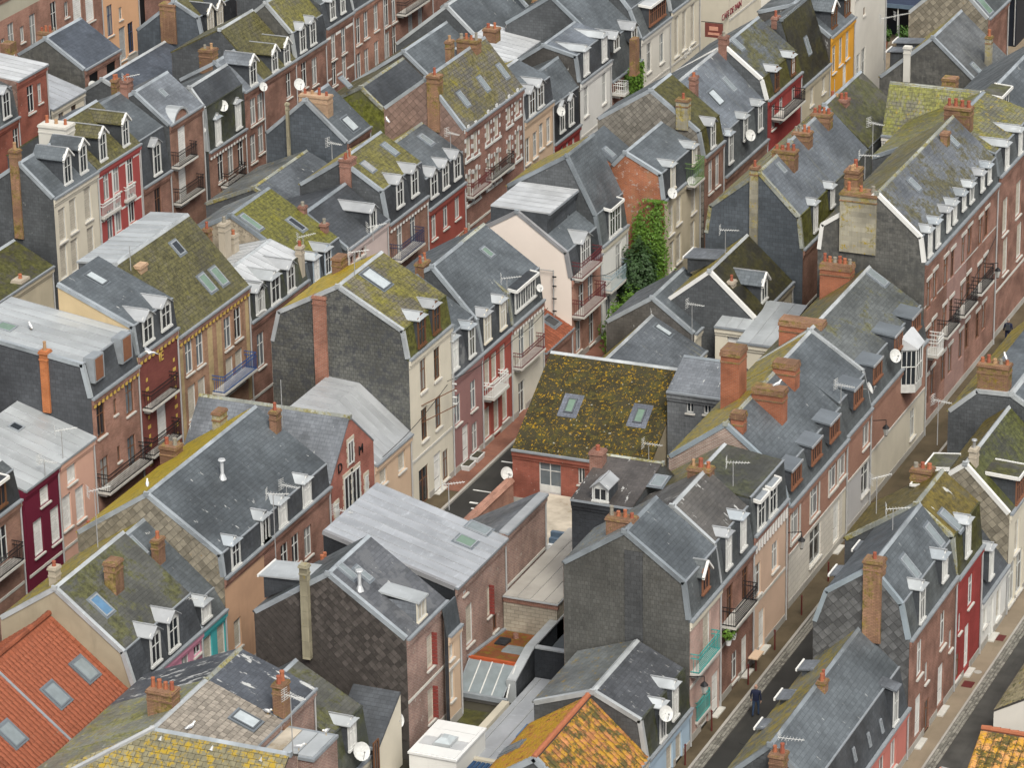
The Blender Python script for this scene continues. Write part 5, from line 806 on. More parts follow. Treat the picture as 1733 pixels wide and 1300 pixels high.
 {'label':'house with bright green moss roof and blue slate dormers','t':'y','b':-10,'front':'brick_red','gable':'rubble','feats':[['sk',-6.14,-13.9,10.65,1,0.6,1.5,'green'],['sk',-3.28,-12.35,9.74,1,0.6,1.2,'dark'],['dm','hoodv',-5.64,7.24,0.9,1.9,'blueframe',-10],['dm','hoodv',-4.05,7.17,0.9,1.9,'blueframe',-10],['ch',-1.78,-1.38,-12.94,-12.54,9.55,10.35,'brick_red',1],['ch',-2.17,-1.77,-11.36,-10.96,8.63,9.54,'brick_red',1]],'a0':-6.8,'a1':-1.6,'prof':[[-10,6.8],[-10.4,8.6],[-14.94,11.26],[-17.93,9.74]],'roof':['slate_blue','moss_bright','slate_lich']},
 {'label':'small dark slate roofed house with white and red framed front','t':'y','b':-10,'front':'redwhite','gable':'slate_hung','feats':[['wi','rw',-0.78,7.32,0.6,1.3],['wi','rw',-0,7.4,0.6,1.3],['wi','rw',0.77,7.39,0.6,1.3],['dm','whitegable',2.4,7.84,0.9,1.3,'white',-10]],'a0':-1.29,'a1':4.5,'prof':[[-10,7.84],[-12.79,9.81],[-16.79,8.31]],'roof':['slate_dark','slate_dark']},
 {'label':'mossy roofed house with dark slate gable and two crisp white dormers','t':'y','b':-10,'front':'brick_brown','gable':'slate_hung','feats':[['ch',4.49,5.39,-13.14,-12.41,9.01,11.31,'brick_red',5],['dm','whitegable',6.37,8.01,1,2.3,'white',-10],['dm','whitegable',8.59,8,1,2.3,'white',-10],['sk',5.93,-11.86,10.49,1,0.6,0.9,'slot2'],['sk',9.36,-11.96,10.55,1,0.6,1.1,'glass'],['wi','w',6.23,5.84,0.9,2.3],['wi','w',8.22,5.98,0.9,2.3],['ba',4.06,8.26,5.1,0.8,1,'navy']],'a0':4.61,'a1':10.5,'prof':[[-10,7.44],[-10.35,9.54],[-13.1,11.26],[-15.96,9.38]],'roof':['slate_dark','moss_green2','lich'],'cornice':'dentil'},
 {'label':'red painted house with three white dormers on slate','t':'y','b':-10,'front':'red_paint2','gable':'slate_hung','feats':[['dm','whitegable',11.5,6.98,1,2.2,'white',-10],['dm','whitegable',13.31,6.96,1,2.2,'white',-10],['dm','whitegable',15.15,6.99,1,2.2,'white',-10],['wi','w',11.38,5.13,0.8,1.9],['wi','w',13.21,5.24,0.8,1.9],['wi','w',15.06,5.26,0.8,1.9],['sk',14.8,-11.93,9.47,1,0.6,1,'glass']],'a0':10.5,'a1':16.37,'prof':[[-10,6.45],[-10.12,8.4],[-12.93,10.06],[-15.93,8.06]],'roof':['slate_dark','slate_blue','lich'],'noverge':1},
 {'label':'tall brown brick house with diamond slate gable and long mossy roof','t':'y','b':-10,'front':'brick_brown3','gable':'diamond_brown','feats':[['ch',16.43,17.13,-12.55,-11.72,9.49,13.2,'brick_lich',1],['ch',23.67,24.47,-13.6,-12.19,12.01,13.41,'brick_lich',4],['ch',27.14,27.94,-13.22,-12.29,12.29,13.21,'brick_lich',2],['ch',22.2,22.8,-13.78,-13.38,11.88,13.71,'brick_lich',1],['sk',18.76,-11.04,11.1,0,0.55,1.1,'glass'],['sk',22.12,-11.07,11.13,0,0.55,1.1,'glass'],['sk',25.22,-11.01,11.07,0,0.55,1.1,'glass'],['wi','quoin',16.99,8.74,0.75,1.9],['wi','quoin',18.23,8.67,0.75,1.9],['wi','quoin',20.27,8.77,0.75,1.9],['wi','quoin',21.68,8.76,0.75,1.9],['wi','quoin',23.76,8.97,0.75,1.9],['wi','quoin',25.21,9.16,0.75,1.9],['wi','quoin',16.99,5.74,0.75,1.9],['wi','quoin',18.23,5.67,0.75,1.9],['wi','quoin',20.27,5.77,0.75,1.9],['wi','quoin',21.68,5.76,0.75,1.9],['wi','quoin',23.76,5.97,0.75,1.9],['wi','quoin',25.21,6.16,0.75,1.9],['wi','quoin',16.85,6.18,0.75,1.9],['wi','quoin',18.12,6.4,0.75,1.9],['wi','quoin',20.15,6.38,0.75,1.9],['wi','quoin',21.56,6.26,0.75,1.9],['wi','quoin',23.65,6.34,0.75,1.9],['wi','quoin',24.96,6.36,0.75,1.9],['ba',19.82,23.46,5.39,0.5,0.9,'black'],['ba',16.52,19.56,5.33,0.5,0.9,'burgundy']],'a0':16.55,'a1':26.16,'prof':[[-10,9.86],[-12.66,13.03],[-15.65,10.75]],'roof':['moss_long','moss_brown'],'trim':'zinc'},
 {'label':'narrow peach house with mossy dormers beside the long brick terrace','t':'y','b':-10,'front':'peach','gable':'slate_hung','feats':[['dm','whitegable',27.66,7.46,1,2,'white',-10],['dm','whitegable',29.15,7.55,1,2,'white',-10],['wi','w',29.21,5.47,0.75,1.8],['wi','w',30.5,5.51,0.75,1.8],['wi','w',26.63,5.19,0.75,1.8],['wi','w',28.12,5.21,0.75,1.8]],'a0':26.32,'a1':31.34,'prof':[[-10,7.44],[-10.2,9],[-12.6,10],[-17,8]],'roof':['slate_dark','slate_blue','lich']},
 {'label':'black mansard house with tall white dormers over a deep red band','t':'y','b':-10,'front':'red_paint','gable':'slate_hung','feats':[['dm','whitegable',32.91,4.65,0.9,2,'white',-10],['dm','whitegable',34.55,4.65,0.9,2,'white',-10],['wi','w',32.88,3.45,0.5,1.1],['wi','w',33.86,3.47,0.5,1.1],['wi','w',34.99,3.45,0.5,1.1]],'a0':31.37,'a1':36.16,'prof':[[-10,4.25],[-10.08,6.87],[-11.56,8.89],[-15.56,6.89]],'roof':['slate_black','slate_blue','slate']},
 {'label':'white fronted house with brown grey slate gable and zinc mansard top','t':'y','b':-10,'front':'white','gable':'slate_brown','feats':[['dm','hood',37.39,7.39,0.9,1.9,'white',-10],['dm','hood',40.78,7.4,0.9,1.9,'white',-10],['wi','w',37.34,5.52,0.8,2.2],['wi','w',40.74,5.4,0.8,2.2]],'a0':36.24,'a1':42.05,'prof':[[-10,7.18],[-10.26,9.02],[-12.71,9.6],[-14.8,8.17]],'roof':['slate_dark','slate_glare','slate'],'trim':'zinc'},
 {'label':'slate roof house half covered by ivy above a small terrace','t':'y','b':-10,'front':'brick_red','gable':'slate_hung','feats':[['dm','whitegable',43.09,7.52,1,2,'white',-10],['dm','whitegable',46.55,7.21,1,2,'white',-10],['ba',39.44,43.01,4.58,1,0.8,'white'],['ch',42.1,42.9,-8.64,-8.2,8.7,6.21,'brick_lich',0]],'a0':42.1,'a1':47.93,'prof':[[-10,5.5],[-10.6,8],[-14.5,11.3],[-18,9]],'roof':['slate','slate_blue','slate']},
 {'label':'white house with orange framed dormer row near the hotel','t':'y','b':-10,'front':'white_warm','gable':'slate_hung','feats':[['wi','w',49.52,5.1,0.9,2.2],['wi','w',52.12,5.05,0.9,2.2],['dm','flatwide',51.19,7.39,3.2,1.4,'terracotta',-10]],'a0':47.93,'a1':53.88,'prof':[[-10,6.99],[-10.81,9.02],[-11.86,10.28],[-14.86,8.28]],'roof':['slate','slate_blue','slate']},
 {'label':'cream hotel building with tall beige shutters and red hanging sign','t':'y','b':-10,'front':'cream','gable':'slate_hung','feats':[['wi','b',55.16,5.06,0.9,3],['wi','b',56.78,5.07,0.9,3],['wi','b',58.58,5.09,0.9,3],['tx','BAR',57.43,3.23,0.9,'white']],'a0':54.04,'a1':60.06,'prof':[[-10,7.29],[-10.4,9.29],[-14.4,11.29],[-18.4,9.29]],'roof':['slate','slate_blue','slate']},
 {'label':'pale yellow building with red painted shop lettering on its wall','t':'y','b':-10,'front':'cream','gable':'cream','feats':[['tx','CAFE DE PAIN',67.05,3.75,0.7,'red']],'a0':66.5,'a1':76,'prof':[[-10,11],[-10.4,12.5],[-14.4,14.5],[-18.4,12.5]],'roof':['slate','slate_blue','slate']},
 {'label':'cream house with two long slate dormers and brick chimney flue','t':'y','b':-30,'front':'cream','gable':'slate_hung','feats':[['dm','slate',1.03,8.87,1,1.9,'white',-30.25],['dm','slate',3.11,8.91,1,1.9,'white',-30.29],['ch',-1.44,-0.94,-32.88,-32.28,5.73,11.53,'brick_lich',1],['wi','b',-0.4,6.63,0.9,2.2],['wi','b',1,6.78,0.9,2.2],['wi','b',2.92,6.91,0.9,2.2],['wi','b',0.88,4.15,0.9,2.2],['wi','b',3,4.25,0.9,2.2],['wi','b',-0.51,4.22,0.9,2.2]],'a0':-1.32,'a1':4.36,'prof':[[-30,8.7],[-32.3,10.75],[-34.38,9.29]],'roof':['slate_blue','slate']},
 {'label':'red and white timber framed house with mossy topped dormers','t':'y','b':-30,'front':'timber','gable':'slate_hung','feats':[['dm','slate',5.64,8.93,0.9,1.8,'white',-30.26],['dm','slate',8.71,8.94,0.9,1.8,'white',-30.28],['ch',4,5.2,-33.88,-31.91,10.08,11.39,'render_white',3],['wi','w',5.41,7.33,0.8,2],['wi','w',6.76,7.41,0.8,2],['wi','w',8.64,7.43,0.8,2],['wi','w',5.61,4.63,0.8,2],['wi','w',6.76,4.76,0.8,2],['wi','w',8.55,4.8,0.8,2],['ba',4.42,6.8,5.49,0.25,0.9,'white'],['ba',7.54,8.8,5.59,0.25,0.9,'white']],'a0':4.36,'a1':10.06,'prof':[[-30,8.76],[-33,11.3],[-36.5,9]],'roof':['moss_olive','moss_olive','moss_olive'],'noverge':1,'bands':[['white',0,0.14,0,99],['white',1.78,2.1,0,8.2],['white',3.62,3.95,0,8.2],['white',5.5,5.7,0,99],['white',0,99,8,8.12],['white',0,99,5.1,5.24]]},
 {'label':'small house with steep slate roof and one white gabled dormer','t':'y','b':-30,'front':'brick_red','gable':'slate_hung','feats':[['dm','whitegable',12.19,5.93,1.1,2.2,'white',-30],['wi','d',12.07,3.9,0.9,2.2]],'a0':10.13,'a1':14.01,'prof':[[-30,5.7],[-30.4,8.6],[-33.5,10.6],[-37,9]],'roof':['slate_dark','slate_blue','slate'],'noverge':1},
 {'label':'tall brick house with arched attic gable and black balconies','t':'y','b':-30,'front':'brick_brown','gable':'slate_hung','feats':[['ch',14,14.8,-33.41,-32.89,9.94,11.39,'brick_red',2],['ch',15.3,15.9,-34.83,-34.41,9.21,10.91,'brick_lich',2],['wi','s',15.79,6.87,1.1,2.6],['wi','s',15.59,4.03,1.1,2.6],['ba',13.75,16.83,5.81,0.6,1,'black'],['ba',13.17,17.56,3.27,0.6,1,'black'],['ar',15.67,8.82],['sk',16.47,-31.61,10,0,0.5,0.7,'glass']],'a0':14.12,'a1':18.87,'prof':[[-30,8.71],[-32.49,10.71],[-34.8,9.51]],'roof':['slate_light','slate']},
 {'label':'house with ribbed slate mansard and round satellite dish','t':'y','b':-30,'front':'brick_brown','gable':'slate_hung','feats':[['dm','hoodv',20.9,5.27,0.8,1.9,'white',-30],['dm','hoodv',23.93,5.43,0.8,1.9,'white',-30],['wi','w',21.08,3.58,0.9,2.1],['wi','w',22.58,3.54,0.9,2.1],['wi','w',24.1,3.61,0.9,2.1],['ba',20.91,23.71,2.27,0.6,0.9,'black']],'a0':19.41,'a1':24.97,'prof':[[-30,5.19],[-30.13,8.21],[-31.21,9.6],[-35.21,7.6]],'roof':['slate_moss_steep','slate_dark','slate'],'cornice':'dentil'},
 {'label':'red brick house with long slate dormer and wide gable chimney','t':'y','b':-30,'front':'brick_red','gable':'slate_hung','feats':[['ch',24.95,25.85,-33.31,-32.31,8.7,10.36,'brick_lich',2],['dm','slate',26.55,7.76,1,1.7,'white',-30.08],['wi','w',26.21,5.94,0.9,1.9],['wi','w',27.64,5.95,0.9,1.9],['wi','w',25.97,3.36,0.9,2],['wi','w',27.19,3.64,0.9,2]],'a0':24.97,'a1':27.92,'prof':[[-30,7.74],[-32.13,9.65],[-34.92,8.1]],'roof':['slate_light','slate']},
 {'label':'red brick house with mossy roof and two pairs of dormers','t':'y','b':-30,'front':'brick_red','gable':'slate_hung','feats':[['dm','slate',29.82,7.75,0.9,1.5,'white',-30.05],['dm','slate',31.72,7.75,0.9,1.5,'white',-30.05],['wi','w',34.26,6.22,0.8,1.8],['wi','w',31.78,6.16,0.8,1.8]],'a0':27.92,'a1':33.03,'prof':[[-30,7.75],[-33.2,11],[-37,9]],'roof':['moss_olive','moss_olive'],'noverge':1},
 {'label':'brick house with grey slate gable and green mossy mansard roof','t':'y','b':-30,'front':'brick_red','gable':'slate_mottle2','feats':[['dm','whitegable',34.21,7.92,0.9,2.2,'white',-30],['dm','whitegable',35.84,7.96,0.9,2.2,'white',-30],['wi','w',34.26,6.22,0.9,2],['wi','w',35.94,5.95,0.9,2]],'a0':33.03,'a1':37.91,'prof':[[-30,7.76],[-30.22,9.53],[-32.22,11.61],[-34.08,10.09]],'roof':['slate_dark','moss_green2','slate'],'trim':'zinc'},
 {'label':'red brick house with white string course and slate dormers','t':'y','b':-30,'front':'brick_red','gable':'slate_hung','feats':[['dm','whitegable',39.16,8.89,0.8,1.6,'white',-30],['dm','whitegable',40.84,8.88,0.8,1.6,'white',-30],['wi','w',39.13,6.85,0.8,1.9],['wi','w',40.81,6.83,0.8,1.9],['wi','w',39.1,4.91,0.8,1.9],['wi','w',40.78,4.88,0.8,1.9]],'a0':37.99,'a1':42.52,'prof':[[-30,8.54],[-30.4,10.2],[-33,12],[-37,10]],'roof':['slate_dark','slate','slate'],'bands':[['white',0,99,7.55,7.75],['white',0,99,4.55,4.7]],'noverge':1},
 {'label':'pink red brick house with stone window heads in the top terrace','t':'y','b':-30,'front':'brick_pink','gable':'slate_hung','feats':[['wi','w',43.3,6.82,0.8,2],['wi','w',44.63,6.9,0.8,2],['wi','w',46.38,7,0.8,2],['wi','w',43.23,4.17,0.8,2],['wi','w',44.56,4.13,0.8,2],['wi','w',46.31,4.21,0.8,2]],'a0':42.52,'a1':47.71,'prof':[[-30,8.62],[-30.4,10.62],[-33.4,12.62],[-37.4,10.62]],'roof':['slate_dark','slate','slate']},
 {'label':'brick house with black balcony and tall grey shutters in the top terrace','t':'y','b':-30,'front':'brick_red','gable':'slate_hung','feats':[['wi','w',48.14,6.98,0.8,2.4],['wi','w',49.5,6.95,0.8,2.4],['wi','w',48.08,4.17,0.8,2.4],['wi','w',49.4,4.27,0.8,2.4],['wi','g',52.38,4.37,0.9,3.6],['wi','g',54.16,4.35,0.9,3.6],['ba',49.89,54.23,6.27,0.8,0.9,'black']],'a0':47.71,'a1':56.47,'prof':[[-30,8.6],[-30.4,10.6],[-33.4,12.6],[-37.4,10.6]],'roof':['slate_dark','slate','slate']},
 {'label':'dull brown brick house at the far end of the top terrace','t':'y','b':-30,'front':'brick_brown3','gable':'slate_hung','feats':[['wi','w',58.19,3.59,0.9,2.2],['wi','w',59.8,3.62,0.9,2.2],['wi','w',61.42,3.66,0.9,2.2],['wi','w',63.06,3.58,0.9,2.2]],'a0':56.47,'a1':65.26,'prof':[[-30,8.6],[-30.4,10.6],[-33.4,12.6],[-37.4,10.6]],'roof':['slate_dark','slate','slate']},
 {'label':'house with weathered red brick gable end and cream garden front','t':'y','b':4.5,'front':'cream_dirty','gable':'brick_weathered','feats':[['dm','hood',15.52,7.89,0.8,2.2,'cream',4.5],['dm','hood',19.42,8.28,0.8,2.2,'cream',4.5],['wi','b',15.24,5.91,0.9,1.9],['wi','b',16.62,6.17,0.9,1.9],['wi','b',15.37,3.5,0.9,1.9],['wi','b',16.62,3.59,0.9,1.9],['wi','b',19.29,6.01,0.9,1.9],['wi','b',19.15,3.57,0.9,1.9],['ba',17.66,19.5,7.45,0.7,1.4,'green']],'a0':14.02,'a1':20.42,'prof':[[4.5,7.67],[4.3,9.3],[1.9,10.5],[1.02,9.55]],'roof':['slate_dark','slate_blue','slate_blue'],'trim':'zinc'},
 {'label':'small slate back roof with a brick parapet beside the ruined gable','t':'y','b':1,'front':'brick_weathered','gable':'brick_weathered','feats':[['sk',14.95,0.5,10,0,0.5,0.8,'glass']],'a0':14.12,'a1':17.27,'prof':[[1,9.64],[-0.76,10.93]],'roof':['slate_blue'],'noverge':1},
 {'label':'house with stone slab gable and thick mossy mansard roof','t':'y','b':4.5,'front':'brick_brown','gable':'slab_mixed','feats':[['ch',21.15,21.75,2.61,3.41,9.82,11.84,'render_lich',1],['dm','whitegable',22.86,8.33,0.8,2.2,'white',4.5],['wi','w',22.44,6.49,0.8,2.2],['wi','w',23.75,6.49,0.8,2.2]],'a0':21.27,'a1':24.9,'prof':[[4.5,8.21],[4.18,9.82],[0.84,12.29],[-2.77,9.99]],'roof':['moss_dark2','moss_dark2','slate'],'trim':'zinc'},
 {'label':'house with shining slate roof and large square skylight','t':'y','b':4.5,'front':'brick_brown','gable':'slate_hung','feats':[['sk',28.51,2.66,9.75,1,1,1.2,'white'],['sk',31.26,2.58,9.82,1,0.6,1.2,'glass'],['dm','hood',26.26,6.21,0.8,2,'white',4.5],['dm','hood',29.1,6.91,0.8,2,'white',4.5],['dm','hood',32.01,6.65,0.8,2,'white',4.5],['ch',25.25,25.95,1.99,2.39,9.7,12,'brick_red',1]],'a0':25.08,'a1':33.52,'prof':[[4.5,5.64],[4.2,8.3],[0.9,11.4],[-3,9]],'roof':['slate','slate_glare','slate'],'noverge':1},
 {'label':'house with dark moss streaked roof above a scarlet front','t':'y','b':4.5,'front':'red_paint','gable':'slate_hung','feats':[['ch',33.4,34,1.05,1.61,10.17,12.34,'brick_red',1],['dm','hoodv',35.33,8.44,0.8,2,'dark',4.5],['dm','hoodv',38.68,8.53,0.8,2,'dark',4.5],['wi','w',34.74,6.89,0.8,2],['wi','w',36.32,6.95,0.8,2],['wi','w',38.89,7.05,0.8,2],['ba',34.33,38.85,6.78,0.9,0.8,'black'],['sk',34.96,1.85,11.44,1,0.6,1,'glass']],'a0':33.52,'a1':40.47,'prof':[[4.5,8.28],[4.11,9.68],[1.39,11.8],[-2.05,9.57]],'roof':['moss_dark2','moss_streak2','slate'],'trim':'white'},
 {'label':'low house with blackened mossy roof beside the mustard yellow house','t':'y','b':4.5,'front':'cream_dirty','gable':'slate_hung','feats':[['sk',43.7,3.85,9.04,0,0.6,1.2,'glass'],['wi','b',42.8,6.1,0.8,2],['wi','b',45.37,6.23,0.8,2],['ch',40.65,41.35,2.25,2.65,10.94,11.76,'brick_red',1]],'a0':40.68,'a1':46.69,'prof':[[4.5,7.07],[2.96,11.72],[-0.04,9.72]],'roof':['moss_black','slate'],'noverge':1},
 {'label':'mustard yellow house with brown slate gable and dark dormers','t':'y','b':4.5,'front':'mustard','gable':'slate_brown','feats':[['dm','slate',48.42,9.07,1.2,1.5,'dark',4.18],['dm','slate',51.5,9.1,1.2,1.5,'dark',4.14],['wi','w',47.62,7.03,0.8,2],['wi','w',49.09,7.17,0.8,2],['wi','w',50.59,7.19,0.8,2],['wi','k',50.09,4.73,0.9,2.4]],'a0':46.78,'a1':52.15,'prof':[[4.5,8.89],[1.66,10.94],[-0.83,10.2]],'roof':['slate_blue','slate'],'trim':'zinc'},
 {'label':'tall white rendered house beside the crossing in the far lane','t':'y','b':4.5,'front':'white_warm','gable':'white_warm','feats':[['wi','d',54.21,6.84,0.6,2],['wi','d',54.4,8.61,0.5,0.6],['wi','w',53.11,4.29,0.9,3],['wi','w',54.35,4.39,0.9,3]],'a0':52.2,'a1':59.5,'prof':[[4.5,10.5],[1.5,11.5],[-2.5,10.5]],'roof':['slate','slate']},
 {'label':'small slate house with gabled end in the middle courtyard','t':'y','b':10.9,'front':'cream','gable':'slate_brown','feats':[['wi','w',5.1,2.21,0.8,1.8],['sk',6.89,9.6,4.97,0,0.5,0.9,'glass']],'a0':2.01,'a1':7.41,'prof':[[10.9,4.03],[8.23,5.97],[5.32,4.07]],'roof':['slate_blue','slate_grey'],'trim':'zinc'},
 {'label':'low slate roof with streaked ridge and golden lichen on its back slope','t':'y','b':11.6,'front':'cream','gable':'slate_hung','feats':[['sk',1.13,9.28,4.28,0,0.6,1.1,'white']],'a0':-8,'a1':2,'prof':[[11.6,3.07],[8.23,4.84],[5.36,2.01]],'roof':['slate_streak','lich'],'noverge':1},
 {'label':'low cream annex with standing seam zinc roof beside the slate house','t':'x','b':-2,'front':'cream','gable':'cream','feats':[['wi','k',13.42,3.84,0.9,2]],'a0':12.2,'a1':14.28,'prof':[[-2,4.72],[-5.7,5.15]],'roof':['zinc_pale'],'noverge':1},
 {'label':'second pale zinc annex stepping forward beside the cream one','t':'x','b':0,'front':'cream','gable':'cream','feats':[],'a0':14.3,'a1':16.7,'prof':[[0,4.75],[-5.7,5.2]],'roof':['zinc_pale'],'noverge':1},
 {'label':'dark mossy roofed house with white ridge against the large slate gable','t':'y','b':14.3,'front':'cream_dirty','gable':'slate_hung','feats':[['dm','slate',5.55,5.23,1,1.25,'white',14],['db','shed',7.46,6.88,1.6,1,'white',8.65],['ch',3.7,4.3,12.31,12.71,6.14,6.83,'render',1]],'a0':3.2,'a1':9.9,'prof':[[14.3,5],[11.4,7.63],[8.4,5.2]],'roof':['moss_black','lich'],'trim':'white'},
 {'label':'large blue slate gabled house with tall rendered flue in the middle block','t':'y','b':14.9,'front':'brick_brown','gable':'slate_hung2','feats':[['ch',9.91,10.41,11.52,12.03,6.98,11.91,'render_lich',1],['dm','hood',12.36,7.43,0.8,2.2,'white',14.9],['dm','hood',15.61,7.95,0.8,2.2,'white',14.9],['ch',13.36,14.16,11.74,13.17,10.28,11.92,'brick_lich',4],['sk',12.57,12.61,11.14,1,0.5,0.8,'glass']],'a0':10.03,'a1':16.2,'prof':[[14.9,7.08],[14.68,9.07],[12.06,11.69],[8.89,9.12],[8.65,7.35]],'roof':['moss_steep','slate_mix','lich_grey','slate'],'trim':'zinc'},
 {'label':'slate house with shared brick chimneys and tilted zinc dormer','t':'y','b':14.9,'front':'brick_brown','gable':'slate_hung2','feats':[['ch',17.16,17.96,11.73,12.82,10.54,11.88,'brick_lich',4],['ch',21.12,21.92,11.61,12.81,10.54,11.86,'brick_lich',4]],'a0':16.2,'a1':23.5,'prof':[[14.9,7.1],[14.69,9.08],[11.9,11.7],[8.9,9.1]],'roof':['slate_mosspatch','slate_mix','lich_grey'],'noverge':1},
 {'label':'house with brick chimney and dark moss stained slate slope','t':'y','b':14.9,'front':'brick_brown','gable':'slate_hung2','feats':[['ch',25.33,26.13,11.38,12.57,10.75,11.53,'brick_red',4]],'a0':23.5,'a1':31,'prof':[[14.9,7.1],[14.7,9.2],[11.7,11.8],[8.9,9.1]],'roof':['slate_mosspatch','moss_mid','lich_grey'],'noverge':1},
 {'label':'dark house with brown diamond clad gable and red shuttered side windows','t':'y','b':14.15,'front':'brick_mottled','gable':'diamond_dark','feats':[['db','zinc',-44.5,8,1.7,1.2,'white',5.99],['ch',-46.81,-46.46,8.76,9.16,4.65,9.64,'concrete_lich',0],['dm','zincshed',-44.44,6.62,1.1,1.1,'cream',14],['wi','sr',-43.81,4.64,0.8,1.8],['wi','sr',-43.86,1.78,0.8,1.8],['sk',-45.43,10.62,8.99,0,0.5,1.1,'glass'],['sk',-44.71,11.13,8.64,0,0.45,1,'glass'],['ve',-45.92,11.51,8.38,1],['ch',-36.8,-36.2,6.24,6.64,6.47,6.72,'render_white',2],['ch',-42.2,-41.6,7.46,7.86,7.28,7.53,'brick_lich',2]],'a0':-46.51,'a1':-41.84,'prof':[[14.15,6.56],[10.12,9.34],[6.09,6.67]],'roof':['slate_patch2','slate'],'trim':'zinc'},
 {'label':'small peach painted link house with blue slate lean roof','t':'y','b':14.6,'front':'peach','gable':'slate_black','feats':[['wi','b',-42.34,4.42,0.5,1.6],['wi','b',-42.37,2.17,0.5,1.6]],'a0':-42.68,'a1':-41.17,'prof':[[14.6,5.07],[14.39,6.44]],'roof':['slate_blue'],'noverge':1},
 {'label':'large flat zinc roofed building with rough brick side wall','t':'y','b':13.5,'front':'brick_mottled','gable':'slate_black','feats':[['sk',-33.1,12.15,6.31,0,0.9,1.2,'glass'],['sk',-34.81,12.17,6.31,0,0.95,1,'green'],['wi','b',-37.57,3.17,0.9,2.2],['wi','sr',-35.1,3.36,0.5,1.7],['wi','w',-38.04,5.33,0.5,0.6],['wi','d',-34.37,1.83,0.6,0.9]],'a0':-39.25,'a1':-32.85,'prof':[[13.5,5.95],[6.37,7.86]],'roof':['zinc_blue'],'trim':'grey'},
 {'label':'slate roofed building with long bare brick wall above the yard','t':'y','b':13.5,'front':'brick_mottled','gable':'brick_mottled','feats':[],'a0':-32.85,'a1':-27.48,'prof':[[13.5,6.2],[13.15,6.2],[8.5,3.6]],'roof':['zinc','slate_grey'],'noverge':1},
 {'label':'house with white streaked dark slate roof near the bottom edge','t':'y','b':12.36,'front':'brick_mottled','gable':'slate_hung','feats':[['ch',-59.7,-58.9,7.31,8.58,7.13,8.78,'brick_lich',4]],'a0':-56.4,'a1':-52.9,'prof':[[12.36,6.65],[8.6,8],[3.6,5.8]],'roof':['slate_dropping','slate_dropping'],'noverge':1},
 {'label':'house with worn brown stone slab roof and large rooflight at the bottom','t':'y','b':12.3,'front':'brick_mottled','gable':'slate_hung','feats':[['sk',-57.79,11.27,6.99,0,0.9,1.2,'white'],['ch',-56.35,-55.65,11.94,12.48,5.5,8.31,'brick_lich',2]],'a0':-61.6,'a1':-56.4,'prof':[[12.3,6.6],[8.6,8],[3.6,5.8]],'roof':['slab_roof','slate_lightlich'],'noverge':1},
 {'label':'house with green and golden lichened slab roof turned to the viewer at the bottom edge','t':'x','b':67,'front':'cream_dirty','gable':'brick_mottled','feats':[['hx',[5.63,-63.45,6.71],[8.7,-61.6,8],[1.5,-67,4.2],[8.7,-67,4.2]],['tr',9.17,61.95,7.75,0],['tr',11.72,61.98,7.74,0],['tr',14.18,62.04,7.69,0]],'a0':8.7,'a1':15.4,'prof':[[67,4.2],[61.6,8],[60.9,7.6]],'roof':['slab_hip','grout'],'noverge':1},
 {'label':'mossy grey mansard house with crooked white dormer behind the brick wall','t':'y','b':13.5,'front':'cream','gable':'slate_hung','feats':[['dm','hood',-51.48,3,0.8,2,'white',13.5]],'a0':-52.9,'a1':-49.5,'prof':[[13.5,1.8],[13.15,4.19],[9.75,6.07],[6.75,4.07]],'roof':['slate_moss_steep','moss_slate','slate'],'noverge':1},
 {'label':'little dark slate lean roof over a cream wall beside the black gable','t':'x','b':49.6,'front':'slate_black','gable':'cream','feats':[['gw','d',49.96,1.87,0.6,1.7,1]],'a0':11.5,'a1':14,'prof':[[49.6,2.2],[47,3.9]],'roof':['slate_dark'],'noverge':1},
 {'label':'house with gold and black mossed roof above a red brick wall with white doors','t':'x','b':16.5,'front':'brick_redpaint','gable':'render_beige','feats':[['sk',9.36,13.68,5.18,0,0.55,1,'patch'],['sk',13.47,13.69,5.17,0,0.55,1,'patch'],['wi','frenchdoor',9.22,2,1.3,2.1],['wi','w',11.1,2.57,0.4,1.5]],'a0':6.98,'a1':15.1,'prof':[[16.5,3.43],[10.72,7.02],[8.22,5.02]],'roof':['moss_goldspeck','slate'],'noverge':1,'trim':'white'},
 {'label':'brown slate cross wing with small dormer behind the grey gable house','t':'x','b':33,'front':'slate_black','gable':'slate_hung','feats':[['sk',20.94,30.5,9.19,0,0.7,1.1,'glass'],['dm','whitegable',18.78,8.8,0.85,0.85,'white',33],['ch',17.03,17.7,29.4,30.1,8.96,10.09,'brick_red',1]],'a0':17.21,'a1':20.5,'prof':[[33,8.8],[28.76,9.47],[26.26,7.47]],'roof':['slate_brown2','slate_brown'],'noverge':1},
 {'label':'grey slate hung back wing with two tiny white framed windows','t':'x','b':14,'front':'slate_greyhung','gable':'slate_greyhung','feats':[['wi','w',16.54,6.28,0.42,0.75],['wi','w',17.54,6.34,0.42,0.75]],'a0':15.2,'a1':18.4,'prof':[[14,7.1],[11.4,8.15],[9.5,7]],'roof':['slate_grey','slate_grey'],'noverge':1},
 {'label':'house with plain dark slate gable and long four pot chimney','t':'y','b':-20.5,'front':'brick_red','gable':'slate_hung2','feats':[['ch',21.37,22.17,-24.08,-21.99,7.48,9.24,'brick_beige',4],['sk',22.9,-21.15,7.05,0,1,1.2,'white'],['sk',26.39,-23.06,8.71,0,0.5,0.9,'glass'],['ch',20.72,20.92,-24.81,-24.62,4.94,8.76,'concrete_lich',0]],'a0':20.97,'a1':24.65,'prof':[[-20.5,6.48],[-23.5,9.1],[-26.46,6.51]],'roof':['slate_blue','slate'],'trim':'zinc'},
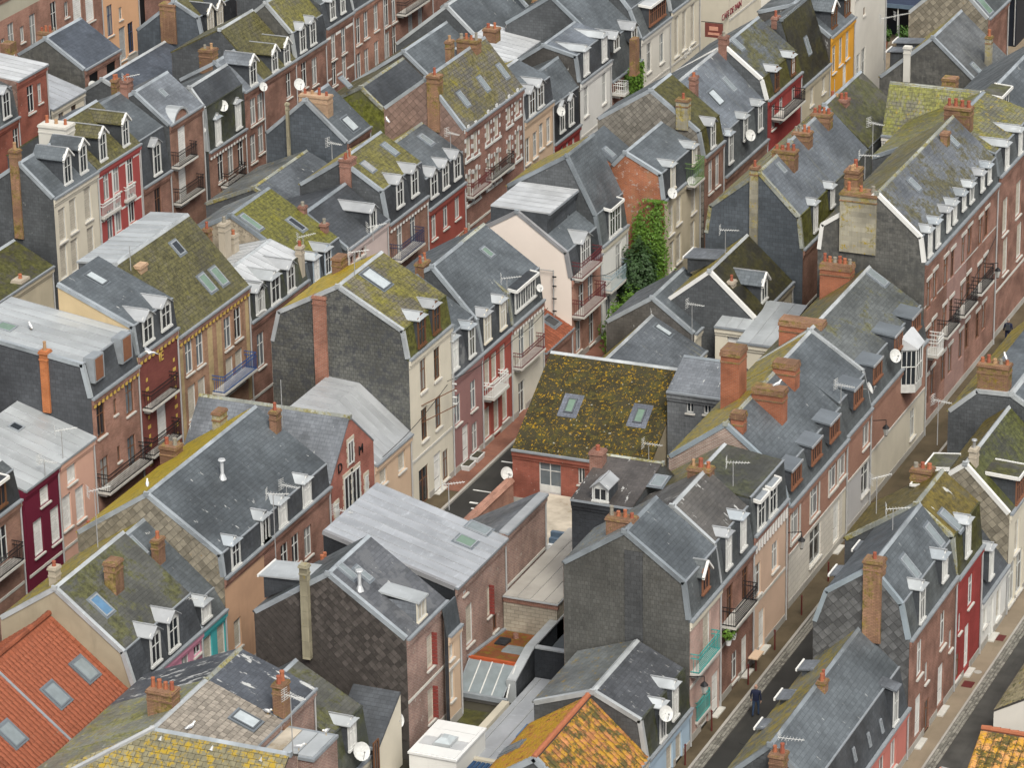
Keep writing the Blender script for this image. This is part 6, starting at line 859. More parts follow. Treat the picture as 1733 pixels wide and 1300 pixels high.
 {'label':'low slate roof with pale streaks and green lichen back slope','t':'y','b':-18,'front':'brick_brown','gable':'slate_hung','feats':[],'a0':12.5,'a1':20.5,'prof':[[-18,3.2],[-23.25,5.73],[-26.75,4.23]],'roof':['slate_streak','slate_lich'],'trim':'zinc'},
 {'label':'low dark flat slate roof behind the diamond slate gable','t':'y','b':-18.5,'front':'brick_brown','gable':'moss_hung','feats':[],'a0':26.5,'a1':33.5,'prof':[[-18.5,5.5],[-22,8.5],[-26,6.3]],'roof':['slate_dark','moss_olive'],'trim':'zinc'},
 {'label':'slate roof with row of tilted dormers along the upper lane','t':'y','b':-18.5,'front':'brick_brown','gable':'slate_brown','feats':[['db','shed',42.18,5.72,1,1.2,'white',-25.75],['db','shed',45.03,5.71,1,1.2,'white',-25.75],['ch',34.2,34.8,-22.1,-21.67,8.42,7.73,'render_white',1]],'a0':33.5,'a1':41,'prof':[[-18.5,6],[-22,9],[-26,6.3]],'roof':['slate_blue','moss_olive'],'trim':'zinc'},
 {'label':'blue slate roof rising behind the mossy brick terrace chimneys','t':'y','b':-18,'front':'brick_brown','gable':'slate_hung','feats':[['db','shed',46.4,5.67,1,1.2,'white',-25.75],['db','shed',48.91,5.66,1,1.2,'white',-25.75],['ch',48.2,48.8,-22.88,-22.35,9.2,8,'brick_red',2],['ch',48.5,49.1,-22.22,-21.75,9.67,7.98,'brick_red',2]],'a0':41,'a1':49,'prof':[[-18,6.5],[-22,10.2],[-26,7]],'roof':['slate_blue','lich_grey'],'trim':'zinc'},
 {'label':'dark slate gabled roof beside a deep moss covered slope','t':'y','b':-17.5,'front':'brick_brown','gable':'slate_hung2','feats':[['ch',47.41,48.11,-18.13,-17.73,6.43,9.14,'render_lich',0],['sk',50.54,-18.6,7.6,0,0.6,1.1,'glass']],'a0':49,'a1':56,'prof':[[-17.5,6.5],[-21.5,10.5],[-26,7.5]],'roof':['moss_black','zinc_white'],'trim':'zinc'},
 {'label':'house with near black mossy slope at the upper middle edge','t':'y','b':-17.5,'front':'brick_brown','gable':'slate_hung2','feats':[],'a0':56,'a1':64,'prof':[[-17.5,6.5],[-21.5,11.5],[-26,8]],'roof':['moss_black','slate'],'noverge':1},
 {'label':'small flat zinc annex with white window tower','t':'y','b':-15.5,'front':'white_warm','gable':'slate_dark','feats':[],'a0':36.67,'a1':42.83,'prof':[[-15.5,7.92],[-19.5,8.52]],'roof':['zinc_white'],'noverge':1},
 {'label':'low dark roof with green moss beside the cream house','t':'y','b':-30,'front':'cream_dirty','gable':'slate_hung','feats':[],'a0':-14,'a1':-1.95,'prof':[[-30,4.51],[-32.64,5.86],[-36.64,3.26]],'roof':['moss_mid','slate'],'noverge':1},
 {'label':'house with mottled slate gable and red wall with black openings','t':'y','b':-43,'front':'brick_red','gable':'slate_mottle2','feats':[['ch',28.2,29,-47.71,-46.39,8.21,9.25,'brick_lich',4],['wi','black',27.53,6.27,1.3,3.2],['wi','black',30.05,6.55,1.3,3.2]],'a0':26.24,'a1':31.42,'prof':[[-43,7.61],[-45.97,9.59],[-48.22,8.19]],'roof':['slate_dark2','slate'],'trim':'zinc'},
 {'label':'flat zinc roofed red house with diamond tiled end wall','t':'y','b':-42,'front':'brick_redpaint','gable':'diamond_brown','feats':[['wi','w',17.09,8.28,0.9,1.9],['wi','w',18.31,8.34,0.55,1.4],['ch',22.05,22.95,-47.07,-46.32,10.22,9.57,'brick_moss',3]],'a0':15.35,'a1':19.43,'prof':[[-42,10.09],[-47,10.59]],'roof':['zinc_white'],'noverge':1},
 {'label':'low cream annex with blue zinc roof between red walls','t':'y','b':-42.5,'front':'cream','gable':'slate_hung','feats':[['wi','d',21.8,5.64,0.7,1.2],['wi','d',23.6,5.54,0.7,1.2]],'a0':20.5,'a1':25.18,'prof':[[-42.5,6.48],[-46.5,7.68]],'roof':['zinc_blue'],'noverge':1},
 {'label':'red house with grey mansard at the left edge','t':'y','b':-42,'front':'brick_redpaint','gable':'slate_hung','feats':[['dm','whitegable',13.83,7.96,1,1.9,'white',-42],['wi','w',16.17,6.06,0.8,1.7]],'a0':8,'a1':15.35,'prof':[[-42,7.66],[-42.4,9.66],[-45.4,10.66],[-48.4,9.66]],'roof':['slate','slate','slate'],'noverge':1},
 {'label':'dark slate roof sunk between the red terrace and the tall gable','t':'y','b':-38,'front':'brick_red','gable':'slate_hung','feats':[],'a0':26,'a1':36,'prof':[[-38,5.5],[-41.55,7.15],[-45.55,4.55]],'roof':['slate_dark2','slate'],'trim':'zinc'},
 {'label':'mossy mansard house with broad brick chimney on its slate gable','t':'y','b':-38.5,'front':'brick_red','gable':'slate_hung2','feats':[['ch',35.4,36.2,-41.83,-40.59,7.01,9.9,'brick_lich',0],['dm','slate',36.74,7.76,0.9,1.8,'cream',-38.5],['dm','slate',38.21,7.86,0.9,1.8,'cream',-38.5]],'a0':35.52,'a1':48,'prof':[[-38.5,7.65],[-38.79,9.16],[-40.76,10.21],[-43.81,7.8]],'roof':['slate_black','moss_olive','slate'],'trim':'zinc'},
 {'label':'long brick building with pale metal roof and beige fascia panels','t':'y','b':-53,'front':'brick_brown2','gable':'brick_brown2','feats':[['wi','w',39.77,6.46,0.9,2.6],['wi','w',36.66,6.39,0.9,2.6],['wi','w',33.53,6.58,0.9,2.6],['wi','w',41.66,6.64,0.6,1.2],['wi','w',35.1,6.6,0.6,1.2],['wi','w',32.3,6.47,0.6,1.2],['wi','s',43.27,6.32,1.3,2.8],['wi','s',45.15,6.15,1.3,2.8]],'a0':21.35,'a1':47.07,'prof':[[-53,10.2],[-60,11.7]],'roof':['zinc_white'],'noverge':1,'bands':[['beige',0,99,8.4,9.6]]},
 {'label':'peach painted house with dark blue shutters at the top left','t':'y','b':-53,'front':'peach_bright','gable':'peach','feats':[['wi','navy',48.09,4.02,0.9,2.4],['wi','navy',51.32,4.15,0.9,2.4],['wi','navy',51.2,1.8,0.9,2.4],['wi','g',49.87,1.69,1,2.6],['wi','w',49.78,4.09,0.5,1]],'a0':47.07,'a1':52.74,'prof':[[-53,7.07],[-57,9.07],[-61,7.07]],'roof':['slate','slate'],'noverge':1},
 {'label':'brown brick house with dark doorway past the peach house','t':'y','b':-53,'front':'brick_brown3','gable':'peach','feats':[['wi','black',52.79,3.2,0.9,2.4]],'a0':52.74,'a1':72,'prof':[[-53,7.12],[-57,9.12],[-61,7.12]],'roof':['slate','slate'],'noverge':1},
 {'label':'mossy hipped roof turned to the viewer behind the long chimneys','t':'x','b':-24.2,'front':'white_warm','gable':'slate_hung','feats':[['ch',18.61,19.47,-26.8,-26,11.72,13.47,'brick_lich',0]],'a0':15.3,'a1':21.4,'prof':[[-24.2,10],[-25.7,13],[-28.5,10.5]],'roof':['moss_pale','moss_grey'],'trim':'white'},
 {'label':'blue slate roofed house with mossy flat dormer near the right edge','t':'y','b':25,'front':'brick_red','gable':'slate_hung','feats':[['dm','flatw',26.97,11.66,2.2,1,'moss',22.4]],'a0':26,'a1':40,'prof':[[25,9.4],[21.4,12.6],[17.5,10]],'roof':['slate_blue','slate'],'noverge':1},
 {'label':'grey stone slate gable house with wired chimney in front of the square','t':'y','b':17,'front':'brick_grey','gable':'slate_mottle2','feats':[['ch',41.38,41.78,11.4,11.87,7.94,10.41,'render_white',0],['ch',44.54,45.04,16.15,16.55,8.14,10.69,'render_lich',1],['db','shed',43.21,9.52,1,1.2,'white',9.96],['db','shed',44.6,9.78,1,1.2,'white',9.96],['wi','d',44.59,7.12,0.9,1.8],['sk',42.95,16.02,8.92,0,0.6,0.9,'glass']],'a0':41.5,'a1':48.25,'prof':[[17,8.04],[13.37,11.28],[9.71,8.14]],'roof':['slate_streak2','lich'],'trim':'zinc'},
 {'label':'house with rough stone slab gable at the top right','t':'y','b':14,'front':'brick_red','gable':'slab_stone','feats':[['sk',53.8,13.38,10.09,0,1,1.6,'green']],'a0':52.87,'a1':58,'prof':[[14,9.46],[11.3,12.2],[8.23,9.4]],'roof':['slate','slate'],'trim':'zinc'},
 {'label':'dark navy building with white framed window at the far right','t':'x','b':-58.5,'front':'navy_wall','gable':'navy_wall','feats':[['wi','w',14.42,7.65,0.9,1.7],['wi','g',14.39,5.01,0.8,1.6]],'a0':15.6,'a1':27,'prof':[[-58.5,12],[-63,12.5]],'roof':['slate'],'noverge':1},
 {'label':'dark cafe front with navy awning and potted plants on the square','t':'x','b':-77,'front':'navy_wall','gable':'navy_wall','feats':[],'a0':-4,'a1':9.5,'prof':[[-77,8],[-84,8]],'roof':['slate'],'noverge':1},
 {'label':'house with bright orange lichened tile roof at the right bottom corner','t':'x','b':48,'front':'cream','gable':'cream','feats':[],'a0':40.9,'a1':50,'prof':[[48,0.9],[41,4],[39.8,2.9]],'roof':['tile_orange2','tile_orange2'],'trim':'white'},
 {'label':'white walled building with moss covered tile roof at the right edge','t':'y','b':48,'front':'white','gable':'white_warm','feats':[],'a0':-37.1,'a1':-22,'prof':[[48,3],[44.5,5.4],[40.4,3]],'roof':['moss_tile','moss_tile'],'noverge':1},
]
AERIALS = [
 [-1.57,-17.99,13,1.44,'yagi','large white television aerial on the mossy ridge above the big slate gable'],
 [2.27,-5.79,7.25,1.9,'yagi','thin aerial on the gutter corner of the red fronted house'],
 [3.3,-38.5,5.69,3.45,'yagi','left aerial of two rising in front of the big slate roof dormers'],
 [2.29,-35,5.99,2.03,'yagi','right aerial of two rising in front of the big slate roof dormers'],
 [-0.31,-29.99,9.02,2.53,'mast','bare thin mast beside the chimney on the big slate roof'],
 [-1.46,-48,9.73,2.77,'yagi','tall aerial behind the moss covered roof beside the pink house'],
 [1.63,-45.4,5.18,1,'yagi','bent aerial between the pair of white dormers and the teal house'],
 [-13.08,-22.37,13.61,1.17,'mast','thin bare mast beside the beige brick chimney'],
 [-10.02,-36.2,7.77,2,'yagi','aerial at the zinc roof edge above the pink house'],
 [-9.85,-38.4,8.34,0.61,'yagi','small aerial at the zinc roof edge above the crimson house'],
 [5.98,-36.5,5.7,2.14,'yagi','aerial on the short white chimney of the zinc roofed hall'],
 [10.26,-32.5,7.1,1.2,'yagi','aerial rising behind the zinc roof before the dark road'],
 [14.91,-16.11,3.67,1.05,'yagi','bent aerial on the black and gold mossy roof'],
 [14.34,-20.27,2.68,2.17,'yagi','aerial on a tall pole above the small wing dormer'],
 [24.64,-29.8,9.22,1.34,'yagi','aerial in the middle of the dark mossy slope'],
 [25.23,-14.26,7.8,1.12,'yagi','aerial at the end of the four flat dormers'],
 [10.76,2,2.25,3.62,'yagi','tall aerial before the corner of the courtyard slate gable'],
 [11.11,6.8,5.2,3.74,'yagi','very tall aerial with a wide head in front of the big slate gable'],
 [33.95,-32.97,9.61,1.18,'yagi','aerial on the zinc ridge of the gambrel house'],
 [31.73,-28.5,8.52,1.76,'yagi','aerial in front of the grey painted lane front'],
 [30.56,-14,6.37,2.31,'yagi','tall aerial above the dark paving of the right lane'],
 [34.38,-50,5.14,1.52,'yagi','aerial beside the lower right brick chimney'],
 [14.97,-60.5,6.74,3.51,'yagi','aerial in front of the worn slab roof chimney'],
 [-32.99,14.3,8.81,2.85,'yagi','bent aerial beside the twin brick chimney'],
 [-13.76,4.8,11.43,0.8,'yagi','small white aerial by the five pot chimney'],
 [-10.56,15.5,7.9,2.02,'yagi','aerial mast by the brown brick terrace corner'],
 [-11.39,33.5,7.4,1.42,'mast','plain mast in front of the black slate gable'],
 [11.24,27,8.94,3.42,'mast','tall mast between the chimney rows'],
 [19.47,9,13.88,2,'yagi','aerial beyond the lichen covered slope'],
 [20.59,4,14.37,1.22,'yagi','clustered aerial beside the giant rendered stack'],
 [8.61,46,8.14,2.76,'yagi','left aerial of the two before the dark cafe'],
 [8.72,49,8.4,1.89,'yagi','right aerial of the two before the dark cafe'],
 [-19.01,50,6.02,1.16,'yagi','curled white aerial before the deep moss slope'],
 [-10.83,-5.56,8.85,1.16,'yagi','aerial beside the orange pot on the bright green roof'],
 [-2.62,-13.27,13.62,0.6,'yagi','wide comb aerial on the small slate roof'],
]
DISHES = [
 [-30.08,21.9,7.63,0.36,-30.08,21.9,7.08,'large round satellite dish on the ribbed slate roof',-40],
 [-30.38,19.2,6.79,0.32,-30.38,19.55,6.79,'satellite dish on the wall of the arched attic house',-40],
 [-29.65,27.15,7.46,0.29,-30,27.15,7.36,'white satellite dish by the long dormer of the red brick house',-40],
 [-42.65,26.62,6.33,0.31,-43,26.62,6.23,'round satellite dish on the red wall with black openings',-40],
 [-29.65,27.18,7.45,0.26,-30,27.18,7.35,'small dish on the red brick wall under two dormers',-40],
 [-25.51,24.3,8.91,0.38,-25.51,24.65,8.91,'tilted satellite dish behind the four pot chimney',-40],
 [-9.65,31.83,6.45,0.31,-10,31.83,6.35,'satellite dish on the black mansard dormers',-40],
 [4.85,17.91,7.62,0.31,4.5,17.91,7.52,'satellite dish beside the green garden balcony',-40],
 [4.85,14.45,7.98,0.32,4.5,14.45,7.88,'satellite dish on the corner above the ivy',-40],
 [4.85,29.01,7.24,0.36,4.5,29.01,7.14,'large satellite dish under the shining slate roof',-40],
 [25.8,-6.43,7.73,0.36,25.5,-6.43,7.63,'satellite dish by the wood framed roof dormers',-40],
 [25.95,-11.51,7.75,0.31,25.6,-11.51,7.65,'edge-on satellite dish at the gutter of the terracotta front',10],
 [13.9,-51.37,2.82,0.42,13.5,-51.37,2.72,'big pale satellite dish in front of the crooked white dormer',-40],
 [13.63,-46.9,2.26,0.41,13.63,-46.55,2.26,'tilted satellite dish at the foot of the black diamond gable',-40],
 [26.65,-44.8,3.98,0.36,26.3,-44.8,3.88,'satellite dish between the two white dormers of the blue house',-40],
 [2.7,-1.96,7.19,0.22,2.4,-1.96,7.09,'small orange faced dish on the ornate cream house',-40],
 [-22.75,52,6.67,0.34,-22.75,52.35,6.67,'satellite dish beside the topmost orange pots',-40],
 [6.7,-16.74,1.91,0.36,7.05,-16.74,1.91,'white oval sign plate at the left wall of the mossed brick house',-40],
]
GULLS = [
 [-1.77,-42.2,10.17,0,'white gull on the ridge end of the big slate roof'],
 [9.86,-60.41,7.52,0,'white gull on the worn slab roof of the lower house'],
 [11.77,-56.54,6.8,0,'pair forming gull beside the slab roof chimney'],
 [15.39,-58,7.14,0,'white gull at the corner of the flat roof'],
 [15.02,-60,7.27,0,'white gull walking on the grassy flat roof'],
 [-8,-29.87,11.75,1,'white gull flying with spread wings before the maroon front'],
 [-14.65,-30.77,12.7,0,'white gull standing on the pale zinc mansard top'],
 [-12.45,10.2,11.9,0,'white gull on the mossy chimney end'],
 [33.54,-11.8,10.51,0,'white gull beside the broad mossy chimney'],
 [23.42,-19.5,10.46,0,'white gull on the orange chimney cap'],
]
# ------------------------------------------------------------------ the setting: ground, lanes, kerbs
def sheet(name, x0, x1, y0, y1, z, m): 
    mb = MB(); mb.poly([(x0, y0, z), (x1, y0, z), (x1, y1, z), (x0, y1, z)]); return struct(mb.obj(name, m))
def slab(name, x0, x1, y0, y1, z0, z1, m):
    mb = MB(); mb.box(x0, x1, y0, y1, z0, z1); return struct(mb.obj(name, m))
sheet('ground', -400, 400, -250, 900, -.02, 'earth')
sheet('road', 3.6, 6.6, -60, 20, .004, 'asphalt')                       # centre lane
slab('pavement', 2.3, 3.55, -60, -16.2, 0, .12, 'pavement'); slab('pavement', 2.3, 3.55, -16.15, 20, 0, .12, 'pave_red')
slab('kerb', 3.56, 3.72, -60, 20, 0, .13, 'concrete')
sheet('road', 27.2, 30.6, -62, 60, .004, 'asphalt'); slab('pavement', 24.3, 26.95, -62, 60, 0, .1, 'pavement'); slab('kerb', 26.96, 27.1, -62, 60, 0, .11, 'concrete')
slab('pavement', 24.3, 29.2, -14, 60, .0, .104, 'pavement')
sheet('road', 37.9, 44, -70, 20, .004, 'asphalt_grey'); slab('pavement', 36.4, 37.35, -70, 20, 0, .1, 'pavement_tan'); slab('kerb', 37.36, 37.47, -70, 20, 0, .11, 'concrete')
sheet('road', -8.9, -6.2, -60, 80, .004, 'asphalt'); slab('pavement', -10, -8.95, -60, 80, 0, .1, 'pavement')
sheet('road', -29, -26.3, -40, 90, .004, 'asphalt'); sheet('road', -52, -47.8, 0, 90, .004, 'asphalt_grey')
sheet('square', -6, 26, 58, 110, .006, 'pavement_tan')
# setts along the gutters: single stones near the viewer, the rest one bed
def setts(x0, x1, y0, y1, name, limit=290):
    w, l = .16, .24; nx = int((x1-x0)/w); ny = int((y1-y0)/l); bed = MB(); cnt = 0
    slabm = struct(sheet(name, x0, x1, y0, y1, .007, 'grout'))
    one = []
    for i in range(4):
        mb = MB(); h = .03+.006*i; mb.hexa([(0, 0, -.01), (w-.02, 0, -.01), (w-.02, l-.02, -.01), (0, l-.02, -.01)], [(.01, .01, h), (w-.03, .01, h), (w-.03, l-.03, h), (.01, l-.03, h)]); one.append(mb.mesh('sett', ['cobble']))
    for j in range(ny):
        for i in range(nx):
            x, y = x0+i*w, y0+j*l
            if cnt < limit: link('sett', one[(i*3+j*5) % 4], slabm, (x, y, .007)); cnt += 1
            else:
                h = .03+.02*random.random(); bed.hexa([(x, y, 0), (x+w-.02, y, 0), (x+w-.02, y+l-.02, 0), (x, y+l-.02, 0)], [(x+.01, y+.01, h), (x+w-.03, y+.01, h), (x+w-.03, y+l-.03, h), (x+.01, y+l-.03, h)])
    if bed.v: stuff(bed.obj('sett_bed', ['cobble'], slabm))
setts(27.12, 27.62, -52, 10, 'gutter_setts'); setts(37.48, 37.98, -46, -5, 'gutter_setts')
for x0, x1, y0, y1 in ((4.0, 5.2, -11.2, -11.05), (4.1, 6.4, -15.5, -15.38), (4.6, 5.1, -17.2, -17.0), (5.0, 5.5, -17.9, -17.75)): sheet('road_marking', x0, x1, y0, y1, .01, 'paint')
for i in range(6): sheet('road_marking', 7.2+i*.8, 7.65+i*.8, 54.5, 57.5, .012, 'paint')
# ------------------------------------------------------------------ houses
for r in HOUSES: House(r).build()
# ------------------------------------------------------------------ small buildings in the yards
def thing(name, label, cat, mb, mats, group=None): return tag(mb.obj(name, mats), label, cat, group)
def root(name, loc, label, cat, group=None): return empty(name, Vector(loc), label, cat, group)
def part(mb, name, mats, r): o = mb.obj(name, mats, r); o.location = -r.location if r.type == 'EMPTY' else (0, 0, 0); return o
slab('terrace_floor', 9.0, 13.6, -23.6, -16.55, .2, 1.0, 'terrace')
r = root('shed', (15.0, -30, 0), 'low block walled store with grey panelled flat roof beside the long brick wall', 'shed')
mb = MB(); mb.box(13.56, 16.5, -33.4, -24.5, 0, 2.85); part(mb, 'wall', 'block', r); mb = MB(); mb.box(13.56, 16.56, -33.44, -33.2, 2.6, 2.86); part(mb, 'brick_course', 'brick_red', r)
mb = MB(); mb.box(13.56, 16.6, -33.5, -24.5, 2.87, 2.95); part(mb, 'roof', 'zinc_pale', r)
for i in range(4): mb = MB(); mb.box(13.6+.75*i, 13.6+.75*i+.71, -33.45, -24.5, 2.952, 2.99); part(mb, 'roof_panel', 'concrete', r)
r = root('stair', (13.5, -24.2, 0), 'blue corrugated steps between terrace and the grey store roof', 'steps')
for i, m in enumerate(('corrug_blue', 'whiteroof', 'corrug_blue', 'corrug_blue')):
    mb = MB(); mb.box(12.2, 16.0, -24.45+.24*i, -24.2+.24*i, .1, 2.2-.28*(3-i)); part(mb, 'step', m, r)
r = root('flat_roof_extension', (14.8, -36, 0), 'rust orange gravel roofed extension between brick wall and block store', 'extension')
RZ = lambda y: 1.0+(-33.4-y)*.125
mb = MB(); mb.hexa([(13.55, -38, 0), (16.1, -38, 0), (16.1, -33.42, 0), (13.55, -33.42, 0)], [(13.55, -38, RZ(-38)-.06), (16.1, -38, RZ(-38)-.06), (16.1, -33.42, .94), (13.55, -33.42, .94)]); part(mb, 'wall', 'block', r)
mb = MB(); mb.hexa([(13.6, -37.85, RZ(-37.85)-.05), (16.08, -37.85, RZ(-37.85)-.05), (16.08, -33.45, .95), (13.6, -33.45, .95)], [(13.6, -37.85, RZ(-37.85)), (16.08, -37.85, RZ(-37.85)), (16.08, -33.45, 1.0), (13.6, -33.45, 1.0)]); part(mb, 'roof', 'gravel_orange', r)
mb = MB(); mb.box(13.6, 16.1, -38.02, -37.86, 1.36, 1.64); part(mb, 'roof_edge', 'orange_edge', r)
mb = MB(); mb.hexa([(14.75, -36.6, RZ(-36.6)), (15.95, -36.6, RZ(-36.6)), (15.95, -35.7, RZ(-35.7)), (14.75, -35.7, RZ(-35.7))], [(14.8, -36.55, RZ(-36.5)+.14), (15.9, -36.55, RZ(-36.5)+.14), (15.9, -35.75, RZ(-35.7)+.14), (14.8, -35.75, RZ(-35.7)+.14)]); part(mb, 'skylight', 'glass_grey', r)
mb = MB(); mb.box(14.0, 14.6, -35.7, -34.9, 1.15, 1.36); part(mb, 'hatch', 'slate_black', r); mb = MB(); mb.tube((14.6, -34.3, 1.0), (14.6, -34.3, 1.35), .16, .14, 8); part(mb, 'vent', 'brick_red', r)
mb = MB(); mb.hexa([(13.52, -38, 1.5), (13.7, -38, 1.5), (13.7, -33.4, .93), (13.52, -33.4, .93)], [(13.52, -38, 1.66), (13.7, -38, 1.66), (13.7, -33.4, 1.1), (13.52, -33.4, 1.1)]); part(mb, 'flashing', 'lead', r)
r = root('glass_lean_to', (14.9, -39, 0), 'sloping glazed lean-to roof with three white glazing bars', 'conservatory')
G = lambda x, t: Vector((x, -38.03-1.62*t, 1.5-1.0*t))
for i in range(4):
    x0, x1 = 13.65+.62*i, 13.65+.62*(i+1); mb = MB(); mb.hexa([G(x0+.03, 0)-Vector((0, 0, .03)), G(x1-.03, 0)-Vector((0, 0, .03)), G(x1-.03, 1)-Vector((0, 0, .03)), G(x0+.03, 1)-Vector((0, 0, .03))], [G(x0+.03, 0), G(x1-.03, 0), G(x1-.03, 1), G(x0+.03, 1)]); part(mb, 'pane', 'glass_grey', r)
for i in range(5): mb = MB(); mb.tube(G(13.65+.62*i, 0)+Vector((0, 0, .02)), G(13.65+.62*i, 1)+Vector((0, 0, .02)), .035, .035, 6); part(mb, 'glazing_bar', 'frame_white' if 0 < i < 4 else 'lead', r)
mb = MB(); mb.box(13.5, 16.4, -39.86, -39.66, .28, .52); part(mb, 'gutter_beam', 'lead', r); mb = MB(); mb.hexa([(13.65, -39.64, 0), (16.1, -39.64, 0), (16.1, -39.5, 0), (13.65, -39.5, 0)], [(13.65, -39.64, .3), (16.1, -39.64, .3), (16.1, -39.5, .3), (13.65, -39.5, .3)]); part(mb, 'base_wall', 'concrete', r)
mb = MB(); mb.path([(16.2, -38.1, 1.6), (16.25, -38.9, 1.2), (16.3, -39.6, .5)], .045, 6); part(mb, 'pipe', 'frame_white', r)
r = root('parapet_box', (18, -36, 0), 'black walled sunken flat roof with pale zinc copings beside the grey gable', 'extension')
mb = MB(); mb.box(16.55, 19.6, -36.55, -36.35, 0, 1.9); part(mb, 'wall', 'slate_black', r)
mb = MB(); mb.box(16.15, 16.5, -36.5, -31.8, 0, 1.9); part(mb, 'wall', 'slate_black', r); mb = MB(); mb.hexa([(16.2, -38.9, 0), (16.5, -38.9, 0), (16.5, -36.52, 0), (16.2, -36.52, 0)], [(16.2, -38.9, 1.15), (16.5, -38.9, 1.15), (16.5, -36.52, 1.88), (16.2, -36.52, 1.88)]); part(mb, 'wall', 'slate_black', r)
mb = MB(); mb.box(16.1, 16.58, -36.6, -31.8, 1.91, 2.0); part(mb, 'coping', 'zinc_pale', r); mb = MB(); mb.box(16.6, 19.65, -36.62, -36.28, 1.91, 1.99); part(mb, 'coping', 'zinc_pale', r)
mb = MB(); mb.hexa([(16.1, -39.0, 1.16), (16.58, -39.0, 1.16), (16.58, -36.61, 1.9), (16.1, -36.61, 1.9)], [(16.1, -39.0, 1.26), (16.58, -39.0, 1.26), (16.58, -36.61, 2.0), (16.1, -36.61, 2.0)]); part(mb, 'coping', 'zinc_pale', r); mb = MB(); mb.box(16.1, 16.58, -39.12, -39.01, 0, 1.25); part(mb, 'coping', 'zinc_pale', r)
mb = MB(); mb.box(16.52, 19.6, -36.33, -31.8, .4, .9); part(mb, 'roof', 'zinc_dark', r); mb = MB(); mb.box(18.0, 19.3, -35.4, -34.2, .92, 1.15); part(mb, 'skylight', 'glass_green_sky', r)
r = root('low_zinc_roof', (18.2, -41, 0), 'low grey zinc roofs with rooflight between white cabin and orange tiles', 'annex')
mb = MB(); mb.box(16.6, 20.6, -45.8, -36.58, 0, .3); part(mb, 'roof', 'zinc_blue', r)
for i in range(4): mb = MB(); mb.box(16.9+.9*i, 16.95+.9*i, -45.7, -36.7, .302, .35); part(mb, 'seam', 'zinc', r)
mb = MB(); mb.box(18.3, 19.3, -43.2, -41.8, .36, .5); part(mb, 'skylight', 'glass_blue', r); mb = MB(); mb.tube((18.2, -37.2, .3), (18.2, -37.2, .75), .09, .09, 8); part(mb, 'vent', 'whiteroof', r)
mb = MB(); mb.box(16.2, 16.58, -45.8, -39.9, 0, .5); part(mb, 'coping', 'stone', r); mb = MB(); mb.box(16.59, 20.6, -46.1, -45.82, 0, .5); part(mb, 'coping', 'stone', r)
r = root('white_roof_cabin', (16.3, -46.2, 0), 'white flat roofed cabin with square rooflight below the brick corner', 'annex')
mb = MB(); mb.box(14.85, 17.3, -48.1, -44.6, 0, 1.3); part(mb, 'wall', 'white', r); mb = MB(); mb.box(14.8, 17.36, -48.16, -44.54, 1.302, 1.41); part(mb, 'roof', 'whiteroof', r)
for i in range(4): mb = MB(); mb.box(14.95, 17.2, -48.05+.86*i, -47.22+.86*i, 1.412, 1.45); part(mb, 'roof_panel', 'whiteroof' if i != 1 else 'zinc_white', r)
mb = MB(); mb.box(15.7, 16.6, -47.2, -46.2, 1.452, 1.6); part(mb, 'skylight_kerb', 'zinc_pale', r); mb = MB(); mb.hexa([(15.75, -47.15, 1.602), (16.55, -47.15, 1.602), (16.55, -46.25, 1.602), (15.75, -46.25, 1.602)], [(16, -46.9, 1.8), (16.3, -46.9, 1.8), (16.3, -46.5, 1.8), (16, -46.5, 1.8)]); part(mb, 'skylight', 'glass_white_sky', r)
r = root('corrugated_roof', (18.5, -48.5, 0), 'small dark navy corrugated roof beside the orange tiles', 'shed')
mb = MB(); mb.box(17.7, 19.6, -51, -47, 0, .9); part(mb, 'wall', 'concrete', r)
for i in range(8): mb = MB(); mb.box(17.75+.23*i, 17.92+.23*i, -50.9, -47.1, .902, .97); part(mb, 'roof_panel', 'corrug_navy', r)
sheet('yard', 13.5, 20, -44.3, -40.5, .01, 'moss_dark'); sheet('yard', 13.5, 20, -60, -48, .012, 'concrete')
r = root('flat_roof_corner', (13.7, -57, 0), 'brick parapet flat roof with grey panels and grass beside the slab roof', 'annex')
mb = MB(); mb.box(12.4, 14.9, -58.4, -55.9, 0, 5.9); part(mb, 'wall', 'brick_mottled', r); mb = MB(); mb.box(12.35, 14.96, -58.46, -55.84, 5.902, 6.05); part(mb, 'roof_edge', 'lead', r)
for i in range(3): mb = MB(); mb.box(12.5+.8*i, 13.24+.8*i, -58.3, -56.1, 6.052, 6.1); part(mb, 'roof_panel', ('terrace', 'zinc_pale', 'zinc_pale')[i], r)
# sloped red brick garden wall
r = root('brick_wall', (5.6, -19, 0), 'sloping red brick wall along the lane below the mossed roof', 'wall')
mb = MB(); mb.hexa([(6.7, -16.7, 0), (7.1, -16.7, 0), (7.1, -28, 0), (6.7, -28, 0)], [(6.7, -16.7, 1.5), (7.1, -16.7, 1.5), (7.1, -28, 1.6), (6.7, -28, 1.6)]); part(mb, 'wall', 'brick_pink', r)
mb = MB(); mb.hexa([(6.6, -16.7, 1.5), (7.2, -16.7, 1.5), (7.2, -28, 1.6), (6.6, -28, 1.6)], [(6.75, -16.7, 1.7), (7.05, -16.7, 1.7), (7.05, -28, 1.8), (6.75, -28, 1.8)]); part(mb, 'coping', 'brick_pink', r)
